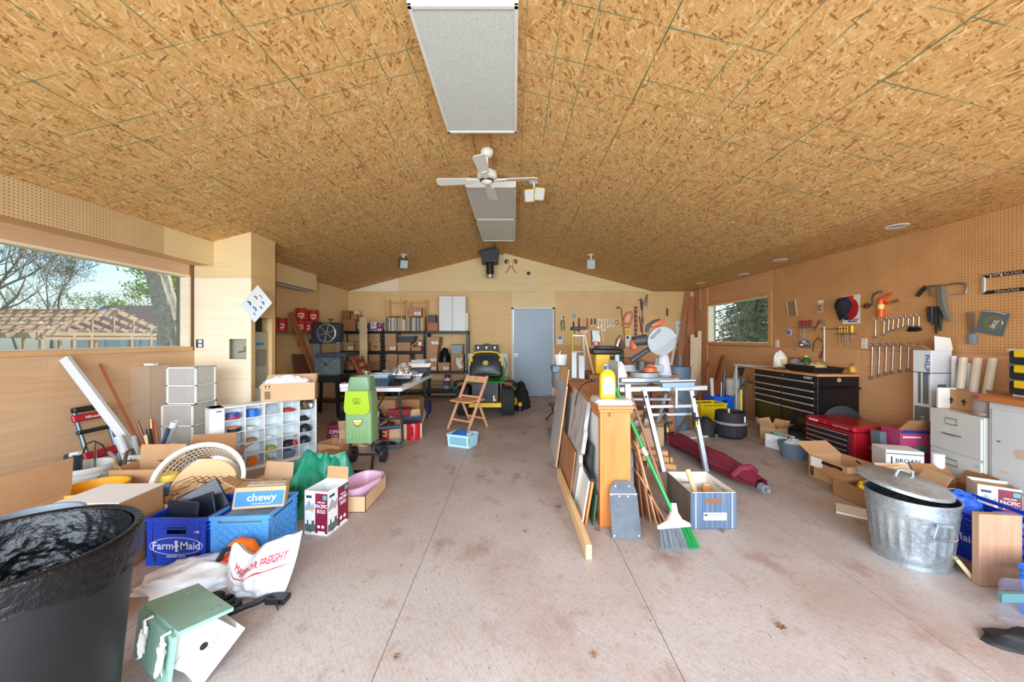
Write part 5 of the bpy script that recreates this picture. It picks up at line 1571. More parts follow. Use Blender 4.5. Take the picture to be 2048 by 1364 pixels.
# leaning timber by the canisters
DW_=wood('dark_plank',(132,78,46),(160,100,62),(3,30,30))
plank('plank','long brown plank leaning on the left wall under the canisters',pt(628,745,6.4),wx(582,626,-3.63),0.12,0.03,DW_,(0,1,0))
plank('panel_board','dark brown panel leaning against the wall behind the band saw',(-3.62,6.55,0.0),(-3.86,6.6,1.05),0.5,0.02,wood('panel_dark',(96,62,42),(120,80,56),(3,20,20)),(0,1,0))
plank('plank','thin pale lath leaning beside the closet opening',(-3.6,5.25,0.0),(-3.88,5.6,1.5),0.05,0.02,wood('tan_plank',(176,128,84),(200,152,104),(3,30,30)),(0,1,0))
plank('plank','wide pale board standing behind the band saw top',(-2.98,7.25,0),(-3.14,7.6,1.78),0.15,0.025,wood('grey_tan',(170,150,112),(196,176,138),(3,30,30)),(1,0.2,0))
RW=wood('red_brown',(128,58,36),(158,82,52),(3,20,20))
for k,(lab,x) in enumerate((('leftmost reddish wooden frame leaning right of the band saw',-2.62),('middle reddish wooden frame leaning right of the band saw',-2.5),('rightmost reddish wooden frame leaning right of the band saw',-2.38))):
 t=thing('slatted_panel',lab,'panel',(x,6.7,0))
 z1,y0,y1=1.0-0.12*k,6.5-0.12*k,6.9-0.12*k
 for y in (y0,y1):
  b=B(t);p,q=V((x+0.16,y,0)),V((x-0.26,y,z1));b.X=FM(p,q-p,(0,1,0));b.box(((q-p).length/2,0,0),((q-p).length,0.06,0.03),0.003);b.build('side_rail',RW,t)
 for f_ in (0.15,0.55,0.92):
  b=B(t);b.bb(-0.02,0.02,y0,y1,-0.03,0.03,0.003);b.X=None
  for i in range(len(b.v)):b.v[i]=V((0.16-0.42*f_,0,z1*f_))+V((b.v[i].x+x,b.v[i].y+6.7-6.7,b.v[i].z))
  b.build('cross_rail',RW,t)
# ---- band saw
SY=6.3
def ps(px,py,dy=0.0):return pt(px,py,SY+dy)
SG=mat('saw_grey',(104,112,112),0.5,0.3,var=0.15,vs=8);SGL=mat('saw_rim',(156,156,146),0.4,0.6);SDK=mat('saw_dark',(42,48,56),0.5,0.3)
t=thing('band_saw','old grey floor band saw on a black stand at the left wall','band saw',(ps(650,700).x,SY+0.1,0))
def bx(o,nm,m,px0,px1,py0,py1,d0,d1,bev=0.006):
 a,c_=ps(px0,py1),ps(px1,py0)
 b=B(o);b.bb(a.x,c_.x,SY+d0,SY+d1,a.z,c_.z,bev);return b.build(nm,m,o)
bx(t,'wheel_guard',SDK,621,678,645,684,0.0,0.2,0.03)
wc=ps(654,666);wr0=0.165
b=B(t)
MW=FM(V((wc.x,SY-0.004,wc.z)),(1,0,0),(0,0,1))
b.lathe([(wr0-0.018,0),(wr0,0.004),(wr0,0.02),(wr0-0.018,0.024),(wr0-0.018,0)],40,M=MW)
wh=b.build('wheel_rim',SGL,t)
for k in range(6):
 b=B(t);a=k*PI/3+0.3;b.tube([MW@V((0,0,0.012)),MW@V((math.cos(a)*(wr0-0.01),math.sin(a)*(wr0-0.01),0.012))],0.010,6);b.build('spoke',SGL,t)
b=B(t);b.cyl(MW@V((0,0,0)),MW@V((0,0,0.03)),0.025);b.build('hub',mat('hub_rust',(126,84,60),0.6),t)
bx(t,'column',SG,622,636,683,728,0.03,0.15,0.01);bx(t,'bracket',SDK,618,672,678,687,-0.01,0.15,0.006)
bx(t,'saw_table',mat('cast_table',(66,76,86),0.4,0.5),645,702,705.5,713,-0.2,0.28,0.004);bx(t,'lower_guard',SG,624,678,711,752,0.02,0.2,0.03)
bx(t,'blade_guide',STEEL(),671,675,683,706,0.05,0.08,0.003)
a=ps(651,729)
for sgn in ((-1,-1),(1,-1),(-1,1),(1,1)):
 b=B(t);b.tube([V((a.x,SY+0.015,a.z)),V((a.x+sgn[0]*0.2,SY+0.018,a.z+sgn[1]*0.15))],0.008,5);b.build('rib',mat('saw_rib',(84,90,92),0.5,0.3),t)
b=B(t);b.sphere(V((a.x,SY+0.01,a.z)),0.022);b.build('knob',BLACK(),t)
b=B(t);p=ps(656,640);b.cyl(p+V((0,0.1,-0.06)),p+V((0,0.1,0.02)),0.012).cyl(p+V((0,0.1,0.0)),p+V((0,0.1,0.03)),0.035);b.build('tension_knob',BLACK(),t)
bx(t,'stand_top',BLKM(),621,686,752,764,-0.1,0.3,0.004)
for sx in (-1,1):
 for sy in (-0.1,0.27):
  p=ps(653+sx*26,762);b=B(t);b.tube([V((p.x,SY+sy,p.z)),V((p.x+sx*0.05,SY+sy+(0.04 if sy>0 else -0.04),0.0))],0.03,4);b.build('leg',BLKM(),t)
bx(t,'stand_shelf',BLKM(),626,682,800,804,-0.08,0.26,0.003)
# ---- riding mower seen from behind
MX_,MY_=pt(971,0,6.3).x,6.3
t=thing('riding_mower','green riding mower with a black and yellow seat seen from behind','riding mower',(MX_,MY_,0))
JG=mat('mower_green',(36,120,46),0.35);JY=mat('mower_yellow',(232,190,30),0.4);RUB=mat('tyre_rubber',(38,38,40),0.85)
for sx in (-1,1):
 xc=sx*0.39
 b=B()
 prof=[(0.12,-0.1),(0.2,-0.115),(0.255,-0.105),(0.272,-0.06),(0.274,0.06),(0.255,0.105),(0.2,0.115),(0.12,0.1)]
 MT=FM((xc,0.12,0.272),(0,1,0),(0,0,1))
 b.lathe(prof,40,M=MT);ty=b.build('tyre',RUB,t)
 b=B()
 for k in range(22):
  for j in range(4):
   a=2*PI*(k+0.5*(j%2))/22;b.X=MT@MX.Rotation(a,4,'Z');b.box((0.276,0,-0.075+0.05*j),(0.014,0.045,0.034),0.003)
 q=b.build('tread_blocks',mat('tyre_tread',(46,46,48),0.85),ty);q['kind']='stuff'
 B().lathe([(0.001,0.06*sx),(0.1,0.06*sx),(0.125,0.1*sx)],24,M=MT).build('wheel',JY,t)
def fend(u,v_):
 x=(u-0.5)*1.06
 e=abs(u-0.5)*2
 z=0.655-0.02*e**2-0.20*max(0,e-0.72)**1.5*4-0.05*(1-v_)**2
 return V((x,-0.16+0.62*v_-0.05*(1-e),z))
b=B();b.grid(fend,28,12);solid(b.build('fender',JG,t),0.02)
B().bb(-0.24,0.24,-0.10,0.3,0.24,0.62,0.02).build('rear_plate',mat('mower_black',(24,26,28),0.45),t)
for k in range(5):B().bb(-0.02+0.045*k,0.0+0.045*k,-0.108,-0.098,0.3,0.58,0.004).build('vent_slat',BLACK(),t)
decal(t,'sticker',FM((0.16,-0.102,0.32),(1,0,0),(0,0,1)),0.045,0.09,PAPER())
B().bb(-0.28,0.28,-0.1,0.0,0.16,0.24,0.01).build('rear_frame',JY,t)
B().bb(-0.5,0.55,0.35,0.95,0.09,0.26,0.05).build('mower_deck',JY,t)
for sx in (-1,1):
 b=B();b.sphere((sx*0.41,-0.11,0.56),0.1,18,10,(1.25,0.45,0.72));hl=b.build('lamp_housing',mat('mower_black'),t)
 b=B();b.sphere((sx*0.40,-0.145,0.57),0.05,14,8,(1.5,0.4,0.6));b.build('tail_light',mat('tail_red',(170,30,34),0.25),t)
SEATOFF=-1
SEAT=mat('seat_vinyl',(30,38,42),0.4)
def seatback(u,v_):
 w_=(0.285-0.05*max(0,v_-0.55)**2*5)
 a=(u-0.5)*2
 e=abs(a)**6
 return V((a*w_,0.06+0.10*v_-0.055*(1-a*a)*math.sin(PI*min(1,v_+0.12)),0.70+0.40*v_*(1-0.07*e*v_)-0.03*e*(1-v_)))
b=B();b.grid(seatback,20,14);sb=b.build('seat_back',SEAT,t,ang=60);solid(sb,0.07,SEATOFF)
b=B();b.tube([seatback(0.0,0.45)+V((0,0.0,0)),seatback(0.0,0.8),seatback(0.08,0.99),seatback(0.3,1.0),seatback(0.5,1.0),seatback(0.7,1.0),seatback(0.92,0.99),seatback(1.0,0.8),seatback(1.0,0.45)],0.014,8);b.build('seat_piping',JY,sb)
for sx in (-1,1):B().bb(sx*0.245-0.012,sx*0.245+0.012,0.075,0.1,0.93,0.99,0.006).build('seat_clip',JY,sb)
M=FM((0.0,0.022,0.91),(1,0,0),(0,0.22,1))
decal(t,'emblem_ground',M@MX.Translation(V((0,0,0.006))),0,0,JY,0.002,ell(0.05,0.044,8));decal(t,'emblem_field',M@MX.Translation(V((0,0,0.008))),0,0,JG,0.0015,ell(0.044,0.038,8))
decal(t,'emblem_deer',M@MX.Translation(V((0,0,0.0095))),0,0,JY,0.001,[(-0.03,-0.012),(-0.02,0.006),(0.004,0.01),(0.012,0.024),(0.024,0.022),(0.018,0.008),(0.026,-0.016),(0.012,-0.002),(-0.008,-0.004),(-0.018,-0.02)])
B().bb(-0.25,0.25,0.05,0.5,0.66,0.74,0.03).build('seat_base',SEAT,t)
B().bb(-0.28,0.28,0.55,1.45,0.45,0.82,0.08).build('hood',JG,t)
b=B();b.tube([(0,0.75,0.8),(0,0.6,0.93)],0.025,8);b.lathe([(0.16,-0.012),(0.175,0),(0.16,0.012),(0.15,0),(0.16,-0.012)],28,M=FM((0,0.58,0.95),(1,0,0),(0,0.8,0.4)));b.build('steering_wheel',BLACK(),t)
for sx in (-1,1):
 B().lathe([(0.08,-0.07),(0.17,-0.075),(0.185,0),(0.17,0.075),(0.08,0.07)],28,M=FM((sx*0.36,1.28,0.186),(0,1,0),(0,0,1))).build('front_tyre',RUB,t)
b=B();b.tube([(0.3,0.1,0.64),(0.36,0.1,0.86),(0.33,0.12,1.0)],0.012,6);b.build('lever',JG,t)
c=pt(1036,800,6.7)
lump('black_bag','black grass bag slumped behind the right tyre of the mower','bag',(pt(1041,0,7.0).x,7.05,0.0),(0.17,0.22,0.46),mat('black_cloth',(22,22,26),0.85),71,0,0.28,1.8,28,16)
t=thing('trimmer_head','small engine part with yellow trim on the floor by the mower','engine part',fl(1040,822))
B().cyl((0,0,0.0),(0,0,0.1),0.06).build('housing',BLACK(),t);B().cyl((0,0,0.1),(0,0,0.16),0.045,0.03).build('cap',mat('mower_yellow'),t)
# ---- folding wooden chair
CW=wood('chair_wood',(202,142,104),(224,168,130),(20,20,3),knots=False)
cdir=V((-0.60,-0.80,0));lat=V((0.80,-0.60,0));cc=V((-0.66,5.46,0))
t=thing('folding_chair','pale wooden folding chair in the middle of the floor','chair',cc)
def cp(s,f_,z):return cc+lat*s+cdir*f_+V((0,0,z))
def stick(nm,p,q,w_,th,up):
 b=B(t);b.X=FM(p,q-p,up);b.box(((q-p).length/2,0,0),((q-p).length,w_,th),0.004);return b.build(nm,CW,t)
for s in (-0.2,0.2):
 stick('long_leg',cp(s,0.26,0.0),cp(s,-0.17,0.77),0.042,0.024,cdir)
 stick('rear_leg',cp(s*0.86,-0.20,0.0),cp(s*0.86,0.02,0.44),0.036,0.022,cdir)
stick('back_slat',cp(-0.2,-0.14,0.715),cp(0.2,-0.14,0.715),0.095,0.016,(0,0,1));stick('lower_slat',cp(-0.2,-0.01,0.47),cp(0.2,-0.01,0.47),0.03,0.016,(0,0,1))
stick('front_stretcher',cp(-0.2,0.18,0.14),cp(0.2,0.18,0.14),0.03,0.018,(0,0,1));stick('rear_stretcher',cp(-0.172,-0.13,0.14),cp(0.172,-0.13,0.14),0.03,0.018,(0,0,1))
b=B(t);b.X=FM(cp(0,0.06,0.435),lat,cdir);b.prism([(-0.185,-0.18),(0.185,-0.18),(0.19,0.16),(0.15,0.2),(-0.15,0.2),(-0.19,0.16)],0.018);b.build('seat',CW,t)
b=B(t);p=cp(0,-0.15,0.725);b.cyl(p+cdir*0.012,p+cdir*0.02,0.01);b.build('screw_cap',INK(),t)
# ---- pale blue basket with a lid inside
bp=fl(924,893)
t=thing('plastic_basket','pale blue slotted plastic basket on the floor by the chair','basket',(bp.x,bp.y+0.06,0),R(-22))
PB=mat('pale_blue_plastic',(166,214,230),0.45)
W_,D_,h_=0.29,0.2,0.155
def bside(M,L):
 b=B(t);b.T=None;b.X=M
 b.bb(-L/2,L/2,0,0.03,0,0.004).bb(-L/2-0.006,L/2+0.006,h_-0.03,h_,-0.003,0.006).bb(-L/2,-L/2+0.03,0.03,h_-0.03,0,0.004).bb(L/2-0.03,L/2,0.03,h_-0.03,0,0.004)
 n=max(5,int(L/0.022))
 for k in range(1,n):x=-L/2+0.03+(L-0.06)*k/n;b.bb(x-0.003,x+0.003,0.03,h_-0.03,0,0.004)
 for k in range(1,5):z=0.03+(h_-0.06)*k/5;b.bb(-L/2+0.03,L/2-0.03,z-0.003,z+0.003,0,0.004)
 b.build('slotted_side',PB,t,smooth=False)
bside(FM((0,-D_/2,0),(1,0,0),(0,-0.12,1)),W_);bside(FM((0,D_/2,0),(-1,0,0),(0,0.12,1)),W_);bside(FM((W_/2,0,0),(0,1,0),(0.12,0,1)),D_);bside(FM((-W_/2,0,0),(0,-1,0),(-0.12,0,1)),D_)
B().bb(-W_/2,W_/2,-D_/2,D_/2,0,0.006).build('bottom',PB,t,smooth=False)
t=thing('food_tub','round blue lidded tub lying in the pale blue basket','tub',(bp.x-0.02,bp.y+0.06,0.075),0,None,(R(14),R(-10),0))
B().lathe([(0.001,0),(0.075,0),(0.085,0.07),(0.092,0.072),(0.092,0.09),(0.08,0.094),(0.001,0.094)],28).build('body',mat('tub_blue',(30,100,186),0.4),t)
lump('wire_bits','grey wire bits beside the tub in the pale blue basket','wire',(bp.x+0.08,bp.y+0.05,0.01),(0.05,0.05,0.15),mat('wire_grey',(170,172,170),0.5),81)

# ================================================================ TABLE, SHREDDER, THINGS UNDER THE TABLE
TX0,TX1,TY0,TY1,TZ=-2.10,-1.345,4.36,6.10,0.745
t=thing('folding_table','white folding table heaped with trays and containers','table',((TX0+TX1)/2,(TY0+TY1)/2,0))
TW=mat('table_white',(226,228,232),0.4)
b=B(t);ct=t.location
r_=0.05
poly=[]
for cx_,cy_,a0 in ((TX1-r_,TY1-r_,0),(TX0+r_,TY1-r_,90),(TX0+r_,TY0+r_,180),(TX1-r_,TY0+r_,270)):
 poly+=[(cx_+r_*math.cos(R(a0+k*18)),cy_+r_*math.sin(R(a0+k*18))) for k in range(6)]
b.prism(poly,0.045,MX.Translation(V((0,0,TZ-0.045))));b.build('table_top',TW,t)
TG=mat('leg_grey',(70,78,88),0.4,0.5)
for ye,yf,ym_ in ((TY0+0.22,TY0+0.38,TY0+0.75),(TY1-0.22,TY1-0.02,TY1-0.7)):
 for x in (TX0+0.12,TX1-0.1):
  b=B(t);b.tube([(x,ye,TZ-0.05),(x,ye+(yf-ye)*0.25,TZ*0.62),(x,yf-0.04,TZ*0.45),(x+0.0,yf,0.0)],0.016,8);b.build('leg',TG,t)
 b=B(t);b.tube([(TX0+0.12,yf-0.02,TZ*0.40),(TX1-0.1,yf-0.02,TZ*0.40)],0.013,8);b.build('leg_brace',TG,t)
 b=B(t);b.tube([((TX0+TX1)/2,ye,TZ*0.6),((TX0+TX1)/2,ym_,TZ-0.05)],0.011,8);b.build('strut',TG,t)
def ont(px,py,z=0.0):
 p=fl(px,py,TZ+z);return V((min(max(p.x,TX0+0.1),TX1-0.08),p.y,TZ+z+0.001))
def tray(name,label,loc,W,D,h_,m,rz=0.0,cat='tray',slots=False):
 o=thing(name,label,cat,loc,rz)
 t_=0.004
 outer=lambda k,z:[V((sx*W/2*k,sy*D/2*k,z)) for sx,sy in ((-1,-1),(1,-1),(1,1),(-1,1))]
 B().ring([outer(0.001,0),outer(0.88,0),outer(0.98,h_-0.006),outer(1.05,h_-0.006),outer(1.05,h_),outer(0.95,h_),outer(0.86,t_),outer(0.001,t_)],True,False).build('body',m,o,smooth=False)
 if slots:
  b=B()
  for k in range(6):x=-W*0.36+W*0.145*k;b.box((x,-D/2*0.945,h_*0.62),(W*0.06,0.012,h_*0.22))
  q=b.build('slots',INK(),o,smooth=False);q['kind']='stuff'
 return o
TEAL=mat('tray_teal',(44,76,96),0.4);FOIL=mat('foil',(214,218,222),0.22,0.85,bump=0.8,bs=40);CLP=film('clear_pet',(214,222,226),0.35)
tray('plastic_tray','dark teal slotted tray at the front of the table',(-1.73,4.66,TZ+0.001),0.36,0.3,0.10,TEAL,R(2),slots=True)
tray('plastic_tray','pale blue tray stacked in the teal tray',(-1.74,4.68,TZ+0.045),0.3,0.24,0.09,mat('pale_slate',(150,172,190),0.4),R(6))
tray('plastic_tray','black flat tray behind the teal one',(-1.66,5.02,TZ+0.001),0.5,0.26,0.05,BLACK(),R(-4))
for k,(x,y,z,W,D,rz,lab) in enumerate(((-1.52,4.95,0.055,0.26,0.2,10,'foil pan nearest the front of the table'),(-1.62,5.12,0.058,0.28,0.2,-12,'foil pan second from the front of the table'),(-1.80,5.25,0.002,0.3,0.22,5,'foil pan at the left middle of the table'),(-1.5,5.36,0.002,0.3,0.24,8,'foil pan at the right middle of the table'),(-1.85,5.55,0.002,0.28,0.22,-6,'foil pan towards the far left of the table'))):
 tray('foil_pan',lab,(x,y,TZ+z),W,D,0.06,FOIL,R(rz),'pan')
 lump('foil_scraps','crumpled clear wrap heaped in the '+lab[:lab.index(' of the table')].replace('foil pan ','foil pan '),'wrap',(x,y,TZ+z+0.008),(W*0.36,D*0.36,0.10),CLP if k%2 else FOIL,90+k,R(rz),0.5,3.0,26,12)
tray('clamshell_pack','white foam clamshell at the left back of the table',(-1.98,5.35,TZ+0.001),0.18,0.2,0.08,WHITE(),R(4),'container')
lidtub('food_box','clear shallow box with a white lid behind the foil pans',(-1.93,5.78,TZ+0.001),0.24,0.2,0.09,film('cloudy_plastic',(226,226,226),0.5),WHITE())
lidtub('storage_box','smoky clear storage box with a red sticker at the table end',(-1.5,5.86,TZ+0.001),0.28,0.3,0.13,film('cloudy_dark',(120,120,130),0.75),None)
lidtub('food_box','small cream box on the table',(-1.68,5.62,TZ+0.001),0.13,0.13,0.15,mat('cream_box',(230,216,168),0.5),None)
tray('serving_dish','stack of shallow off-white dishes at the far end of the table',(-1.50,5.86,TZ+0.135),0.32,0.24,0.06,mat('dish_white',(224,218,202),0.4),R(14),'dish')
tray('serving_dish','grey dish on top of the off-white stack',(-1.50,5.86,TZ+0.18),0.24,0.2,0.07,mat('dish_grey',(170,172,174),0.4),R(-10),'dish')
tray('plastic_tray','small dark green tray at the right edge of the table',(-1.44,5.62,TZ+0.001),0.14,0.18,0.07,mat('dark_green_plastic'),R(2))
lump('plastic_bag','crumpled grey plastic bag with pink in the table clutter','bag',(-1.76,5.82,TZ+0.001),(0.12,0.1,0.17),mat('bag_grey',(186,180,186),0.5),121,0,0.4,3)
t=thing('paint_roller','small white roller lying on the clutter','roller',(-1.64,5.86,TZ+0.18))
B().cyl((-0.03,-0.03,0.0),(0.03,0.05,0.02),0.026).build('sleeve',WHITE(),t)
t=thing('skillet','black round pan lying at the front edge of the table','pan',(-1.50,4.60,TZ+0.001))
B().lathe([(0.001,0),(0.085,0),(0.1,0.03),(0.096,0.03),(0.08,0.005),(0.001,0.005)],28).build('bowl',BLACK(),t);B().bb(0.09,0.14,-0.012,0.012,0.018,0.028,0.004).build('handle',BLACK(),t)
t=thing('metal_cups','stack of gold and silver tumblers at the front of the table','cups',(pt(735,0,4.6).x,4.56,TZ+0.001))
z=0
for k in range(3):
 B().lathe([(0.030,z),(0.042,z+0.13),(0.038,z+0.13),(0.027,z+0.005)],24).build('tumbler',mat('cup_gold',(206,180,130),0.2,0.9) if k!=1 else CHROME(),t);z+=0.022
B().lathe([(0.001,0),(0.030,0)],24).build('base',CHROME(),t)
closedbox('white box flap sticking out at the front left corner of the table',(-2.0,4.46,TZ+0.001),R(8),0.2,0.16,0.045,WHITE(),'small_box','box',tape=False)
# ---- garden shredder
SX=pt(724,0,3.78).x
t=thing('garden_shredder','green upright garden shredder with a lime front panel on black legs','garden shredder',(SX,3.78,0))
GD=mat('shredder_green',(122,154,106),0.45);LM=mat('shredder_lime',(150,180,20),0.4)
def rrect(w_,d,z,n=8,rr=0.03,y0=0.0):
 o=[]
 for cx_,cy_,a0 in ((w_/2-rr,d/2-rr,0),(-w_/2+rr,d/2-rr,90),(-w_/2+rr,-d/2+rr,180),(w_/2-rr,-d/2+rr,270)):
  o+=[V((cx_+rr*math.cos(R(a0+k*90/n)),y0+cy_+rr*math.sin(R(a0+k*90/n)),z)) for k in range(n+1)]
 return o
z=lambda py:H-(py-CY)/F*3.66
B().ring([rrect(0.27,0.2,z(888)),rrect(0.275,0.21,z(870)),rrect(0.262,0.21,z(800)),rrect(0.235,0.2,z(783))],True,True).build('body',GD,t)
B().ring([rrect(0.215,0.17,z(785)),rrect(0.226,0.19,z(781)),rrect(0.218,0.19,z(762),rr=0.04),rrect(0.20,0.18,z(755),rr=0.045),rrect(0.18,0.155,z(755),rr=0.045),rrect(0.15,0.12,z(765),rr=0.045)],True,False).build('hopper',mat('shredder_top',(112,142,104),0.45),t)
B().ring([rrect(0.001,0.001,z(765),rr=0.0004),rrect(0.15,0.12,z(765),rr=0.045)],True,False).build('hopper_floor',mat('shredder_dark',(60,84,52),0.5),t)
pl=[(0.113,z(782)),(-0.113,z(782)),(-0.128,z(812))]+[(-0.075+0.053*math.cos(a),z(829)+0.053+0.053*math.sin(a)) for a in [PI+PI/2*k/6 for k in range(7)]]+[(0.075+0.053*math.cos(a),z(829)+0.053+0.053*math.sin(a)) for a in [1.5*PI+PI/2*k/6 for k in range(7)]]+[(0.128,z(812))]
b=B();b.prism(pl,0.012,FM((0,-0.104,0),(1,0,0),(0,-0.02,1)));b.build('front_panel',LM,t)
M=FM((0,-0.1325,z(800)),(1,0,0),(0,0,1))
b=B();b.tube([M@V((0.038*math.cos(a),0.018*math.sin(a),0.0)) for a in [2*PI*k/30 for k in range(30)]],0.0022,4,closed=True);b.build('logo_oval',INK(),t)
text(t,'S',0.036,M,INK());text(t,'SUN JOE',0.018,M@MX.Translation(V((0,-0.033,0))),INK())
M=FM((0,-0.1075,z(847)),(1,0,0),(0,0,1))
decal(t,'warning_plate',M,0,0,INK(),0.001,[(-0.048,0.036),(0.048,0.036),(0.048,0.006),(0.008,-0.036),(-0.008,-0.036),(-0.048,0.006)])
decal(t,'warning_white',M@MX.Translation(V((0,0.022,0.001))),0.085,0.02,PAPER());decal(t,'warning_yellow',M@MX.Translation(V((0,0,0.001))),0,0,JY,0.001,[(-0.042,0.009),(0.042,0.009),(0.04,0.004),(0.004,-0.028),(-0.004,-0.028),(-0.04,0.004)])
for dx in (-0.07,0.0,0.07):B().bb(dx-0.016,dx+0.016,-0.112,-0.100,z(880),z(864),0.004).build('vent_bulge',GD,t)
TBK=mat('tube_black',(24,26,30),0.35,0.2)
zb=z(888)
for sx in (-1,1):
 B().tube([(sx*0.12,0.0,zb+0.02),(sx*0.12,0.0,0.16),(sx*0.125,-0.03,0.11),(sx*0.15,-0.13,0.02),(sx*0.12,-0.16,0.015)],0.014,10).build('leg',TBK,t)
 B().tube([(sx*0.12,0.0,0.2),(sx*0.12,0.17,0.09)],0.012,8).build('rear_leg',TBK,t)
 b=B();b.cyl((sx*0.145,0.17,0.085),(sx*0.185,0.17,0.085),0.085,n=26);b.build('wheel',BLACK(),t)
B().tube([(-0.15,-0.155,0.015),(0.15,-0.155,0.015)],0.013,8).build('front_foot',TBK,t);B().tube([(-0.12,0,0.13),(0.12,0,0.13)],0.008,8).build('cross_bar',TBK,t);B().tube([(-0.14,0.17,0.085),(0.14,0.17,0.085)],0.008,8).build('axle',TBK,t)
B().tube([(-0.1,-0.02,zb+0.01),(0.1,0.06,0.2)],0.009,8).build('diagonal',TBK,t)
# ---- under and around the table
def foot(px,py):return fl(px,py)
p=foot(772,881);t=canister('red coffee canister with a yellow printed label by the table leg',(p.x,p.y+0.09,0),R(0),0.088,0.21)
p=foot(823,882);canister('plain red canister beside the carton at the table end',(p.x,p.y+0.09,0),R(-20),0.088,0.23,lab=False)
p=foot(845,872);t=carton('brown carton with a large white label behind the plain red canister',corner((p.x+0.02,p.y-0.1),0.42,0.3,R(18)),R(18),0.42,0.3,0.20,(None,40,None,20),CARD3())
decal(t,'label_card',FM((0.2105,0.02,0.1),(0,1,0),(0,0,1)),0.17,0.12,PAPER())
tray('plastic_tray','blue tray of parts on the labelled carton',(p.x-0.17,p.y+0.12,0.2),0.26,0.16,0.06,TEAL,R(18))
p=foot(806,838);t=closedbox('carton with a dark blue lower half under the table',(p.x,p.y+0.42,0.0),R(-6),0.36,0.28,0.30,CARD3())
decal(t,'blue_band',FM((0,-0.1415,0.09),(1,0,0),(0,0,1)),0.355,0.13,mat('carton_navy',(40,62,120),0.5));decal(t,'picture_panel',FM((-0.08,-0.143,0.09),(1,0,0),(0,0,1)),0.12,0.08,mat('panel_tan',(196,170,140),0.5));decal(t,'printed_line',FM((-0.08,-0.1415,0.2),(1,0,0),(0,0,1)),0.14,0.02,mat('carton_navy'))
closedbox('small carton with a yellow patch beside the dark blue one',(p.x+0.27,p.y+0.45,0),R(-6),0.14,0.2,0.22,mat('carton_navy'),tape=False)
carton('open brown carton half hidden behind the shredder',(-1.95,4.62,0),R(12),0.42,0.3,0.22,(30,12,None,60),CARD3())
carton('brown carton lying low left of the shredder',(-2.1,4.30,0),R(-16),0.34,0.26,0.12,(None,)*4,CARD())
closedbox('flat brown carton between the rack and the shredder',(-2.0,4.02,0),R(-14),0.3,0.22,0.08,CARD2())
t=closedbox('maroon coffee carton half hidden right of the white rack',(-2.28,4.72,0),R(8),0.2,0.2,0.24,mat('carton_maroon',(122,24,54),0.45),tape=False)
text(t,'CIFIC\nLD',0.06,FM((0,-0.1005,0.12),(1,0,0),(0,0,1)),WHITE())
t=lump('work_boot','black bag on the floor between the rack and the shredder','bag',(-2.22,4.98,0),(0.17,0.16,0.42),mat('black_cloth'),131,0,0.3,2)
carton('carton stack under the left of the table',(-1.86,5.35,0),R(2),0.34,0.34,0.46,(None,)*4,CARD2())
t=closedbox('red printed case under the table',(-1.62,5.2,0),R(4),0.3,0.2,0.34,mat('case_red',(140,24,40),0.45),'small_case','box',tape=False)
lump('tool_pile','dark tool bag under the middle of the table','bag',(-1.9,5.0,0),(0.16,0.14,0.34),BLACK(),137,0,0.4,2.5)
closedbox('brown carton at the far end under the table',(-1.6,5.75,0),0,0.3,0.3,0.4,CARD2())
p=foot(765,900);tray('drip_tray','dark shallow tray of parts on the floor by the shredder wheel',(p.x+0.02,p.y+0.1,0),0.34,0.24,0.06,mat('tray_slate',(66,76,84),0.4),R(14))
lump('hose_fittings','black parts lying in the shallow floor tray','parts',(p.x+0.02,p.y+0.1,0.006),(0.12,0.08,0.06),BLACK(),139,0,0.5,3)
rod('hand_tool','blue grey long handled tool lying between cartons and shredder',(-2.02,3.62,0.06),(-1.72,3.60,0.02),0.016,mat('tray_slate'),'tool',hollow=False)
rod('pump_handle','blue grey tube lying behind the red canister',(-1.86,4.30,0.25),(-1.42,4.55,0.24),0.024,TEAL,'tool',hollow=False)
# ================================================================ CEILING FITTINGS
DIF=N('prismatic_diffuser');nn_=DIF
vv=DIF.n('ShaderNodeTexVoronoi');DIF.l(DIF.mapping(DIF.coord(),(90,90,0)),vv.inputs['Vector']);vv.inputs['Scale'].default_value=1.0
DIF.l(DIF.ramp(vv.outputs['Distance'],[(0.0,lin((190,196,188))),(0.8,lin((214,218,210)))]),DIF.b.inputs['Base Color']);DIF.b.inputs['Roughness'].default_value=0.35
LF=mat('fitting_white',(222,222,212),0.4)
FXX,FZB=-0.285,3.185
def fitting(label,y0,y1):
 o=thing('ceiling_light',label,'ceiling light',(FXX,(y0+y1)/2,FZB),group='fluorescent ceiling fittings along the ridge')
 hw=0.31
 b=B(o);b.prism([(FXX-hw,FZB+0.006),(FXX+hw,FZB+0.006),(FXX+hw,zc(FXX+hw)-0.002),(XRID+0.08,ZA-0.075),(XRID-0.08,ZA-0.075),(FXX-hw,zc(FXX-hw)-0.002)],y1-y0,FM((0,y1,0),(1,0,0),(0,0,1)));b.build('housing',LF,o,smooth=False)
 for (x0,x1,a,c_) in ((FXX-hw,FXX-hw+0.025,y0,y1),(FXX+hw-0.025,FXX+hw,y0,y1),(FXX-hw,FXX+hw,y0,y0+0.025),(FXX-hw,FXX+hw,y1-0.025,y1)):
  b=B(o);b.bb(x0,x1,a,c_,FZB-0.008,FZB+0.008,0.003);b.build('frame_rail',LF,o)
 b=B(o);b.bb(FXX-hw+0.02,FXX+hw-0.02,y0+0.02,y1-0.02,FZB,FZB+0.005);b.build('diffuser',DIF.m,o,smooth=False)
fitting('large fluorescent fitting nearest the camera on the ridge',2.02,3.28)
fitting('middle fluorescent fitting behind the ceiling fan',4.45,5.68)
fitting('furthest fluorescent fitting joined to the middle one',5.69,6.92)
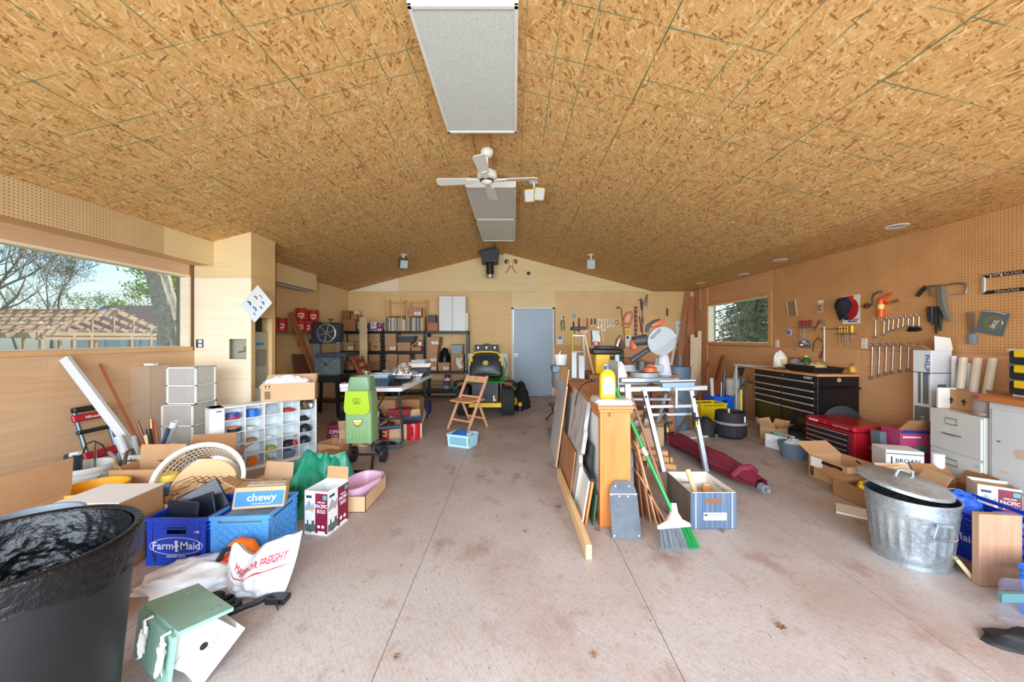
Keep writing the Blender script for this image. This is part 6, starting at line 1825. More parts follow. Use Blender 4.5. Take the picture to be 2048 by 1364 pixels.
FY,FXc=3.82,pt(974,0,3.82).x
t=thing('ceiling_fan','white four bladed ceiling fan hanging from the ridge board','ceiling fan',(FXc,FY,2.95))
FW=mat('fan_white',(220,220,208),0.4)
B().lathe([(0.03,0.36),(0.065,0.355),(0.07,0.33),(0.05,0.29),(0.018,0.275)],28).build('canopy',FW,t)
B().cyl((0,0,0.12),(0,0,0.3),0.014).build('downrod',FW,t)
B().lathe([(0.001,0.15),(0.06,0.148),(0.1,0.12),(0.108,0.085),(0.1,0.055),(0.07,0.045),(0.06,0.02),(0.035,0.0),(0.001,-0.005)],32).build('motor',FW,t)
B().lathe([(0.072,0.042),(0.08,0.035),(0.06,0.022)],28).build('motor_band',mat('fan_dark',(60,58,52),0.4),t)
for k in range(4):
 a=R(-4)+k*PI/2
 Mb=MX.Rotation(a,4,'Z')@MX.Translation(V((0,0,0.035)))@MX.Rotation(R(11),4,'X')
 b=B();b.X=Mb;b.prism([(0.17,-0.05),(0.5,-0.062),(0.53,-0.045),(0.535,0.04),(0.51,0.06),(0.17,0.048)],0.007);bl=b.build('blade',FW,t)
 b=B();b.X=Mb;b.prism([(0.06,-0.014),(0.17,-0.035),(0.21,-0.03),(0.21,0.03),(0.17,0.035),(0.06,0.014)],-0.006);b.build('blade_iron',mat('fan_iron',(222,222,210),0.4),bl)
B().tube([(0.03,0,0.0),(0.03,0,-0.09)],0.0015,4).build('pull_chain',mat('wire'),t)
# black flue box and stovepipe at the far end of the ridge
fy=8.15;a=pt(980,0,fy).x
t=thing('stove_pipe','black ceiling support box with a short stove pipe at the back wall','stove pipe',(a,fy,2.7))
SB_=mat('stove_black',(30,32,30),0.55)
z1,z0=pt(0,493,fy).z,pt(0,527,fy).z
b=B(t);w0,w1=0.20,0.175
b.ring([[V((a+sx*w1,fy+sy*w1,z0)) for sx,sy in ((-1,-1),(1,-1),(1,1),(-1,1))],[V((a+sx*w0,fy+sy*w0,zc(a+sx*w0)-0.02)) for sx,sy in ((-1,-1),(1,-1),(1,1),(-1,1))]],True,True);b.build('support_box',SB_,t,smooth=False)
zz_=min(zc(a-0.25),zc(a+0.25))
b=B(t);b.ring([[V((a+sx*0.225,fy+sy*0.225,zc(a+sx*0.225)-0.035)) for sx,sy in ((-1,-1),(1,-1),(1,1),(-1,1))],[V((a+sx*0.225,fy+sy*0.225,zc(a+sx*0.225)-0.015)) for sx,sy in ((-1,-1),(1,-1),(1,1),(-1,1))]],True,True);b.build('trim_plate',SB_,t,smooth=False)
zp=pt(0,555,fy).z
b=B(t);b.cyl((a,fy,z0-0.0),(a,fy,zp+0.06),0.085,n=24);b.build('pipe',SB_,t)
b=B(t);b.lathe([(0.09,0),(0.093,0.02),(0.09,0.04)],24,M=MX.Translation(V((a,fy,z0-0.2))));b.build('pipe_band',mat('stove_band',(54,56,54),0.4,0.5),t)
b=B(t);b.lathe([(0.08,zp),(0.083,zp),(0.083,zp+0.06),(0.08,zp+0.06),(0.08,zp)],24,c=(a,fy,0));b.build('pipe_collar',mat('alu_collar',(196,190,170),0.35,0.7),t)
# small lights
def flood(label,px,py,Y,m,heads=((0,0),),yaw=0.0,s=1.0,on_wall=False,mount=None):
 p=pt(px,py,Y)
 zcel=zc(p.x)
 o=thing('floodlight',label,'floodlight',p)
 b=B();b.cyl((0,0,zcel-p.z-0.012),(0,0,zcel-p.z+0.001),0.05*s,n=18);b.cyl((0,0,zcel-p.z),(0,0,0.02),0.01*s);b.build('mount',WHITE(),o)
 for dx,dy in heads:
  Mh=MX.Translation(V((dx,dy,0)))@MX.Rotation(R(yaw+dx*200),4,'Z')@MX.Rotation(R(28),4,'X')
  b=B();b.X=Mh;b.box((0,0,0),(0.11*s,0.07*s,0.13*s),0.012);h_=b.build('head',m,o)
  b=B();b.X=Mh;b.box((0,-0.036*s,0),(0.09*s,0.004,0.1*s),0.001);b.build('lens',mat('lamp_lens',(190,194,190),0.15),h_)
  b=B();b.X=Mh
  for k in range(5):b.box((-0.04*s+0.02*s*k,0.045*s,0),(0.006*s,0.03*s,0.1*s))
  q=b.build('cooling_fins',m,h_,smooth=False);q['kind']='stuff'
flood('dark green tilted floodlight on the left ceiling slope',807,527,6.9,mat('green_cast',(78,86,74),0.5),yaw=30,s=1.5)
flood('silver floodlight on the right ceiling slope',1182,528,6.9,mat('silver_cast',(206,206,196),0.35,0.4),yaw=-10,s=1.4)
flood('cream twin floodlight beside the ceiling fan',1068,389,4.4,mat('cream_cast',(226,206,150),0.45),((-0.05,0.03),(0.06,-0.02)),0,1.1)
p=pt(1022,527,YB-0.08)
t=thing('emergency_light','twin headed emergency lamp high on the back wall','emergency light',p)
B().box((0,0.03,0),(0.09,0.1,0.12),0.01).build('base',mat('cream_cast'),t)
for sx in (-1,1):
 b=B();b.lathe([(0.02,0.05),(0.05,0.0),(0.052,-0.01)],20,M=FM((sx*0.1,-0.02,0.04),(1,0,0),(0,0,1))@MX.Rotation(R(20*sx),4,'Y')@MX.Scale(-1,4,(0,0,1)));b.build('lamp_head',CHROME(),t)
 b=B();b.tube([(sx*0.02,0.0,-0.06),(sx*0.08,0.02,-0.16),(sx*0.12,0.03,-0.22)],0.008,6);b.build('bracket',mat('brass',(176,120,60),0.4,0.5),t)
t=thing('camera_dome','small black camera on the gable of the back wall','camera',pt(1057,547,YB-0.02))
B().cyl((0,0.02,0),(0,-0.05,0),0.04).build('housing',BLACK(),t);B().cyl((0,-0.05,0),(0,-0.06,0),0.025).build('lens',INK(),t)
for k,(px,py,lab) in enumerate(((1793,452,'recessed ceiling light nearest on the right eave strip'),(1560,520,'second recessed ceiling light on the right eave strip'),(1487,548,'third recessed ceiling light on the right eave strip'),(1402,566,'furthest recessed ceiling light on the right eave strip'))):
 Y=F*(ZE-H)/(CY-py);x=min(XR-0.12,(px-CX)/F*Y)
 t=thing('recessed_light',lab,'ceiling light',(x,Y,ZE),group='recessed lights')
 B().lathe([(0.055,-0.002),(0.085,-0.008),(0.095,-0.001)],28).build('trim_ring',WHITE(),t);B().lathe([(0.001,-0.003),(0.058,-0.003)],28).build('lens',mat('lamp_lens'),t)

# ================================================================ MIDDLE: LOW CABINET AND LEANING BOARDS
KX0,KX1,KY0,KY1,KZ=0.612,0.826,2.585,4.45,0.858
OW=wood('orange_pine',(180,102,46),(204,128,66),(14,14,2),rough=0.4);OWD=wood('cabinet_top_wood',(168,104,60),(196,132,84),(14,2,14),rough=0.45)
t=thing('low_cabinet','long low orange pine cabinet standing end-on in the middle of the room','cabinet',((KX0+KX1)/2,(KY0+KY1)/2,0))
b=B(t);b.bb(KX0+0.015,KX1,KY0,KY0+0.022,0,KZ-0.045,0.003);b.build('end_panel',OW,t)
b=B(t);b.bb(KX0-0.004,KX0+0.018,KY0-0.006,KY0+0.05,0,KZ-0.045,0.003);b.build('corner_stile',OW,t)
b=B(t);b.bb(KX0-0.014,KX1+0.014,KY0-0.016,KY1,KZ-0.045,KZ-0.022,0.004);b.build('apron',OW,t)
b=B(t);b.bb(KX0-0.022,KX1+0.022,KY0-0.024,KY1+0.01,KZ-0.022,KZ,0.005);b.build('top',OWD,t)
b=B(t);b.bb(KX1-0.018,KX1,KY0+0.022,KY1,0,KZ-0.045);b.build('back_panel',OWD,t,smooth=False)
b=B(t);b.bb(KX0+0.02,KX1-0.018,KY1-0.02,KY1,0,KZ-0.045);b.build('end_panel',OW,t,smooth=False)
b=B(t);b.bb(KX0,KX0+0.02,KY0+0.05,KY1,0.0,0.06,0.002);b.build('bottom_rail',OW,t);b=B(t);b.bb(KX0,KX0+0.02,KY0+0.05,KY1,KZ-0.10,KZ-0.045,0.002);b.build('top_rail',OW,t)
RIB=N('ribbed_white');s_=RIB.n('ShaderNodeSeparateXYZ');RIB.l(RIB.coord(),s_.inputs[0])
RIB.l(RIB.ramp(RIB.math('FRACT',RIB.math('MULTIPLY',s_.outputs[2],42.0)),[(0.1,lin((186,188,184))),(0.35,lin((226,228,224)))]),RIB.b.inputs['Base Color'])
b=B(t);b.bb(KX0+0.006,KX0+0.012,KY0+0.05,KY1-0.02,0.06,KZ-0.10);b.build('ribbed_side',RIB.m,t,smooth=False)
b=B(t);p=pt(1219,829,KY0-0.003);b.tube([p+V((0.008*math.cos(a)*0.8,-0.002,0.012*math.sin(a))) for a in [k*0.5 for k in range(13)]],0.0018,4);b.build('cup_hook',INK(),t)
# leaning boards on its left side
STN=N('stone_print');co=STN.coord()
f_=STN.noise(STN.mapping(co,(14,2.5,14)),1.0,6,0.7)
f2=STN.noise(STN.mapping(co,(50,9,50)),1.0,4)
STN.l(STN.mix(STN.ramp(f2,[(0.45,g(0)),(0.75,g(0.5))]),STN.ramp(f_,[(0.25,lin((104,100,98))),(0.42,lin((160,156,152))),(0.55,lin((196,188,180))),(0.75,lin((226,222,216)))]),lin((104,84,74))),STN.b.inputs['Base Color']);STN.b.inputs['Roughness'].default_value=0.6
def leaner(name,label,xb,xt,y0,y1,h_,th,m,cat='board',poly=None,bev=0.002):
 """sheet leaning on a plane X = const: foot at xb, head at xt, from y0 to y1 along the room"""
 L=math.hypot(h_,xt-xb)
 M=FM((xb,y0,0.002),(0,1,0),V((xt-xb,0,h_)))
 b=B()
 if poly is None:b.box(((y1-y0)/2,L/2,th/2),(y1-y0,L,th),bev)
 else:b.prism([(u*(y1-y0),v_*L) for u,v_ in poly],th)
 o=b.build(name,m,None,smooth=False);o.matrix_basis=M
 return tag(o,label,cat)
TANP=wood('tan_sheet',(206,162,118),(228,188,146),(3,3,20),knots=False)
leaner('plywood_sheet','pale plywood sheet leaning at the far end of the cabinet',0.46,0.585,3.92,4.66,1.0,0.012,TANP)
leaner('plastic_sheeting','grey film covered panel leaning in front of the plywood',0.445,0.565,3.86,4.5,0.86,0.01,mat('film_grey',(196,200,206),0.25,var=0.12,vs=6),poly=[(0,0),(1,0),(1,0.95),(0.85,1),(0.1,0.96),(0,0.9)])
leaner('chipboard_sheet','narrow tan board edge leaning before the film covered panel',0.43,0.545,3.78,3.86,0.84,0.016,TANP)
leaner('stone_slab','rough grey stone patterned panel with a stepped edge leaning on the cabinet',0.47,0.585,2.86,3.56,0.86,0.03,STN.m,'panel',[(0.04,0),(1,0),(1,1.0),(0.02,0.97),(0.05,0.72),(0.0,0.68),(0.02,0.5),(0.10,0.46),(0.06,0.40),(0.0,0.38)])
leaner('chipboard_strip','thin dark board behind the stone patterned panel',0.455,0.50,3.0,3.72,0.40,0.012,wood('brown_strip',(150,98,60),(176,122,80),(3,3,20)))
LUM=wood('lumber',(206,162,110),(232,194,144),(24,2.5,24))
p0,p1=V((0.452,2.20,0.045)),V((0.43,3.50,0.045))
o=B().box((0,0,0),(0.038,(p1-p0).length,0.089),0.003).build('lumber_stud',LUM);o.location=(p0+p1)/2;o.rotation_euler=(0,0,math.atan2(-(p1.x-p0.x),p1.y-p0.y));tag(o,'new pine stud lying on edge along the aisle','lumber')
t=thing('framed_tile','small black framed white tile board standing by the cabinet foot','frame',(0.52,2.7,0))
def lean_part(par,nm,m,xb,xt,y0,y1,z0,z1,h_,th,out=0.0):
 L=math.hypot(h_,xt-xb);M=par.matrix_basis.inverted()@FM((xb,y0,0.002),(0,1,0),V((xt-xb,0,h_)));b=B();b.X=M
 b.box(((y1-y0)/2,(z0+z1)/2*L,th/2+out),(y1-y0,(z1-z0)*L,th),0.002);return b.build(nm,m,par,smooth=False)
lean_part(t,'tile_face',mat('tile_cream',(222,220,208),0.3),0.505,0.56,2.62,2.98,0,0.93,0.33,0.012,-0.02);lean_part(t,'wood_edge',OW,0.515,0.57,2.61,2.98,0,0.93,0.33,0.016,-0.009);lean_part(t,'black_cap',BLACK(),0.505,0.565,2.605,2.98,0.93,1.0,0.33,0.03,-0.016)
leaner('green_board','short dark green board between the tile board and the cabinet',0.56,0.585,2.60,2.9,0.22,0.012,mat('dark_green_paint',(50,84,66),0.5))
leaner('black_sheet','tall black panel edge leaning behind the framed tile',0.535,0.59,2.74,2.95,0.52,0.008,mat('panel_black',(40,42,44),0.4))
# metal kick plate on the end
t=thing('metal_plate','dark grey metal plate with clipped corners leaning on the cabinet end','metal plate',(0.755,2.47,0))
pb,ptop=V((0.758,2.425,0.002)),V((0.735,2.565,0.335))
M=FM(pb,(1,0.0,0),ptop-pb);L=(ptop-pb).length
MP=mat('plate_metal',(62,70,80),0.5,0.15,var=0.25,vs=20)
b=B(t);b.X=M;b.prism([(-0.105,0),(0.09,0),(0.095,L*0.75),(0.085,L*0.88),(0.05,L),(-0.05,L),(-0.088,L*0.88),(-0.098,L*0.75)],0.004);b.build('plate',MP,t,smooth=False)
for x,y in [(-0.09,0.02),(0.075,0.02),(-0.085,L*0.75),(0.08,L*0.75),(-0.05,L*0.9),(0.045,L*0.9),(-0.03,L*0.72),(0.03,L*0.72)]:
 b=B(t);b.X=M;b.cyl((x,y,0.003),(x,y,0.006),0.005,n=8);b.build('rivet',STEEL(),t)
b=B(t);b.X=M;b.box((0,L*0.76,0.005),(0.19,0.004,0.002));b.build('crease',STEEL(),t,smooth=False)
# boards leaning on the right side of the cabinet
PBW=[wood('panel_%d'%k,a,c_,(3,3,24),knots=False) for k,(a,c_) in enumerate((((146,96,64),(178,124,88)),((120,76,50),(150,100,70)),((168,118,82),(196,146,106))))]
for k,(lab,xb,y0,y1,h_,m) in enumerate((('outermost short brown board leaning right of the cabinet',1.09,2.62,3.1,0.36,0),('second brown board with a notched top right of the cabinet',1.055,2.63,3.2,0.5,1),('third brown board leaning right of the cabinet',1.02,2.62,3.3,0.58,2),('fourth brown board leaning right of the cabinet',0.985,2.64,3.4,0.7,0),('tall brown board nearest the broom handle',0.95,2.70,3.5,0.80,1),('tallest tan board leaning right of the cabinet',0.92,2.78,3.6,0.9,2))):
 leaner('brown_board',lab,xb,0.856+0.012*(5-k)*0.55,y0,y1,h_,0.012,PBW[m],poly=[(0,0),(1,0),(1,1),(0.08,1.0),(0.0,0.93)])
plank('metal_stud','grey metal stud leaning upright behind the tile stack',(0.885,2.74,0.0),(0.865,2.78,0.99),0.045,0.02,mat('stud_grey',(136,138,140),0.4,0.6),(1,0,0),'stud')
plank('dark_lath','long dark lath leaning to the right of the brown boards',(1.19,2.74,0.0),(0.93,2.95,0.92),0.06,0.018,PBW[1],(0.2,1,0),'lath')
# on the cabinet top
for k,(dx,dy) in enumerate(((0.0,0.0),(0.012,0.01),(-0.008,-0.006),(0.004,0.006))):
 o=B().box((0,0,0.004),(0.25,0.23,0.0085),0.001).build('floor_tile',mat('tile_white',(214,214,206),0.35),smooth=False)
 o.location=(0.718+dx,2.71+dy,KZ+0.001+0.009*k);o.rotation_euler=(0,0,R(2-k*2));tag(o,('bottom','second','third','top')[k]+' white tile of the stack on the cabinet end','tile','tiles stacked on the cabinet')
zt2=KZ+0.038
t=thing('detergent_jug','yellow plastic jug with a white label standing on the tile stack','jug',(0.695,2.72,zt2))
YJ=mat('jug_yellow',(222,180,22),0.35)
def rr2(w_,d,z,rr=0.025):return rrect(w_,d,z,6,rr)
B().ring([rr2(0.11,0.075,0),rr2(0.115,0.08,0.008),rr2(0.115,0.08,0.15),rr2(0.10,0.07,0.185),rr2(0.05,0.05,0.205,0.02),rr2(0.038,0.038,0.212,0.018)],True,True).build('bottle',YJ,t)
B().cyl((0,0,0.21),(0,0,0.235),0.021,n=18).build('cap',mat('cap_blue',(40,80,160),0.4),t)
M=FM((0.0,-0.0405,0.085),(1,0,0),(0,0,1));decal(t,'label_card',M,0,0,mat('label_grey',(226,226,222),0.5),0.001,[(-0.043,-0.055),(0.043,-0.055),(0.043,0.045),(0.0,0.062),(-0.043,0.045)])
for k,(y,w_) in enumerate(((0.03,0.06),(0.012,0.07),(0.0,0.07),(-0.016,0.06),(-0.026,0.064),(-0.036,0.05))):decal(t,'printed_line',M@MX.Translation(V((0,y,0.001))),w_,0.005 if k else 0.008,mat('lines_grey',(110,110,104),0.6) if k else YJ,0.0006)
b=B();b.tube([(0.03,0.02,0.20),(0.055,0.02,0.17),(0.058,0.02,0.12)],0.008,8);b.build('handle',YJ,t)
leaner('vent_grille','white ribbed metal grille standing on the cabinet top',0.80,0.80,2.66,2.95,0.26,0.006,RIB.m,'grille').location=(0.80,2.80,KZ+0.04)
closedbox('mossy dark green sponge pack behind the yellow jug',(0.765,2.90,KZ+0.001),R(5),0.07,0.1,0.10,mat('moss',(96,96,60),0.8,var=0.3,vs=30),'sponge_pack','pack',tape=False)
t=thing('power_cable','thin black cable looping over the cabinet top','cable',(0.68,3.3,KZ))
b=B(t);b.tube([pt(1190,762,3.0),pt(1175,764,3.05),pt(1162,772,3.1),pt(1154,790,3.1),pt(1150,812,3.1)],0.005,6);b.build('cable',BLACK(),t)
# ---- broom
hb_,ht_=V((1.035,2.355,0.19)),V((0.70,2.80,1.13))
t=thing('broom','green and white angle broom leaning on the cabinet','broom',(1.06,2.32,0))
BG=mat('broom_green',(18,128,64),0.4)
dd=ht_-hb_
b=B(t);b.tube([hb_,hb_+dd*0.86],0.0125,12);b.build('handle',BG,t)
b=B(t);b.tube([hb_+dd*0.86,ht_],0.0135,12);b.build('grip',WHITE(),t)
b=B(t);b.tube([hb_+dd*0.36,hb_+dd*0.41],0.0135,12);b.build('sticker',PAPER(),t)
ux=V((0.97,0.18,-0.17)).normalized();uy=dd.normalized();uy=(uy-ux*uy.dot(ux)).normalized();uz=ux.cross(uy)
MB2=MX.Identity(4)
for i in range(3):MB2[i][0],MB2[i][1],MB2[i][2],MB2[i][3]=ux[i],uy[i],uz[i],hb_[i]
b=B(t);b.X=MB2;b.prism([(-0.125,-0.085),(0.10,-0.055),(0.095,-0.035),(0.045,-0.018),(0.02,0.02),(0.018,0.075),(-0.016,0.075),(-0.022,0.015),(-0.06,-0.03),(-0.125,-0.062)],0.03,MX.Translation(V((0,0,-0.015))));b.build('cap',WHITE(),t)
rb=random.Random(8)
for nm,m,x0,x1,nb in (('grey_bristles',mat('bristle_grey',(112,118,126),0.7),-0.12,0.03,260),('green_bristles',BG,0.03,0.095,130)):
 b=B(t)
 for k in range(nb):
  x=rb.uniform(x0,x1);z_=rb.uniform(-0.011,0.011);y0_=-0.07+0.13*(x-(-0.125))*1.0*0.9-0.004
  tip=MB2@V((x*1.25+0.02+rb.uniform(-0.006,0.006),y0_-0.115+rb.uniform(-0.015,0.0),z_*2.6))
  tip.z=max(0.003,tip.z)
  b.tube([MB2@V((x,min(y0_,-0.055),z_)),tip],0.0014,3,cap=False)
 q=b.build(nm,m,t,smooth=False);q['kind']='stuff'
# ---- printed file box
t=carton('open file box with blue wood-grain print and a white label',(1.40,2.76,0),0,0.318,0.40,0.256,(None,)*4,mat('file_cream',(228,222,208),0.6),'file_box',t=0.005)
FBL=N('file_print');s_=FBL.noise(FBL.mapping(FBL.coord(),(120,120,2)),1.0,4);FBL.l(FBL.ramp(s_,[(0.3,lin((52,68,90))),(0.7,lin((92,112,136)))]),FBL.b.inputs['Base Color'])
GRP=N('file_print_grey');s_=GRP.noise(GRP.mapping(GRP.coord(),(120,120,2)),1.0,4);GRP.l(GRP.ramp(s_,[(0.3,lin((82,76,68))),(0.7,lin((128,120,108)))]),GRP.b.inputs['Base Color'])
M=FM((0,-0.2,0.128),(1,0,0),(0,0,1))
for (x0,x1,y0,y1) in ((-0.159,-0.06,-0.126,0.126),(0.06,0.159,-0.126,0.126),(-0.06,0.06,0.085,0.126),(-0.06,0.06,-0.126,0.05)):
 b=B();b.X=M;b.bb(x0,x1,y0,y1,0.0003,0.0016);b.build('printed_front',FBL.m,t,smooth=False)
decal(t,'hand_hole',M@MX.Translation(V((0,0.0675,0.0004))),0.118,0.034,mat('hole_brown',(120,76,48),0.7))
for x in (-0.125,0.13):decal(t,'white_stripe',M@MX.Translation(V((x,0,0.0018))),0.006,0.25,PAPER())
b=B();b.X=FM((-0.159,0,0.128),(0,-1,0),(0,0,1));b.bb(-0.2,0.2,-0.126,0.126,0.0003,0.0016);b.build('printed_side',GRP.m,t,smooth=False)
decal(t,'label_card',M@MX.Translation(V((0.01,-0.04,0.0017))),0.16,0.052,PAPER());text(t,'BANKERS BOX',0.018,M@MX.Translation(V((0.02,-0.03,0.0028))),INK());text(t,'by FELLOWES',0.009,M@MX.Translation(V((0.02,-0.048,0.0028))),INK())
decal(t,'logo_mark',M@MX.Translation(V((-0.055,-0.03,0.0028))),0.022,0.012,INK())
text(t,'\u2191LEGAL SIZE\u2191',0.03,FM((0.1545,0.0,0.21),(0,-1,0),(0,0,1)),INK())
plank('wood_offcut','pale wood strip standing in the file box',(1.40,2.70,0.01),(1.36,2.86,0.31),0.035,0.02,PINE(),(1,0,0),'offcut');plank('wood_offcut','short orange wood block in the file box',(1.47,2.75,0.01),(1.47,2.8,0.2),0.06,0.025,OW,(1,0,0),'offcut')
plank('wood_offcut','thin wood block leaning in the right of the file box',(1.50,2.85,0.01),(1.52,2.88,0.19),0.045,0.02,PINE(),(1,0,0),'offcut')
rod('metal_rod','bent steel bar lying across the file box',(1.27,2.82,0.225),(1.38,2.84,0.215),0.008,STEEL(),'bar',hollow=False)
# ---- folded garden parasol
e0,e1=V((1.98,4.55,0.10)),V((2.10,3.10,0.075))
t=thing('garden_parasol','folded burgundy garden parasol lying on the floor','parasol',(2.0,3.8,0))
BUR=mat('burgundy_cloth',(118,28,52),0.8,var=0.15,vs=10)
dv=(e1-e0);L=dv.length;M=FM(e0,V((0,0,1)).cross(dv),(0,0,1))
if (M.to_3x3()@V((0,0,1))).dot(dv)<0:M=FM(e0,dv.cross(V((0,0,1))),(0,0,1))
def para(u,v_):
 a=2*PI*u
 r_=0.085+0.03*math.sin(PI*min(1,v_*1.3))-0.03*sm(0.1,0.3,v_)*(1-sm(0.35,0.6,v_))-0.035*sm(0.8,1.0,v_)
 r_ *= 1+0.16*math.sin(8*a+v_*3)*(0.4+v_*0.4)+0.1*nz((math.cos(a),math.sin(a),v_*4),2.0,3)
 p=V((math.cos(a)*r_*1.12,math.sin(a)*r_*0.85,v_*L))
 q=M@p;q.z=max(0.006,q.z);return q
b=B(t);b.grid(para,72,40);b.build('canopy',BUR,t,ang=60)
b=B(t);b.cyl(e0-dv.normalized()*0.25,e1+dv.normalized()*0.03,0.019);b.build('pole',mat('pole_grey',(96,100,104),0.4,0.5),t)
b=B(t);b.cyl(e1,e1+dv.normalized()*0.05,0.04,0.034);b.cyl(e1+dv.normalized()*0.05,e1+dv.normalized()*0.085,0.018);b.build('finial',mat('finial_grey',(110,114,118),0.5),t)
b=B(t);q=e0+dv*0.86;b.tube([q+V((-0.1,0,0.02)),q+V((-0.06,-0.03,0.09)),q+V((0.04,-0.02,0.10)),q+V((0.11,0.02,0.05))],0.028,8);b.build('tie_fold',BUR,t)
# ---- timber blocks
for k,(px,py,W,D,h_,rz,lab) in enumerate(((1352,944,0.28,0.14,0.05,30,'bottom timber block of the small pile'),(1342,930,0.3,0.12,0.05,38,'middle timber block of the small pile'),(1335,912,0.32,0.07,0.045,34,'top grooved timber piece of the small pile'))):
 p=fl(1345,944);o=B().box((0,0,h_/2),(W,D,h_),0.003).build('timber_block',wood('block_wood',(190,140,94),(218,172,124),(3,24,24)));o.location=(p.x-0.05-0.03*k,p.y+0.16+0.05*k,0.001+0.051*k);o.rotation_euler=(0,0,R(-50+rz));tag(o,lab,'timber','timber block pile')
# ---- miter saw on its folding aluminium stand
t=thing('saw_stand','folding aluminium work stand carrying the mitre saw','stand',(1.7,4.0,0))
def al(nm,p,q,w_,h_,m=None):
 b=B(t);p,q=V(p),V(q);u=V((0,0,1)) if abs((q-p).normalized().z)<0.9 else V((0,1,0));b.X=FM(p,q-p,u);b.box(((q-p).length/2,0,0),((q-p).length,w_,h_),0.004);return b.build(nm,m or ALU(),t)
yf,yr=3.78,4.42
for (x0,x1) in ((1.345,1.50),(1.83,1.93)):
 al('leg',(x0,yf,0.80),(x1,yf-0.12,0.0),0.045,0.045);al('leg',(x0+0.05,yr,0.80),(x1-0.25,yr+0.1,0.0),0.045,0.045)
 al('side_arm',(x0+0.02,yf,0.60),(x1+0.02,yr,0.18),0.03,0.03,mat('arm_grey',(150,150,148),0.4,0.6))
al('front_bar',(1.34,yf,0.63),(1.90,yf,0.64),0.035,0.035);al('front_bar',(1.38,yf-0.02,0.55),(1.88,yf-0.02,0.56),0.03,0.03);al('rear_bar',(1.35,yr,0.6),(1.9,yr,0.6),0.035,0.035)
al('top_rail',(1.10,yf+0.05,0.80),(2.02,yf+0.05,0.82),0.05,0.05);al('top_rail',(1.12,yr-0.05,0.80),(2.02,yr-0.05,0.82),0.05,0.05)
al('roller_support',(1.50,yf-0.06,0.86),(1.83,yf-0.06,0.87),0.05,0.06,mat('blue_grey_metal',(128,152,168),0.4,0.4));al('roller',(1.48,yf-0.06,0.90),(1.85,yf-0.06,0.91),0.022,0.022);al('roller_post',(1.66,yf-0.04,0.62),(1.66,yf-0.04,0.86),0.03,0.03)
al('slant_brace',(1.40,yf,0.62),(1.62,yr,0.80),0.025,0.02,mat('arm_grey'));al('slant_brace',(1.86,yf,0.62),(1.62,yr-0.1,0.80),0.025,0.02,mat('arm_grey'))
for x in (1.345,1.84):b=B(t);b.cyl((x+0.01,yf-0.035,0.735),(x+0.01,yf-0.02,0.735),0.014);b.build('bolt',INK(),t)
for k,(lab,p,q) in enumerate((('black bar clamp hanging from the left of the saw stand',pt(1329,822,3.68),pt(1340,926,3.66)),('black bar clamp hanging from the right of the saw stand',pt(1386,824,3.66),pt(1398,885,3.64)))):
 o=thing('bar_clamp',lab,'clamp',(p.x,p.y,q.z));dcl=q-p
 b=B(o);b.tube([p,q],0.005,6);b.build('bar',mat('dark_steel',(60,62,66),0.4,0.6),o)
 b=B(o);b.box(p+dcl*0.12,(0.035,0.03,0.06),0.006);b.box(p+dcl*0.3+V((0.0,-0.01,0)),(0.05,0.035,0.085),0.012);b.box(p+dcl*0.26+V((0.035,-0.01,0.02)),(0.06,0.025,0.022),0.006);b.build('jaw',BLACK(),o)
 b=B(o);b.box(p+dcl*0.33+V((0,-0.03,-0.01)),(0.014,0.01,0.05),0.003);b.build('trigger',JY,o)
MY=4.12
def pm(px,py,dy=0.0):return pt(px,py,MY+dy)
t=thing('mitre_saw','large orange and silver mitre saw with its round blade raised','mitre saw',(1.6,MY,0.85))
ORG=mat('saw_orange',(196,92,56),0.45);SIL=mat('saw_silver',(150,156,158),0.5,0.1);DGR=mat('saw_darkgrey',(58,62,66),0.5)
bc=pm(1322,683);
MBl=FM(V((bc.x,MY-0.01,bc.z)),(1,0,0),(0,0,1))
b=B(t);n_t=60
pol=[]
for k in range(n_t):a=2*PI*k/n_t;pol+=[(0.152*math.cos(a),0.152*math.sin(a)),(0.159*math.cos(a+0.05),0.159*math.sin(a+0.05))]
b.prism(pol,0.003,MBl);b.build('blade',mat('blade_steel',(140,142,144),0.5,0.3),t,smooth=False)
gpol=[(0.165*math.cos(a),0.165*math.sin(a)) for a in [R(20)+R(205)*k/24 for k in range(25)]]+[(-0.05,-0.08),(0.03,-0.04),(0.09,0.02)]
b=B(t);b.prism(gpol,0.03,MBl@MX.Translation(V((0,0,0.006))));b.build('blade_guard',SIL,t,smooth=False)
b=B(t);b.prism([(x*1.0,y) for x,y in ell(0.15,0.15,40)],0.002,MBl@MX.Translation(V((0,0,-0.03))));b.build('lower_guard',film('smoky_guard',(160,164,166),0.8),t,smooth=False)
text(t,'RIDGID',0.045,t.matrix_basis.inverted()@MBl@MX.Translation(V((-0.075,0.085,0.0365)))@MX.Rotation(R(45),4,'Z'),INK(),ext=0.001)
for nm,m,p,q,r0,r1 in (('motor',DGR,pm(1293,679,0.05),pm(1266,683,0.05),0.062,0.055),('arm',DGR,pm(1320,683,0.03),pm(1262,722,0.05),0.024,0.032),('arbor',BLACK(),pm(1322,683,-0.03),pm(1322,683,0.04),0.028,0.028),('pivot',DGR,pm(1283,722,0.0),pm(1283,740,0.0),0.055,0.06)):
 b=B(t);b.cyl(p,q,r0,r1,18);b.build(nm,m,t)
b=B(t);b.tube([pm(1293,664),pm(1296,652),pm(1306,644),pm(1320,640)],[0.02,0.022,0.02,0.018],10);b.build('handle',DGR,t)
b=B(t);b.tube([pm(1302,652),pm(1316,647),pm(1329,640)],[0.018,0.034,0.012],10);b.build('trigger_guard',ORG,t)
b=B(t);b.box(pm(1267,690,0.06),(0.07,0.1,0.13),0.025);b.build('motor_cover',ORG,t)
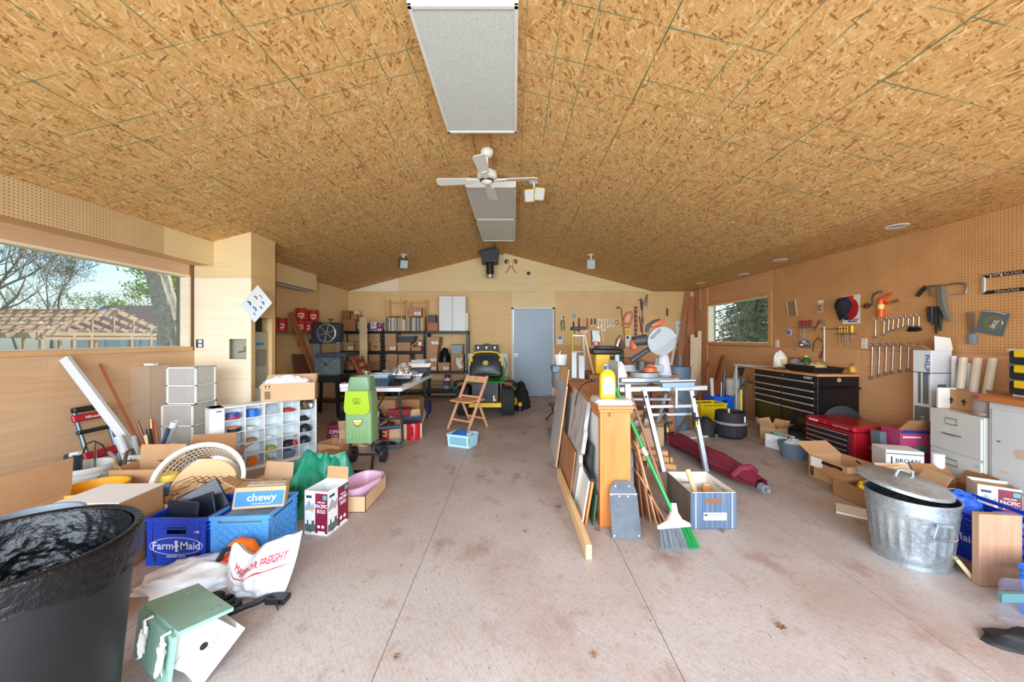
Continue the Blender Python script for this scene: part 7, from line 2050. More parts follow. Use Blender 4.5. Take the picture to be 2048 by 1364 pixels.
b=B(t);b.lathe([(0.001,0.05),(0.155,0.05),(0.16,0.03),(0.16,0.0),(0.001,0.0)],40,c=(pm(1290,0).x,MY+0.02,0.905));b.build('turntable',SIL,t)
a0,a1=pm(1236,756),pm(1352,742)
b=B(t);b.bb(a0.x,a1.x,MY-0.1,MY+0.18,0.845,0.905,0.012);b.build('base',ALU(),t)
b=B(t);b.bb(a0.x+0.06,a1.x-0.1,MY+0.09,MY+0.115,0.95,1.03,0.004);b.build('fence',SIL,t)
b=B(t);b.lathe([(0.05,0),(0.075,0.01),(0.075,0.05),(0.05,0.07),(0.001,0.075)],24,c=(pm(1290,0).x+0.03,MY-0.06,0.957));b.build('miter_scale',ORG,t)
b=B(t);b.box(pm(1228,722)+V((0,-0.12,0)),(0.05,0.03,0.16),0.008);b.build('side_clamp',SIL,t)
lump('rag','white rag draped over the left wing of the mitre saw','rag',(pm(1232,0).x,MY-0.05,0.906),(0.10,0.08,0.17),mat('rag_white',(222,216,206),0.85),151,0,0.25,2)
t2=lump('dust_bag','pale cloth dust bag behind the saw blade','bag',(pm(1345,0).x,MY+0.25,0.84),(0.09,0.08,0.34),mat('bag_pale',(196,196,206),0.8),153,0,0.12,1.5)
# ---- workbench with machines behind
WBX0,WBX1,WBY0,WBY1,WBZ=0.98,2.15,4.75,5.5,0.86
t=thing('workbench','brown wooden workbench behind the mitre saw','workbench',((WBX0+WBX1)/2,5.1,0))
BW=wood('bench_wood',(140,88,56),(172,116,78),(3,20,20))
b=B(t);b.bb(WBX0,WBX1,WBY0,WBY1,WBZ-0.05,WBZ,0.004);b.build('bench_top',BW,t)
for x in (WBX0+0.04,WBX1-0.12):
 for y in (WBY0+0.04,WBY1-0.12):b=B(t);b.bb(x,x+0.08,y,y+0.08,0,WBZ-0.05,0.003);b.build('leg',BW,t)
b=B(t);b.bb(WBX0+0.05,WBX1-0.05,WBY0+0.05,WBY1-0.05,0.3,0.33);b.build('lower_shelf',BW,t,smooth=False)
def p5(px,py,Y=4.95):return pt(px,py,Y)
t=thing('planer','yellow and black bench planer on the workbench','planer',(p5(1205,0).x,4.95,WBZ+0.001))
x0,x1=p5(1188,0).x,p5(1217,0).x
b=B(t);b.bb(x0,x1,4.85,5.1,WBZ+0.001,p5(0,707).z,0.015);b.build('body',mat('tool_yellow',(232,182,20),0.4),t)
b=B(t);b.bb(x0-0.05,x1+0.15,4.82,5.14,p5(0,708).z,p5(0,697).z,0.02);b.build('top_cover',BLACK(),t)
b=B(t);b.lathe([(0.001,0.04),(0.15,0.035),(0.17,0.0),(0.001,0)],32,c=(x0+0.17,4.98,p5(0,697).z));b.build('round_cap',mat('cap_grey',(76,78,78),0.5),t)
b=B(t);b.bb(x1,x1+0.18,4.86,5.1,WBZ+0.15,WBZ+0.22,0.01);b.build('side_table',BLACK(),t)
zb2=p5(0,697).z+0.042
t=thing('tool_tin','grey metal tin full of pliers with red handles on the planer','tin',(p5(1189,0).x+0.02,4.98,zb2))
b=B();b.ring([rrect(0.10,0.07,0.0,rr=0.01),rrect(0.12,0.08,0.2,rr=0.01)],True,False);b.build('tin',mat('tin_grey',(120,118,114),0.4,0.6),t)
for k in range(6):b=B();b.tube([(-0.04+0.016*k,-0.045,0.14),(-0.045+0.018*k,-0.055,0.05)],0.006,6);b.build('pliers',STEEL(),t)
for sx in (-1,1):b=B();b.tube([(sx*0.012,-0.06,0.05),(sx*0.045,-0.062,0.035),(sx*0.02,-0.06,-0.005)],0.011,8);b.build('red_handle',mat('strap_red'),t)
def mallet(lab,p,q,head,m,hr=0.02,hl=0.12):
 o=thing('mallet',lab,'mallet',p);b=B(o);b.tube([p,q],0.011,8);b.build('handle',PINE(),o)
 b=B(o);b.box(q,(hl,0.045,0.06),0.01);b.build('head',m,o);return o
mallet('wooden handled mallet with a broad head on the workbench',V((1.06,4.86,WBZ)),p5(1168,664,4.86),0,wood('mallet_head',(150,106,84),(186,140,112),(20,20,3)))
rod('wooden_stick','pale wooden stick leaning behind the planer',V((1.33,5.16,WBZ)),pt(1202,650,5.3),0.013,PINE(),'stick',hollow=False)
t=thing('belt_sander','shiny metal belt sander standing on the workbench','sander',(p5(1238,0,5.2).x,5.2,WBZ))
b=B();b.bb(-0.06,0.06,-0.06,0.06,0,0.32,0.02);b.build('stand',DGR,t)
b=B();b.tube([(-0.05,-0.02,0.32),(-0.01,-0.03,0.46),(0.02,-0.03,0.52)],[0.035,0.045,0.02],12);b.build('front_shell',CHROME(),t);b=B();b.tube([(0.05,0,0.32),(0.04,0,0.42),(0.0,0,0.5)],[0.03,0.03,0.018],10);b.build('handle',mat('brown_plastic',(110,80,70),0.4),t)
t=closedbox('brown wooden tool chest on the workbench behind the saw',(1.62,5.25,WBZ+0.001),R(0),0.4,0.22,0.2,BW,'wooden_box','box',tape=False)
t=thing('step_ladder','yellow step ladder with white treads beside the back pegboard','ladder',(1.12,6.3,0))
LY=mat('ladder_yellow',(214,186,60),0.45)
for sx in (-1,1):
 b=B(t);b.tube([(1.12+sx*0.13,6.2,0),(1.12+sx*0.09,6.4,1.50)],0.022,6);b.build('rail',LY if sx<0 else WHITE(),t);b=B(t);b.tube([(1.12+sx*0.15,6.75,0),(1.12+sx*0.08,6.42,1.48)],0.014,6);b.build('rear_rail',LY,t)
for k in range(5):z_=0.28+0.28*k;b=B(t);b.bb(1.12-0.12+0.006*k,1.12+0.12-0.006*k,6.18+z_*0.13,6.3+z_*0.13,z_-0.03,z_,0.004);b.build('tread',ALU(),t);
for k in range(4):b=B(t);b.box((1.24-0.006*k,6.2+(0.3+0.3*k)*0.13,0.27+0.28*k),(0.02,0.04,0.04),0.004);b.build('red_cap',mat('strap_red'),t)
b=B(t);b.bb(1.0,1.24,6.3,6.5,1.48,1.54,0.01);b.build('ladder_top',BLACK(),t)
# grey barrel behind the saw
t=bucket('barrel','slate grey barrel with a stick in it behind the mitre saw',(2.38,5.35,0),0.16,0.19,0.93,mat('barrel_slate',(88,104,122),0.5),bail=False,ribs=False,cat='barrel')
rod('plunger_handle','short grey stick standing in the slate barrel',(2.40,5.3,0.75),(2.41,5.3,1.1),0.022,mat('barrel_slate'),'stick',hollow=False)
# ---- drill press behind the leaning boards, white pail on top
t=thing('drill_press','grey green bench drill press half hidden behind the leaning boards','drill press',(0.63,5.15,0))
GGM=mat('machine_grey_green',(112,130,136),0.45,0.2)
b=B();b.bb(-0.14,0.16,-0.2,0.18,0,0.04,0.01);b.build('base',GGM,t);b=B();b.cyl((0.03,0.08,0.04),(0.03,0.08,0.9),0.035);b.build('column',STEEL(),t)
b=B();b.lathe([(0.001,0.64),(0.085,0.645),(0.095,0.67),(0.095,0.86),(0.001,0.86)],28,c=(0,0,0));b.build('motor',GGM,t)
b=B();b.bb(-0.1,0.12,-0.12,0.14,0.86,0.96,0.012);b.build('belt_cover',GGM,t)
b=B();b.cyl((0,-0.05,0.55),(0,-0.05,0.64),0.02);b.build('chuck',BLACK(),t)
b=B();b.lathe([(0.001,0.42),(0.12,0.42),(0.12,0.40),(0.001,0.395)],24,c=(-0.03,-0.04,0));b.build('work_table',mat('cast_dark',(70,76,80),0.5,0.4),t)
b=B();b.tube([(-0.04,-0.1,0.33),(-0.12,-0.14,0.30),(-0.18,-0.14,0.24)],0.01,6);b.sphere((-0.18,-0.14,0.23),0.02);b.build('crank',BLACK(),t)
b=B();b.lathe([(0.045,0),(0.05,0.008),(0.045,0.016),(0.04,0.008),(0.045,0)],20,M=FM((-0.1,-0.05,0.36),(0,1,0.2),(0,0,1)));b.build('hand_wheel',BLACK(),t)
decal(t,'rating_plate',FM((0.0,-0.0965,0.74),(1,0,0),(0,0,1)),0.05,0.05,PAPER())
t=bucket('pail','white lidded pail standing on the drill press',(0.66,5.15,0.962),0.075,0.085,0.14,WHITE(),bail=False,ribs=False)
B().cyl((0,0,0.138),(0,0,0.15),0.09,n=26).build('lid',WHITE(),t);b=B();b.tube([(-0.02,0,0.15),(0,0,0.2),(0.02,0,0.15)],0.008,6);b.build('knob',glass('jar_glass',(220,228,230),0.2),t)

# ================================================================ TOOLS ON THE PEGBOARDS
def bw_(px,py,out=0.015):return pt(px,py,YB-0.014-out)
def rw(px,py,out=0.015):
 p=wx(px,py,XR);return V((XR-out,p.y,p.z))
WFB=lambda p:FM(p,(1,0,0),(0,0,1))
WFR=lambda p:FM(p,(0,-1,0),(0,0,1))
def wrench(lab,p,q,w_,wall='r',group='combination wrenches on the right pegboard',m=None):
 """ring end at p, open end at q"""
 d=V(q)-V(p);L=d.length
 z=V((-1,0,0)) if wall=='r' else V((0,-1,0))
 y=d.normalized();x=y.cross(z)
 o=thing('wrench',lab,'wrench',p,0,group)
 M=MX.Identity(4)
 for i in range(3):M[i][0],M[i][1],M[i][2]=x[i],y[i],z[i]
 m=m or STEEL()
 b=B();b.X=M;b.box((0,L/2,0),(w_*0.62,L-w_*1.2,0.007),0.002);b.build('shank',m,o)
 b=B();b.X=M;b.lathe([(w_*0.42,-0.006),(w_*0.85,-0.006),(w_*0.85,0.006),(w_*0.42,0.006),(w_*0.42,-0.006)],16);b.build('ring_end',m,o)
 k=w_*1.0
 b=B();b.X=M@MX.Translation(V((0,L-k*0.2,-0.005)))@MX.Rotation(R(15),4,'Z');b.prism([(-k*0.35,-k),(k*0.35,-k),(k,-k*0.2),(k*0.95,k*0.7),(k*0.5,k*0.8),(k*0.45,0),(-k*0.45,0),(-k*0.5,k*0.8),(-k*0.95,k*0.7),(-k,-k*0.2)],0.01);b.build('open_end',m,o)
 b=B();b.tube([V((0,0,0))+M@V((0,0.0,-0.012)),M@V((0,0.0,0.03)),M@V((0,-0.016 if d.z<0 else 0.016,0.036))],0.0025,5);b.build('peg_hook',mat('hook_white',(226,222,210),0.4),o)
 return o
ordn=['first','second','third','fourth','fifth','sixth','seventh','eighth','ninth']
for k,(px,y0,px1,y1) in enumerate(((1754,638,1753,675),(1771,640,1770,670),(1781,637,1779,664),(1790,636,1788,661),(1800,636,1798,659),(1810,634,1808,656),(1820,634,1819,653),(1830,632,1829,654),(1841,631,1841,654))):
 wrench(ordn[k]+' wrench from the left in the upper row of small ones',rw(px,y0),rw(px1,y1),0.016-0.0006*k)
for k,(px,y0,px1,y1) in enumerate(((1747,690,1745,756),(1761,690,1759,752),(1775,689.5,1773,749),(1789,689,1786,746),(1804,689,1802,743.5),(1820,689,1818,741),(1837,690,1833,736))):
 wrench(ordn[k]+' wrench from the left in the lower row of large ones',rw(px,y0),rw(px1,y1),0.027-0.001*k)
wrench('single wrench hanging below the round disc pack',rw(1595,676),rw(1593,700),0.018)
lump2=lambda name,lab,cat,p,s3,m,seed,wall='r',amp=0.3,fr=2.5:_wl(name,lab,cat,p,s3,m,seed,wall,amp,fr)
def _wl(name,lab,cat,p,s3,m,seed,wall,amp,fr):
 o=thing(name,lab,cat,p)
 M=(WFR if wall=='r' else WFB)(V((0,0,0)))
 def fn(u,v_):
  a=2*PI*u;e=v_*PI/2
  d=V((math.cos(a)*math.cos(e),math.sin(a)*math.cos(e),math.sin(e)))
  k=1+amp*nz(d,fr,seed)+amp*0.4*nz(d,fr*3,seed)
  return M@V((d.x*s3[0]*k,d.y*s3[1]*k,max(0.0,d.z)*s3[2]*k))
 b=B();b.grid(fn,26,12);b.build('body',m,o,ang=60);return o
def screwdriver(lab,p,q,hl,r_,m,wall='r',group=None):
 d=V(q)-V(p);L=d.length;u=d.normalized()
 o=thing('screwdriver',lab,'screwdriver',p,0,group)
 b=B();b.tube([V((0,0,0)),u*hl*0.15,u*hl*0.8,u*hl],[r_*0.8,r_,r_,r_*0.6],8);b.build('handle',m,o)
 b=B();b.cyl(u*hl,u*L,r_*0.3,n=6);b.build('blade',CHROME(),o)
 return o
RDH=mat('driver_red',(150,40,36),0.35);YLH=mat('driver_amber',(206,168,70),0.3)
for k,px in enumerate((1603,1607,1611,1616,1621,1626)):
 screwdriver(ordn[k]+' red handled screwdriver in the left row',rw(px,641-(k>3)*1,0.02),rw(px+(0.5 if k<3 else 1),683-(20 if k>2 else 0),0.02),0.09,0.012,RDH,group='red screwdrivers in a row')
t=thing('tool_rack','thin metal rail holding the red screwdrivers','rack',rw(1614,655,0.02));b=B();b.bb(-0.014,0.014,-0.16,0.16,-0.004,0.004,0.002);b.build('rail',mat('wire'),t)
for k,px in enumerate((1682,1686,1693,1698)):
 screwdriver(ordn[k]+' amber handled screwdriver in the right row',rw(px,652,0.02),rw(px+(0 if k!=1 else 3),694-6*(k in (1,2)),0.02),0.085,0.011,YLH,group='amber screwdrivers in a row')
screwdriver('thick yellow handled screwdriver at the end of the amber row',rw(1707,651,0.02),rw(1707,685,0.02),0.09,0.016,mat('driver_yellow',(236,206,40),0.35))
t=thing('tool_rack','thin metal rail holding the amber screwdrivers','rack',rw(1695,668,0.02));b=B();b.bb(-0.014,0.014,-0.15,0.15,-0.004,0.004,0.002);b.build('rail',mat('wire'),t)
lump2('key_cluster','cluster of small sockets hanging under the red screwdrivers','keys',rw(1612,688,0.0),(0.08,0.05,0.05),STEEL(),5,amp=0.9,fr=5)
lump2('allen_keys','dark folding key set hanging at the end of the small wrenches','keys',rw(1831,658,0.0),(0.06,0.025,0.03),mat('dark_steel',(60,62,66),0.4,0.6),6,amp=0.8,fr=5)
# mesh screen
t=thing('mesh_screen','small wire mesh screen with a pale frame hanging crooked','screen',rw(1585,617,0.012))
M=WFR(V((0,0,0)))@MX.Rotation(R(9),4,'Z');w_,h_=0.17,0.24
b=B();b.X=M;b.tube([(-w_/2,-h_/2,0),(w_/2,-h_/2,0),(w_/2,h_/2,0),(-w_/2,h_/2,0)],0.007,6,closed=True);b.build('frame',mat('screen_frame',(206,190,156),0.5),t)
b=B();b.X=M;b.box((0,0,0),(w_,h_,0.002));b.build('mesh',mat('screen_mesh',(150,124,92),0.6,var=0.2,vs=60),t,smooth=False)
t=thing('disc_pack','round purple and white blade pack below the mesh screen','disc',rw(1579,665,0.006));b=B();b.X=WFR(V((0,0,0)));b.lathe([(0.001,0.008),(0.045,0.008),(0.06,0.004),(0.062,0)],28);b.build('pack',mat('pack_lilac',(188,176,196),0.35),t)
b=B();b.X=WFR(V((0,0,0.0)));b.lathe([(0.012,0.0095),(0.03,0.0095)],20);b.build('print_ring',mat('print_navy',(60,60,120),0.4),t)
t=thing('blister_pack','small blister pack hanging between the screen and the cap','pack',rw(1642,613,0.004));M=WFR(V((0,0,0)));decal(t,'card',M,0.10,0.17,mat('pack_tan',(206,170,146),0.4),0.002);b=B();b.X=M;b.sphere((0,-0.02,0.012),0.03,12,8,(0.8,1.3,0.5));b.build('blister',glass('jar_glass',(220,228,230),0.2),t);decal(t,'header',M@MX.Translation(V((0,0.065,0.002))),0.09,0.04,PAPER())
t=thing('utility_knife','angled grey hand tool hanging left of the cap','tool',rw(1640,648,0.015));M=WFR(V((0,0,0)));b=B();b.X=M;b.tube([(-0.08,-0.09,0),(0.0,0.03,0.0),(0.03,0.05,0)],[0.006,0.01,0.014],8);b.build('blade',mat('rust_iron'),t);b=B();b.X=M;b.tube([(0.02,0.05,0),(0.06,0.04,0.0),(0.11,0.0,0)],[0.014,0.02,0.014],8);b.build('handle',mat('knife_grey',(160,150,136),0.4,0.3),t)
t=thing('coping_saw','thin bow coping saw with a red handle low on the pegboard','saw',rw(1640,690,0.015));M=WFR(V((0,0,0)));b=B();b.X=M;b.tube([(-0.10,-0.10,0),(-0.09,0.02,0),(-0.02,0.10,0),(0.08,0.04,0),(0.06,-0.08,0)],0.005,6);b.build('bow',mat('dark_steel',(60,62,66),0.4,0.6),t);b=B();b.X=M;b.tube([(0.05,-0.09,0),(0.02,-0.18,0)],[0.010,0.014],8);b.build('handle',RDH,t);b=B();b.X=M;b.tube([(-0.1,-0.1,0),(0.06,-0.08,0)],0.002,4);b.build('blade',STEEL(),t)
t=thing('t_bar','long white T-shaped rod standing against the pegboard','rod',rw(1653,720,0.03));a=rw(1653,654,0.03)-rw(1653,720,0.03);b=B();b.cyl((0,0,-0.02),a,0.009,n=10);b.build('rod',WHITE(),t);b=B();b.cyl(a+V((0,0.06,-0.03)),a+V((0,-0.34,-0.03)),0.004,n=6);b.build('cross_wire',mat('dark_steel'),t)
# cap and sign
p=rw(1704,619,0.008)
t=thing('wall_sign','white and red embossed sign hanging behind the dark cap','sign',p);M=WFR(V((0,0,0)));decal(t,'plate',M,0.235,0.36,mat('sign_white',(232,226,220),0.4),0.003);decal(t,'red_field',M@MX.Translation(V((0,0.04,0.003))),0,0,mat('sign_red',(186,40,44),0.4),0.001,ell(0.1,0.13,28,0,-0.03));decal(t,'red_bar',M@MX.Translation(V((-0.01,0.13,0.004))),0.09,0.09,mat('sign_red2',(214,52,40),0.4));decal(t,'grey_field',M@MX.Translation(V((-0.06,0.04,0.0045))),0,0,mat('sign_grey',(150,150,140),0.5),0.001,ell(0.05,0.06));decal(t,'black_rim',M@MX.Translation(V((0.0,-0.125,0.003))),0.2,0.01,INK());decal(t,'motto_band',M@MX.Translation(V((0.02,-0.15,0.003))),0.12,0.02,mat('sign_print',(110,96,90),0.5))
t=thing('baseball_cap','dark navy cap hanging on the pegboard over the sign','cap',rw(1692,616,0.014));M=WFR(V((0,0,0)))
NV=mat('cap_navy',(28,24,38),0.85)
def capf(u,v_):
 a=2*PI*u;e=v_*PI/2;d=V((math.cos(a)*math.cos(e),math.sin(a)*math.cos(e),math.sin(e)));k=1+0.12*nz(d,2,3);return M@V((d.x*0.095*k,d.y*0.11*k+0.03,d.z*0.11*k))
b=B();b.grid(capf,26,12);b.build('crown',NV,t);b=B();b.grid(lambda u,v_:M@V((-0.06+0.14*u+0.02*v_,-0.05-0.12*v_+0.03*math.sin(PI*u),0.06+0.03*math.sin(PI*u)-0.03*v_)),12,8);solid(b.build('peak',NV,t),0.005)
# brace and caulking gun
t=thing('brace_drill','old hand brace drill with a wooden knob','drill',rw(1748,600,0.02));M=WFR(V((0,0,0)));b=B();b.X=M;b.tube([(-0.03,-0.065,0.02),(0.0,-0.06,0.02),(0.02,-0.05,0.02),(0.02,0.03,0.02),(0.04,0.06,0.02),(0.1,0.085,0.02)],0.007,8);b.build('crank',mat('iron_dark',(64,54,52),0.4,0.5),t);b=B();b.X=M;b.sphere((-0.045,-0.065,0.022),0.03,14,9);b.build('knob',wood('knob_wood',(70,30,28),(96,44,38),(10,10,10)),t);b=B();b.X=M;b.tube([(0.1,0.085,0.02),(0.15,0.08,0.02)],0.014,10);b.build('chuck',STEEL(),t)
OT=mat('caulk_orange',(228,84,28),0.4)
t=thing('caulk_gun','bright orange spray foam gun hanging muzzle down','caulk gun',rw(1767,634,0.03));z1=rw(1767,596).z-rw(1767,634).z;b=B();b.cyl((0,0,0),(0,0,z1*0.78),0.03,n=18);b.build('canister',OT,t);b=B();b.cyl((0,0,z1*0.42),(0,0,z1*0.66),0.0308,n=18);b.build('label_band',mat('label_ylw',(226,206,110),0.4),t);M=WFR(V((0,0,0)));b=B();b.X=M;b.tube([(0,z1*0.78,0),(0.01,z1*0.95,0),(0.06,z1*1.05,0),(0.13,z1*1.2,0)],[0.028,0.022,0.014,0.01],10);b.build('handle',OT,t);b=B();b.X=M;b.tube([(0.02,z1*0.86,0),(0.07,z1*0.74,0),(0.1,z1*0.66,0)],0.01,8);b.build('trigger',OT,t);b=B();b.X=M;b.tube([(0.05,z1*0.7,-0.015),(0.14,z1*0.74,-0.015),(0.18,z1*0.8,-0.015)],[0.012,0.012,0.018],8);b.build('nozzle',mat('nozzle_grey',(120,104,86),0.5),t)
# big frame saw, dark strap bundle, brush, blade pack, plate frame
GSM=mat('saw_grey_metal',(140,134,122),0.4,0.6)
t=thing('hacksaw','old grey hacksaw with a black pistol grip','saw',rw(1880,583,0.02));P=lambda px,py:rw(px,py,0.02)-rw(1880,583,0.02)
b=B();b.tube([P(1853,575),P(1868,572),P(1890,571),P(1920,566),P(1934,567),P(1939,573),P(1936,587)],0.009,8);b.build('frame',GSM,t);b=B();b.tube([P(1864,592),P(1934,587)],0.006,4);b.build('blade',STEEL(),t);b=B();b.tube([P(1856,573),P(1846,583),P(1839,592)],[0.016,0.02,0.016],10);b.build('grip',mat('grip_black',(32,36,40),0.4),t);b=B();b.tube([P(1862,576),P(1866,592)],0.008,6);b.build('stretcher',GSM,t)
t=thing('curved_blade','long curved grey pruning blade hanging over the hacksaw','saw blade',rw(1893,605,0.035));P=lambda px,py:rw(px,py,0.035)-rw(1893,605,0.035);b=B();b.tube([P(1889,572),P(1890,590),P(1893,610),P(1900,630),P(1907,643)],[0.03,0.03,0.026,0.022,0.008],4);b.build('blade',mat('grey_green_blade',(128,132,124),0.4,0.4),t)
for k,(px,y1,lab,m) in enumerate(((1863,644,'leftmost black handled tool of the hanging bundle',BLACK()),(1870,650,'middle black handled tool of the hanging bundle',mat('grip_brown',(70,56,52),0.5)),(1878,668,'wide black blade of the hanging bundle',BLACK()),(1886,662,'rightmost black tool of the hanging bundle',mat('grip_black')))):
 p,q=rw(px,613,0.03),rw(px+1,y1,0.03);o=thing('hand_tool',lab,'tool',p,0,'black tools hanging under the hacksaw');b=B(o);b.tube([p,p.lerp(q,0.5),q],[0.012,0.016,0.008],8);b.build('handle',m,o)
t=thing('wire_brushes','bunch of thin wire rods with grey ends','brush',rw(1945,625,0.02));
for k in range(5):b=B(t);b.tube([rw(1938+4*k,624,0.02),rw(1941+3*k,672,0.02)],0.003,5);b.build('rod',mat('wire'),t)
b=B(t);b.tube([rw(1948,668,0.02),rw(1949,688,0.02)],[0.03,0.036],10);b.build('bristle_end',mat('bristle_grey'),t)
t=thing('blade_pack','grey circular saw blade pack hanging tilted on the right','blade pack',rw(1988,646,0.012));M=WFR(V((0,0,0)))@MX.Rotation(R(-14),4,'Z');decal(t,'card',M,0.19,0.20,mat('pack_slate',(92,106,110),0.4),0.004);b=B();b.X=M;b.lathe([(0.02,0.006),(0.068,0.006),(0.07,0.004)],30);b.build('blade_window',mat('blade_brass',(150,148,124),0.3,0.6),t);text(t,'SKIL',0.045,M@MX.Translation(V((0.02,-0.005,0.008)))@MX.Rotation(R(75),4,'Z'),WHITE());b=B();b.X=M;b.tube([(-0.1,0.09,0.0),(0.02,0.10,0.03),(0.09,0.095,0.03)],0.003,5);b.build('peg_hook',mat('hook_white'),t)
t=thing('plate_frame','black number plate frame lettered in silver at the right edge','plate frame',rw(2010,570,0.015));c0=rw(2010,570,0.015);P=lambda px,py:rw(px,py,0.015)-c0
yl,yr_,zt3,zb3=P(1971,552).y,P(1971,552).y-0.31,P(1990,551).z,P(1990,584).z
FRB=mat('frame_black',(28,28,30),0.35)
b=B();b.bb(-0.004,0.004,yr_,yl,zt3-0.014,zt3+0.014,0.002);b.build('top_bar',FRB,t);b=B();b.bb(-0.004,0.004,yr_,yl,zb3-0.014,zb3+0.014,0.002);b.build('bottom_bar',FRB,t)
for yy in (yl,yr_):b=B();b.bb(-0.005,0.005,yy-0.012,yy+0.012,zb3,zt3,0.002);b.build('side_bar',mat('silver_cast',(206,206,196),0.35,0.4),t)
text(t,'I Drive A Ford',0.026,FM((-0.0045,(yl+yr_)/2,zb3),(0,-1,0),(0,0,1)),mat('silver_cast'));text(t,'Ask Me For A Ford',0.024,FM((-0.0045,(yl+yr_)/2,zt3),(0,-1,0),(0,0,1)),mat('silver_cast'))
for dy in (0.04,-0.03):b=B();b.tube([(0.01,yl+dy-0.02,zt3+0.03),(-0.03,yl+dy-0.06,zt3+0.014),(-0.04,yl+dy-0.12,zt3+0.0),(-0.045,yl+dy-0.12,zt3-0.02)],0.003,6);b.build('peg_hook',mat('hook_white'),t)
def plate_(lab,M,sw=False):
 o=thing('outlet_plate',lab,'outlet',M.translation);MM=MX.Translation(-M.translation)@M;b=B();b.X=MM;b.box((0,0,0.003),(0.075,0.12,0.006),0.002);b.build('plate',mat('outlet_white',(236,232,222),0.4),o)
 for s in (-1,1):b=B();b.X=MM;b.box((0,0.027*s,0.0065),(0.034,0.03,0.002),0.001);b.build('socket',mat('outlet_face',(216,212,202),0.4),o)
plate_('white outlet plate right of the small window',WFR(rw(1555,687,0.0)));plate_('white outlet plate above the black tool cabinet',WFR(rw(1729,687,0.0)));plate_('white switch plate left of the small window',WFR(rw(1408,686,0.0)))
# back pegboard
GRN=mat('shear_green',(72,104,84),0.45)
t=thing('garden_shears','green handled pruning shears left on the back pegboard','shears',bw_(1125,650));
for sx in (-1,1):b=B(t);b.tube([bw_(1126-sx*1.5,632),bw_(1125+sx*3,645),bw_(1126+sx*2.5,661)],[0.01,0.016,0.012],8);b.build('handle',GRN,t)
b=B(t);b.tube([bw_(1125,640),bw_(1123,628)],[0.02,0.006],6);b.build('blade',STEEL(),t)
t=thing('scrub_brush','square green and white brush hung cornerwise','brush',bw_(1147.5,632,0.0));M=WFB(V((0,0,0.02-0.02)))@MX.Rotation(R(-42),4,'Z');decal(t,'block',M,0.11,0.13,mat('brush_cream',(206,206,188),0.5),0.02)
for k in range(4):decal(t,'bristle_row',M@MX.Translation(V((-0.036+0.024*k,0,0.02))),0.01,0.11,mat('brush_green',(96,120,96),0.6),0.012)
def hang(name,lab,cat,px,y0,y1,m,r0=0.02,r1=0.02,head=None,hm=None,px1=None,group=None):
 p,q=bw_(px,y0,0.02),bw_(px1 or px,y1,0.02);o=thing(name,lab,cat,p,0,group)
 b=B(o);b.tube([p,p.lerp(q,0.5),q],[r0,(r0+r1)/2,r1],8);b.build('handle',m,o)
 if head:b=B(o);b.box(p+V((0,-0.005,0)) if head[2] else q+V((0,-0.005,0)),(head[0],0.03,head[1]),0.005);b.build('head',hm or STEEL(),o)
 return o
G2='hand tools in the row on the back pegboard'
hang('hammer','dark hammer hanging lowest at the left of the row','hammer',1147,643,665,mat('handle_dark',(100,44,34),0.5),0.018,0.022,(0.09,0.035,0),mat('iron_dark'),group=G2)
hang('pliers','red gripped pliers second in the tool row','pliers',1158,636,662,RDH,0.02,0.024,(0.05,0.04,0),RDH,group=G2)
hang('hammer','steel claw hammer third in the tool row','hammer',1167,638,658,STEEL(),0.012,0.014,(0.09,0.03,0),STEEL(),group=G2)
hang('pliers','orange gripped pliers fourth in the tool row','pliers',1174.5,636,656,mat('driver_orange',(206,90,44),0.4),0.016,0.026,(0.05,0.035,0),mat('driver_orange',(206,90,44),0.4),group=G2)
hang('pliers','short red pliers fifth in the tool row','pliers',1183,637,651,RDH,0.016,0.02,(0.04,0.03,0),group=G2)
hang('pliers','small brown pliers sixth in the tool row','pliers',1190,637,648,mat('grip_brown'),0.014,0.018,group=G2)
for k,(px,y1) in enumerate(((1197,656),(1203,652),(1209,661),(1215,655),(1220.5,652),(1226,653))):
 wrench(ordn[k]+' small wrench from the left on the back pegboard',bw_(px,639.5,0.02),bw_(px+(0.5 if k%2 else -0.5),y1,0.02),0.026,'b','small wrenches on the back pegboard')
lump2('pulley','small steel pulley at the end of the wrench row','pulley',bw_(1234,645,0.0),(0.035,0.05,0.03),STEEL(),8,'b')
t=thing('garden_hoe','long handled hoe with a bent neck on the back pegboard','hoe',bw_(1246,690));b=B(t);b.tube([bw_(1250,695),bw_(1248,660),bw_(1244,630),bw_(1243,617),bw_(1237,615)],0.014,8);b.build('handle',wood('hoe_wood',(150,84,56),(180,110,76),(20,20,3)),t);b=B(t);b.tube([bw_(1237,615),bw_(1232,616)],[0.02,0.008],6);b.build('blade',mat('iron_dark'),t)
t=thing('cord_reel','orange cord reel hanging tilted on the back pegboard','cord reel',bw_(1256,636));M=WFB(V((0,0,0)))@MX.Rotation(R(-18),4,'Z');OC=mat('reel_orange',(232,128,76),0.45)
b=B();b.X=M;b.tube([(-0.08,-0.14,0),(0.08,-0.14,0),(0.085,0.1,0),(0.02,0.16,0),(-0.08,0.1,0)],0.026,8,closed=True);b.build('frame',OC,t);b=B();b.X=M;b.box((0,-0.03,0),(0.12,0.18,0.03),0.01);b.build('core',mat('reel_pale',(240,196,160),0.5),t)
b=B();b.X=M;b.tube([(-0.1,-0.2,0),(0.0,-0.24,0),(0.1,-0.2,0)],0.02,8);b.build('cord',OC,t)
t=thing('spirit_level','long red and dark spirit level standing on the back pegboard','level',bw_(1271.5,642));h_=bw_(0,613).z-bw_(0,671).z;b=B();b.box((0,0,0),(0.06,0.025,h_),0.004);b.build('beam',mat('level_red',(130,44,44),0.4),t)
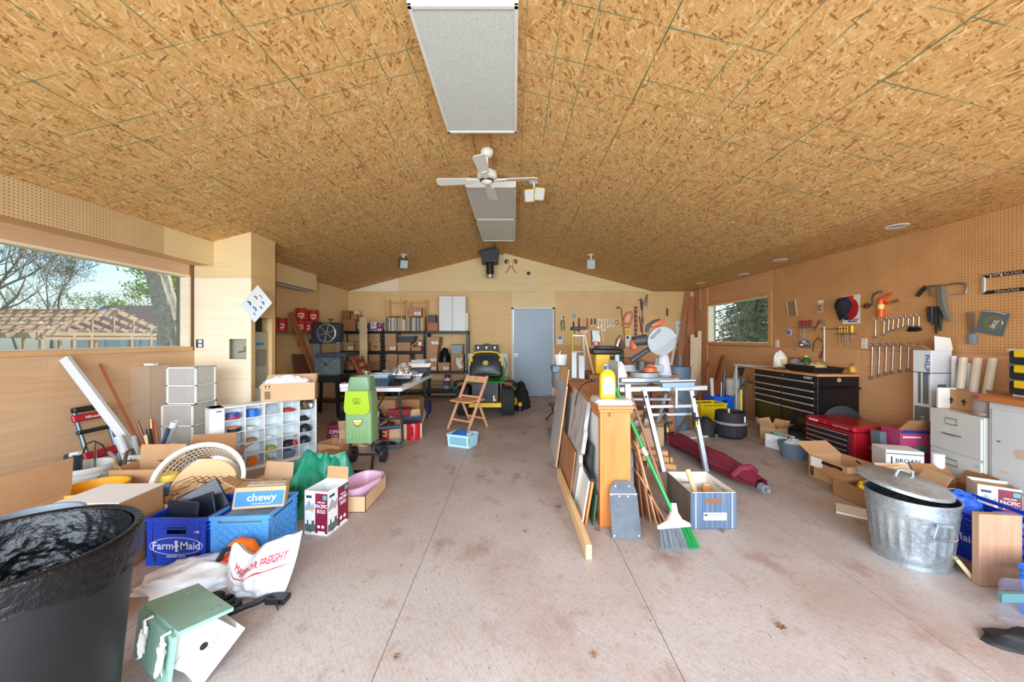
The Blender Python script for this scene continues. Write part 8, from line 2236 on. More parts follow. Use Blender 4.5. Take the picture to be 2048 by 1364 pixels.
for k in range(6):b=B();b.box((0,-0.013,-h_*0.4+h_*0.16*k),(0.034,0.003,0.03),0.001);b.build('vial_window',mat('level_pale',(196,190,196),0.3),t)
t=thing('pole_saw','red pole pruner with a black head on the back pegboard','pole saw',bw_(1284.5,640));b=B(t);b.tube([bw_(1285,670),bw_(1284.5,618)],0.013,8);b.build('pole',RDH,t);b=B(t);b.tube([bw_(1285,645),bw_(1285,636)],0.02,8);b.build('grip',BLACK(),t);b=B(t);b.tube([bw_(1284,620),bw_(1283,606),bw_(1282,598),bw_(1276,602)],[0.024,0.03,0.024,0.006],8);b.build('head',BLACK(),t);b=B(t);b.prism([(0,0),(0.08,0.2),(0.12,0.2),(0.1,-0.15)],0.003,WFB(bw_(1286,606,0.03)));b.build('blade',CHROME(),t,smooth=False)
hang('chisel','long brown handled chisel by the aluminium square','chisel',1334.5,617,632,mat('grip_brown'),0.02,0.022)
rod('dowel','thin brown stick between level and pole saw',bw_(1279,632),bw_(1283,664),0.013,mat('handle_dark'),'stick',hollow=False)
t=thing('drywall_square','white aluminium rule with a bubble hanging near the corner','rule',bw_(1357,670));h_=bw_(0,642).z-bw_(0,698).z;b=B();b.box((0,0,0),(0.145,0.014,h_),0.004);b.build('blade',mat('square_white',(222,222,224),0.35),t);b=B();b.X=WFB(V((0,-0.007,-h_*0.36)));b.lathe([(0.026,0.002),(0.045,0.006),(0.05,0.0)],20);b.build('ring',CHROME(),t);text(t,'24',0.06,WFB(V((0.01,-0.008,h_*0.34))),mat('lines_grey',(110,110,104),0.6))
t=thing('note_card','white card with a blue top pinned below the shears','card',bw_(1120,681,0.001));decal(t,'card',WFB(V((0,0,0))),0.125,0.15,PAPER(),0.003);decal(t,'blue_top',WFB(V((0,0,0.06))),0.09,0.06,mat('print_blue'),0.004)
# long-handled tools and boards in the right back corner
CB=wood('corner_brown',(150,88,52),(184,118,76),(20,20,3));PALE=wood('corner_pale',(206,176,140),(232,206,172),(20,20,3),knots=False)
plank('corner_board','tall dark brown board leaning in the back right corner',(3.62,8.25,0),(4.05,8.5,2.42),0.10,0.025,CB,(1,-0.5,0));plank('corner_board','tall narrow brown board standing in the corner',(3.86,8.2,0),(4.12,8.45,2.3),0.12,0.025,CB,(1,-0.5,0))
plank('trim_strip','white trim strip leaning left of the brown boards',(3.26,7.9,0.0),(3.80,8.5,1.5),0.045,0.02,WHITE(),(1,0,0));
for k,(x,z1,lab) in enumerate(((3.92,1.42,'leftmost pale board in the corner bundle'),(4.0,1.36,'middle pale board in the corner bundle'),(4.08,1.50,'rightmost pale board in the corner bundle'))):plank('pale_board',lab,(x-0.12,7.82,0),(x,8.02,z1),0.075,0.02,PALE,(1,-0.4,0),group='pale boards in the right corner')
DKB=wood('slab_dark',(132,70,40),(162,92,56),(20,20,3))
plank('dark_slab','dark brown slab leaning under the small window',(3.74,7.0,0),(4.2,7.35,0.98),0.16,0.03,DKB,(0.3,1,0));plank('dark_slab','rounded dark brown board beside the slab',(3.66,7.35,0),(4.05,7.6,0.86),0.16,0.03,DKB,(0.6,1,0));plank('grey_board','grey weathered board standing on the floor under the window',(3.95,6.9,0),(4.1,7.0,0.56),0.22,0.02,wood('weathered',(150,140,130),(182,172,160),(20,20,3)),(0.5,1,0))
# utilities at the closet
t=thing('furnace','grey metal furnace cabinet seen through the closet opening','furnace',(-3.36,4.7,0));FG=mat('furnace_beige',(166,164,146),0.5)
b=B();b.bb(-0.2,0.10,-0.14,0.14,0,1.42,0.006);b.build('cabinet',FG,t)
for k in range(10):b=B();b.bb(0.1,0.106,-0.1,0.1,0.98+0.022*k,0.992+0.022*k,0.002);b.build('louver',mat('furnace_dark',(120,116,100),0.5),t)
b=B();b.bb(0.1,0.104,-0.09,0.05,1.25,1.28);b.build('maker_plate',mat('print_blue'),t,smooth=False);b=B();b.bb(0.1,0.103,-0.12,0.12,0.45,0.7);b.build('notice',PAPER(),t,smooth=False)
b=B();b.bb(-0.15,0.05,-0.1,0.1,1.42,1.6,0.01);b.build('plenum',INK(),t)
t=thing('pipe_valve','pipe valve inside the square cut-out of the closet','valve',((hx0+hx1)/2,CY0+0.1,hz0));b=B();b.tube([(0.05,0,0),(0.05,0,hz1-hz0)],0.016,8);b.tube([(0.05,0,0.1),(-0.06,0,0.08)],0.012,8);b.build('pipe',STEEL(),t);b=B();b.box((0.05,-0.02,0.13),(0.05,0.05,0.04),0.006);b.build('valve_body',mat('brass',(176,120,60),0.4,0.5),t)
t=thing('outlet_box','blue and white electrical box on the closet front','outlet',pt(400,687,CY0));b=B();b.box((0,-0.005,0),(0.085,0.01,0.1),0.002);b.build('box',mat('box_navy',(52,62,92),0.5),t)
for s in (-1,1):b=B();b.X=FM((0.01,-0.0105,0.024*s),(1,0,0),(0,0,1));b.box((0,0,0),(0.045,0.036,0.006),0.003);b.build('socket',mat('outlet_white',(236,232,222),0.4),t)
# drawing board hung cornerwise on the closet
t=thing('drawing_board','square board with drawings of cars hung cornerwise on the closet','picture',pt(512,608,4.40));bc_=pt(512,608,4.40)
pp=[pt(512,567,4.40)-bc_,pt(541,603,4.36)-bc_,pt(513,648,4.42)-bc_,pt(483,613,4.44)-bc_]
ex=(pp[1]-pp[0]).normalized();ey=(pp[0]-pp[3]);Lx,Ly=(pp[1]-pp[0]).length,ey.length
M=FM((pp[0]+pp[2])/2,ex,ey)
decal(t,'board',M@MX.Translation(V((0,0,-0.008))),Lx,Ly,mat('board_white',(214,220,222),0.4),0.008);
for nm,(x0,x1,y0,y1) in {'edge_a':(-Lx/2,Lx/2,Ly/2-0.008,Ly/2),'edge_b':(-Lx/2,Lx/2,-Ly/2,-Ly/2+0.008),'edge_c':(-Lx/2,-Lx/2+0.008,-Ly/2,Ly/2),'edge_d':(Lx/2-0.008,Lx/2,-Ly/2,Ly/2)}.items():
 b=B();b.X=M;b.bb(x0,x1,y0,y1,-0.009,0.004);b.build('edging',WHITE(),t,smooth=False)
for k,(x,y,s,col) in enumerate(((-0.06,0.05,0.065,(190,60,84)),(0.06,0.08,0.06,(60,84,110)),(0.08,0.02,0.05,(60,70,90)),(-0.075,-0.06,0.08,(60,84,70)),(0.03,-0.05,0.08,(70,120,180)),(0.07,-0.1,0.05,(70,150,200)),(-0.02,0.11,0.06,(150,186,160)))):
 Mc=M@MX.Translation(V((x,y,0.0004)))
 decal(t,'car_drawing',Mc,0,0,mat('draw_%d'%k,col,0.6),0.0006,[(-s*0.5,-s*0.12),(-s*0.5,0.0),(-s*0.28,s*0.04),(-s*0.12,s*0.2),(s*0.2,s*0.2),(s*0.34,s*0.03),(s*0.5,0),(s*0.5,-s*0.12)])
 for sx in (-0.3,0.3):decal(t,'wheel_drawing',Mc@MX.Translation(V((sx*s,-s*0.12,0.0006))),0,0,INK(),0.0005,ell(s*0.1,s*0.1,10))

# ================================================================ RIGHT SIDE
# ---- black rolling tool cabinet
HX0,HX1,HY0,HY1,HZ=3.72,4.23,4.47,5.64,0.895
t=thing('tool_cabinet','black rolling tool cabinet with silver drawer pulls and a wooden top','tool cabinet',(3.97,5.05,0))
GLB=mat('gloss_black',(20,21,24),0.25);PULL=mat('pull_silver',(214,206,194),0.3,0.6)
def part(par,nm,m,x0,x1,y0,y1,z0,z1,bev=0.003):
 b=B(par);b.bb(x0,x1,y0,y1,z0,z1,bev);return b.build(nm,m,par)
part(t,'body',GLB,HX0,HX1,HY0,HY1,0.13,HZ-0.03,0.006);part(t,'wood_top',wood('cab_top',(196,138,86),(218,164,110),(20,3,20)),HX0-0.012,HX1,HY0-0.01,HY1+0.01,HZ-0.028,HZ,0.004)
def drawer(par,y0,y1,z0,z1,xf,m,pm_,nm='drawer',hp=0.018):
 d=part(par,nm,m,xf-0.012,xf+0.01,y0,y1,z0,z1,0.004)
 b=B(par);b.bb(xf-0.03,xf-0.011,y0+0.01,y1-0.01,z1-hp-0.006,z1-0.006,0.003);b.build('pull',pm_,d)
drawer(t,HY0+0.04,HY1-0.03,0.72,0.80,HX0,GLB,PULL);ymid=(HY0+HY1)/2
for y0,y1 in ((HY0+0.04,ymid-0.008),(ymid+0.008,HY1-0.03)):
 for z0,z1 in ((0.615,0.69),(0.53,0.605),(0.435,0.52),(0.16,0.425)):drawer(t,y0,y1,z0,z1,HX0,GLB,PULL)
text(t,'HUSKY',0.042,t.matrix_basis.inverted()@FM((HX0-0.0008,HY0+0.15,0.835),(0,-1,0),(0,0,1)),WHITE())
b=B(t);b.cyl((HX0-0.004,ymid,0.83),(HX0+0.002,ymid,0.83),0.012);b.build('lock',CHROME(),t)
b=B(t);b.tube([(HX0+0.03,HY0,0.73),(HX0+0.03,HY0-0.05,0.73),(HX1-0.03,HY0-0.05,0.73),(HX1-0.03,HY0,0.73)],0.012,8);b.build('push_handle',GLB,t)
b=B(t);b.cyl((HX0+0.26,HY0-0.004,0.825),(HX0+0.26,HY0,0.825),0.026);b.build('round_badge',PULL,t)
for x in (HX0+0.06,HX1-0.06):
 for y in (HY0+0.1,HY1-0.1):
  b=B(t);b.cyl((x-0.02,y,0.055),(x+0.02,y,0.055),0.055,n=20);b.bb(x-0.03,x+0.03,y-0.04,y+0.04,0.1,0.13);b.build('caster',BLACK(),t)
def bottle(name,lab,cat,px,py,Y,prof,m,cap=None,capm=None,z=HZ):
 o=thing(name,lab,cat,((px-CX)/F*Y,Y,z+0.001));B().lathe(prof,22).build('bottle',m,o)
 if cap:B().lathe([(0.001,cap[1]),(cap[0],cap[1]),(cap[0],cap[2]),(0.001,cap[2])],18).build('cap',capm,o)
 return o
o=bottle('jug','white milk jug with a red cap on the black tool cabinet','jug',1560,0,5.4,[(0.001,0),(0.085,0),(0.09,0.02),(0.088,0.15),(0.06,0.21),(0.024,0.25),(0.02,0.27)],mat('milk_white',(232,228,214),0.4),(0.024,0.262,0.285),mat('strap_red'));b=B();b.tube([(-0.085,-0.02,0.1),(-0.1,-0.03,0.17),(-0.06,-0.02,0.23)],0.014,8);b.build('handle',mat('milk_white'),o);decal(o,'label_card',FM((-0.02,-0.09,0.1),(1,0,0),(0,0,1)),0.07,0.08,mat('tape_yellow'),0.002)
bottle('jar','clear jar of screws with a dark lid on the tool cabinet','jar',1590,0,5.3,[(0.001,0),(0.06,0),(0.062,0.01),(0.062,0.14)],film('clear_pet',(214,222,226),0.35),(0.066,0.14,0.155),mat('lid_plum',(76,50,60),0.4))
bottle('oil_bottle','green motor oil bottle with a yellow cap on the tool cabinet','bottle',1612,0,5.15,[(0.001,0),(0.058,0),(0.062,0.02),(0.062,0.12),(0.04,0.16),(0.022,0.175)],mat('oil_green',(38,96,56),0.35),(0.026,0.175,0.2),JY)
t=tray('plastic_tray','black tray with bags and parts at the right of the tool cabinet top',(3.98,4.86,HZ+0.001),0.4,0.52,0.07,BLACK());part(t,'inner_rim',BLACK(),3.8,3.82,4.62,5.1,HZ+0.01,HZ+0.09)
lump('parts_bag','clear bag of tan parts lying in the black tray','bag',(3.95,4.78,HZ+0.02),(0.13,0.12,0.1),mat('bag_tan',(206,176,116),0.4),161,0,0.3,2.5);lump('rope_coil','grey cable coil lying in the black tray','cable',(3.93,5.02,HZ+0.02),(0.12,0.07,0.08),mat('cable_grey',(150,146,136),0.5),163,0,0.4,3)
bottle('glue_bottle','small yellow glue bottle with a blue tip on the tool cabinet','bottle',1705,0,4.56,[(0.001,0.02),(0.035,0.02),(0.035,0.07),(0.02,0.09),(0.008,0.1),(0.004,0.13)],mat('glue_yellow',(222,180,50),0.4),(0.008,0.1,0.13),mat('cap_blue',(40,80,160),0.4))
lump('nut_pile','loose brass nuts scattered on the tool cabinet top','nuts',(3.8,5.2,HZ),(0.07,0.12,0.025),mat('brass',(176,120,60),0.4,0.5),165,0,0.8,6)
# ---- red tool chest
RX0,RX1,RY0_,RY1_,RZ=3.50,3.94,3.75,4.38,0.425
t=thing('tool_chest','red metal tool chest with dark drawers on the floor','tool chest',(3.72,4.06,0));RD=mat('chest_red',(162,24,40),0.28,var=0.08,vs=5)
part(t,'body',RD,RX0,RX1,RY0_,RY1_,0,RZ-0.07,0.006);part(t,'lid',RD,RX0-0.006,RX1,RY0_-0.005,RY1_+0.005,RZ-0.068,RZ,0.02)
CHB=mat('chest_drawer',(48,50,54),0.35,0.4)
zz0=0.02
for k,hh in enumerate((0.085,0.055,0.05,0.05,0.05)):drawer(t,RY0_+0.06,RY1_-0.03,zz0,zz0+hh,RX0,CHB,PULL,hp=0.008);zz0+=hh+0.006
text(t,'CRAFTSMAN',0.034,t.matrix_basis.inverted()@FM((RX0-0.007,RY0_+0.16,RZ-0.04),(0,-1,0),(0,0,1)),PULL)
decal(t,'sticker',t.matrix_basis.inverted()@FM((RX0-0.0065,RY1_-0.12,RZ-0.035),(0,-1,0),(0,0,1)),0.12,0.022,PAPER());text(t,'MY SON DAD',0.014,t.matrix_basis.inverted()@FM((RX0-0.0075,RY1_-0.12,RZ-0.035),(0,-1,0),(0,0,1)),INK())
b=B(t);b.cyl((RX0-0.01,RY0_+0.36,RZ-0.04),(RX0,RY0_+0.36,RZ-0.04),0.01);b.build('lock',CHROME(),t)
b=B(t);b.bb(RX0+0.14,RX0+0.27,RY0_-0.03,RY0_-0.002,0.2,0.225,0.004);b.build('side_handle',mat('handle_steel',(128,140,160),0.35,0.6),t)
t=thing('bin_lid','dark grey round lid leaning between the chest and the tool cabinet','lid',(3.98,4.425,0));b=B();b.X=FM((0,0,0.26),(1,0,0),(0,0.06,1));b.lathe([(0.001,0.012),(0.2,0.01),(0.255,0.006),(0.26,-0.004)],40);b.build('disc',mat('lid_slate',(62,68,74),0.45),t)
# ---- filing cabinet, white cabinet
fd=V((3.66-3.75,2.85-3.30,0));frz=math.atan2(fd.y,fd.x);fw_=fd.length
t=thing('filing_cabinet','pale grey two drawer filing cabinet against the right wall','filing cabinet',(3.75,3.30,0),frz)
ENM=mat('enamel_pale',(216,218,214),0.4,var=0.05,vs=4)
def fp(nm,m,x0,x1,y0,y1,z0,z1,bev=0.003,par=None):return B().bb(x0,x1,y0,y1,z0,z1,bev).build(nm,m,par or t)
fp('body',ENM,0,fw_,0.012,0.46,0,0.715,0.004)
for z0 in (0.03,0.375):
 d=fp('drawer',ENM,0.012,fw_-0.012,0,0.014,z0,z0+0.325,0.004)
 M=FM((fw_*0.46,-0.0005,z0+0.255),(1,0,0),(0,0,1));b=B();b.tube([M@V((sx*0.05,sy*0.024,0)) for sx,sy in ((-1,-1),(1,-1),(1,1),(-1,1))],0.005,5,closed=True);b.build('label_holder',mat('holder_grey',(150,148,136),0.4,0.5),d)
 b=B();b.tube([(fw_*0.32,0,z0+0.15),(fw_*0.36,-0.02,z0+0.148),(fw_*0.6,-0.022,z0+0.148),(fw_*0.64,0,z0+0.15)],0.007,6);b.build('handle',STEEL(),d)
b=B();b.cyl((fw_-0.04,-0.004,0.32),(fw_-0.04,0.01,0.32),0.012);b.build('lock',STEEL(),t)
FZ=0.716
t=carton('brown carton with black arrows on the filing cabinet',(3.98,3.10,FZ),frz,0.36,0.26,0.17,(None,)*4,CARD())
for x in (-0.11,0.0):decal(t,'arrow',FM((x,-0.131,0.075),(1,0,0),(0,0,1)),0,0,INK(),0.001,[(-0.008,-0.03),(0.008,-0.03),(0.008,-0.004),(0.026,-0.004),(0,0.026),(-0.026,-0.004),(-0.008,-0.004)])
t=thing('jar','clear jar with a pink lid on the near edge of the filing cabinet','jar',(3.73,2.90,FZ+0.001));B().lathe([(0.001,0),(0.05,0),(0.055,0.01),(0.055,0.12),(0.044,0.135),(0.044,0.15)],26).build('glass',film('clear_pet',(214,222,226),0.35),t);B().lathe([(0.05,0.148),(0.05,0.172),(0.001,0.174)],26).build('lid',mat('lid_pink',(206,90,140),0.4),t);B().lathe([(0.001,0.012),(0.05,0.012),(0.05,0.03),(0.001,0.035)],20).build('coins',mat('brass',(176,120,60),0.4,0.5),t)
t=plank('book','white book with a red spine beside the carton with arrows',(3.86,3.26,FZ),(3.86,3.26,FZ+0.18),0.13,0.02,PAPER(),(1,-0.2,0),'book')
drz=R(-100);dc=V((3.67,2.83,0))
t=thing('white_cabinet','white metal base cabinet with a wooden worktop at the right edge','cabinet',dc,drz);CWH=mat('cab_white',(222,226,228),0.4,var=0.05,vs=3)
fp('body',CWH,0,1.0,0.01,0.55,0.0,0.85,0.004);fp('door',CWH,0.03,0.97,-0.002,0.012,0.04,0.80,0.004);fp('worktop',wood('worktop_orange',(186,110,56),(210,138,80),(2,20,20)),-0.03,1.02,-0.035,0.55,0.85,0.893,0.005)
for k,(x,z,a,c_,col) in enumerate(((0.17,0.24,0.05,0.028,(120,126,130)),(0.27,0.22,0.06,0.014,(140,144,148)),(0.08,0.56,0.02,0.008,(110,116,120)),(0.22,0.5,0.05,0.05,(222,196,180)),(0.12,0.34,0.05,0.012,(220,212,176)))):
 rs=random.Random(k);decal(t,'scuff_mark',FM((x,-0.0022,z),(1,0,0),(0,0,1)),0,0,mat('scuff_%d'%k,col,0.6),0.0005,[(a*math.cos(q)*rs.uniform(0.5,1.1),c_*math.sin(q)*rs.uniform(0.5,1.1)) for q in [2*PI*i/16 for i in range(16)]])
YLW=mat('latch_yellow',(240,206,30),0.4);OGB=mat('organiser_black',(44,48,54),0.35)
for k in range(3):
 z0=0.915+0.115*k
 t=thing('parts_organiser',('bottom','middle','top')[k]+' black parts organiser with yellow latches on the worktop','organiser',(3.90,2.60,z0),drz)
 B().bb(-0.16,0.26,-0.16,0.14,0,0.095,0.008).build('case',OGB,t);B().bb(-0.165,0.265,-0.165,0.145,0.095,0.112,0.005).build('lid',film('smoke_lid',(150,160,166),0.7) if k<2 else mat('lid_ice',(216,222,228),0.3),t)
 for x in (-0.07,0.12):B().bb(x-0.04,x+0.04,-0.178,-0.16,0.05,0.105,0.006).build('latch',YLW,t)
 for x in (-0.16,0.26):B().bb(x-0.012,x+0.012,-0.04,0.05,0.05,0.1,0.005).build('end_latch',YLW,t)
closedbox('flat white and red pack under the black organisers',(3.92,2.60,0.894),drz,0.34,0.28,0.02,PAPER(),'flat_pack','box',tape=False)
# ---- lamp tube carton and tubes
t=thing('tube_carton','tall white and blue carton of lamp tubes standing by the wall','box',(4.1,3.58,0));WC=mat('carton_white',(226,229,232),0.45)
part(t,'body',WC,4.0,4.2,3.5,3.66,0,1.22,0.003);Ti=t.matrix_basis.inverted();BLU=mat('philips_blue',(30,76,150),0.5);GRY=mat('stripe_grey',(112,118,124),0.5)
Ml=Ti@FM((3.999,3.58,0),(0,-1,0),(0,0,1));Mf=Ti@FM((4.1,3.499,0),(1,0,0),(0,0,1));Rz=lambda M,x,y:M@MX.Translation(V((x,y,0.0006)))@MX.Rotation(R(-90),4,'Z')
text(t,'PHILIPS',0.062,Rz(Ml,0.045,1.08),BLU);decal(t,'grey_stripe',Ml@MX.Translation(V((0.035,0.85,0))),0.05,0.3,GRY);decal(t,'dark_stripe',Ml@MX.Translation(V((-0.02,0.85,0))),0.025,0.3,mat('lines_grey'));decal(t,'grey_foot',Ml@MX.Translation(V((0.0,0.52,0))),0.13,0.3,GRY)
text(t,'T12  40',0.05,Rz(Ml,0.0,0.5),WC,ext=0.0012);text(t,'PH',0.07,Mf@MX.Translation(V((-0.04,0.66,0.0006))),BLU);decal(t,'brown_panel',Mf@MX.Translation(V((0,0.5,0))),0.19,0.2,mat('print_dark'));text(t,'Cool White\nDeluxe',0.035,Mf@MX.Translation(V((0,0.52,0.001))),WC)
decal(t,'sketch_box',Mf@MX.Translation(V((0.0,0.88,0))),0.08,0.03,GRY);part(t,'string',INK(),3.997,4.203,3.497,3.663,1.0,1.006,0)
b=B(t);b.prism([(-0.1,0),(0.1,0),(0.09,0.12),(-0.08,0.14)],0.004,FM((4.12,3.5,1.22),(1,0.1,0),(0,0.12,1)));q=b.build('flap',PAPER(),t,smooth=False)
for sx,x in ((-1,4.0),(1,4.2)):b=B(t);b.prism([(-0.08,0),(0.08,0),(0.07,0.09),(-0.07,0.09)],0.004,FM((x,3.58,1.22),(0,1,0),(sx*0.8,0,0.5)));b.build('flap',CARD(),t,smooth=False)
TU=mat('tube_glass',(232,234,236),0.2)
for k in range(4):rod('lamp_tube',('leftmost','second','third','rightmost')[k]+' white lamp tube of the bundle by the tall carton',(4.135+0.03*(k%2),3.44-0.03*k,0),(4.16+0.03*(k%2),3.45-0.03*k,1.17-0.02*k),0.018,TU,'tube',hollow=False,group='white lamp tubes')
CRT=mat('tube_cream',(232,222,200),0.35)
for k in range(3):rod('cardboard_tube',('left','middle','right')[k]+' cream tube sticking out behind the filing cabinet',(4.02+0.05*k,3.30-0.05*k,0.72),(4.10+0.055*k,3.33-0.06*k,1.16),0.028,CRT,'tube',hollow=False,group='cream tubes')
# ---- printed boxes between chest and filing cabinet
t=closedbox('magenta product box with an open brown flap beside the filing cabinet',(3.80,3.55,0),R(-4),0.26,0.2,0.47,mat('box_magenta',(170,66,104),0.45),'product_box','box',tape=False)
M=FM((0,-0.1005,0),(1,0,0),(0,0,1));decal(t,'blue_top_band',M@MX.Translation(V((0,0.45,0))),0.258,0.03,mat('carton_navy'));decal(t,'picture_disc',M@MX.Translation(V((0.05,0.27,0))),0,0,mat('disc_teal',(84,120,118),0.4),0.001,ell(0.055,0.055));decal(t,'picture_part',M@MX.Translation(V((-0.04,0.28,0))),0,0,INK(),0.0015,ell(0.04,0.03));decal(t,'title_line',M@MX.Translation(V((-0.03,0.40,0))),0.16,0.012,PAPER())
b=B();b.prism([(-0.15,0),(0.13,0),(0.12,0.12),(-0.12,0.12)],0.005,FM((0.0,-0.1,0.475),(1,0,0.0),(0,-0.25,0.35)));b.build('flap',CARD2(),t,smooth=False)
plank('binder','slate grey binder standing left of the magenta box',(3.62,3.60,0),(3.61,3.62,0.42),0.06,0.1,mat('binder_slate',(92,108,112),0.4),(1,0,0),'binder')
t=closedbox('white appliance carton with black lettering beside the red chest',(3.42,3.26,0),R(-18),0.26,0.2,0.36,WC,tape=False);M=FM((0,-0.1005,0),(1,0,0),(0,0,1));text(t,'BROAN',0.05,M@MX.Translation(V((0.02,0.27,0.0004))),INK());decal(t,'arc_print',M@MX.Translation(V((-0.09,0.27,0))),0.01,0.07,INK());decal(t,'grey_band',M@MX.Translation(V((0,0.33,0))),0.255,0.012,GRY)
rod('paper_roll','short white and blue roll standing before the magenta box',(3.60,3.10,0.2),(3.60,3.10,0.36),0.042,WC,'roll',hollow=False)
closedbox('brown carton under the short white roll',(3.60,3.10,0),R(-10),0.14,0.14,0.2,CARD2())
t=carton('brown carton with a white label standing open in front of the red chest',(3.06,3.39,0),R(5),0.34,0.37,0.21,(70,62,None,None),CARD());decal(t,'label_card',FM((-0.171,0.10,0.155),(0,-1,0),(0,0,1)),0.12,0.09,PAPER(),0.001);decal(t,'black_tape',FM((-0.171,-0.05,0.175),(0,-1,0),(0,0,1)),0.2,0.03,INK(),0.001);decal(t,'marking',FM((-0.171,0.15,0.06),(0,-1,0),(0,0,1)),0.04,0.09,mat('print_brown',(96,60,34),0.6),0.001)
carton('low brown carton with marker writing on its side next to the metal can',(2.90,3.0,0),R(6),0.3,0.30,0.14,(None,80,None,75),CARD2())
t=carton('open carton with tall ragged flaps behind the metal can',(3.18,2.93,0),R(-10),0.26,0.24,0.17,(60,35,50,30),CARD3());decal(t,'printed_note',FM((0,-0.121,0.09),(1,0,0),(0,0,1)),0.12,0.08,PAPER())
lump('yellow_tape','yellow plastic piece lying in the low carton','plastic piece',(2.93,3.02,0.08),(0.09,0.05,0.07),JY,171,0,0.4,3);rod('pry_bar','thin dark rod leaning out of the metal can',(2.55,2.42,0.3),pt(1713,922,2.9),0.006,INK(),'rod',hollow=False)
carton('wide brown carton with a flap toward the metal can',(3.47,2.90,0),R(-14),0.27,0.26,0.17,(75,40,None,30),CARD2())
cc=corner((3.30,2.60),0.2,0.18,R(-35),-1,-1);maroon_carton('white and maroon coffee carton half hidden behind the metal can lid',cc,R(-35),0.2,0.18,0.30,False)
# ---- galvanised can with lid
GX,GY=2.425,2.235
t=thing('metal_can','galvanised metal can filled with black wire, lid tilted on top','metal can',(GX,GY,0));n=96;rings=[]
for k in range(25):
 z=0.385*k/24;r_=0.168+0.038*k/24;am=0.0035*sm(0.06,0.1,z)*(1-sm(0.27,0.30,z))
 r_+=0.004*math.exp(-((z-0.05)/0.006)**2)+0.004*math.exp(-((z-0.30)/0.007)**2)+0.004*math.exp(-((z-0.325)/0.006)**2)
 rings.append([V((math.cos(2*PI*i/n)*(r_+am*math.cos(24*2*PI*i/n)),math.sin(2*PI*i/n)*(r_+am*math.cos(24*2*PI*i/n)),z)) for i in range(n)])
B().ring(rings,True,False).build('body',GALV,t);B().lathe([(0.204,0.38),(0.209,0.383),(0.209,0.39),(0.203,0.392),(0.2,0.385)],60).build('rim',GALV,t);B().lathe([(0.168,0),(0.173,0.0),(0.173,0.022),(0.168,0.024)],60).build('foot_band',GALV,t)
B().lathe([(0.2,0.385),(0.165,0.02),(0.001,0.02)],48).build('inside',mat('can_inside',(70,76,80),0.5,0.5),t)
M=FM((-0.034,-0.198,0.27),(0.985,-0.17,0),(0,0,1));b=B();b.X=M;b.box((0,0.02,0.012),(0.075,0.018,0.012),0.003);b.build('handle_bracket',GALV,t);b=B();b.X=M;b.tube([(-0.036,0.02,0.018),(-0.055,-0.045,0.02),(-0.04,-0.055,0.021),(0.04,-0.055,0.021),(0.055,-0.045,0.02),(0.036,0.02,0.018)],0.004,6);b.build('bail',STEEL(),t)
t2=thing('wire_tangle','tangle of black wire grid filling the metal can','wire',(GX,GY,0.25));rq=random.Random(3);b=B()
for k in range(90):
 a=rq.uniform(0,2*PI);r_=rq.uniform(0,0.17);p=V((r_*math.cos(a),r_*math.sin(a),rq.uniform(0.0,0.13)));d=V((rq.uniform(-1,1),rq.uniform(-1,1),rq.uniform(-0.3,0.3)))*0.06
 q=p+d
 if math.hypot(q.x,q.y)<0.185:b.tube([p-d*0.6,p,q],0.0025,4)
q=b.build('wires',INK(),t2);q['kind']='stuff';B().lathe([(0.001,0),(0.17,0)],30).build('filling',INK(),t2)
t=thing('can_lid','ribbed galvanised lid lying tilted on the metal can','lid',(GX+0.0,GY+0.045,0.43),0,None,(R(7),R(6),R(0)));B().lathe([(0.001,0.055),(0.03,0.052),(0.06,0.05),(0.07,0.046),(0.10,0.043),(0.11,0.038),(0.15,0.035),(0.16,0.03),(0.2,0.026),(0.215,0.018),(0.217,0.0),(0.212,0.0)],64).build('lid',GALV,t)
B().tube([(-0.055,0,0.048),(-0.045,0,0.085),(0,0,0.095),(0.045,0,0.085),(0.055,0,0.048)],0.008,8).build('lid_handle',GALV,t)
# ---- blue crates and planks at the right edge
t=crate('milk_crate','dark blue lettered dairy crate behind the upright wooden board',(2.93,2.25,0),R(90),0.50,0.38,0.28,DB);M=FM((0.0,0.1912,0.125),(-1,0,0),(0,0,1));decal(t,'name_band',M,0.48,0.07,DB,0.002);text(t,'Farm',0.062,M@MX.Translation(V((-0.16,0,0.0024))),LW);text(t,'Maid',0.062,M@MX.Translation(V((0.035,0,0.0024))),LW);decal(t,'emblem',M@MX.Translation(V((-0.06,0,0.0022))),0,0,LW,0.0006,ell(0.014,0.03,10))
BLF=mat('blue_sheet',(34,86,190),0.4)
heap('blue_plastic','crumpled blue plastic sheet lying on the far end of the right crate','plastic sheet',(2.93,2.42,0.2),0.13,0.09,0.12,BLF,181,0.3,2.2,40,16);t=thing('webbing_roll','rolled blue webbing lying in the right crate','webbing',(2.9,2.14,0.22))
for k in range(3):ribbon([(0.0+0.035*k*math.cos(a)+0.03*math.cos(a)+0.02*k,0.05*math.sin(a)*(1+0.3*k),0.0) for a in [2*PI*i/20 for i in range(21)]],0.065,'loop',BLF,t)
B().bb(-0.1,0.1,-0.1,0.1,-0.2,0).build('bundle',mat('crate_navy',(24,48,110),0.6),t)
crate('milk_crate','bright blue crate cut off at the right picture edge',(2.655,1.62,0),R(4),0.36,0.34,0.24,mat('crate_bright',(20,104,226),0.35),'solid')
WAL=wood('walnut_board',(150,112,88),(184,146,118),(24,24,2.5),knots=False);o=B().box((0,0,0.194),(0.205,0.036,0.386),0.002).build('wood_board',WAL);o.location=(2.612,1.975,0.001);o.rotation_euler=(0,0,R(-6));tag(o,'wide brown board standing upright before the blue crate','board')
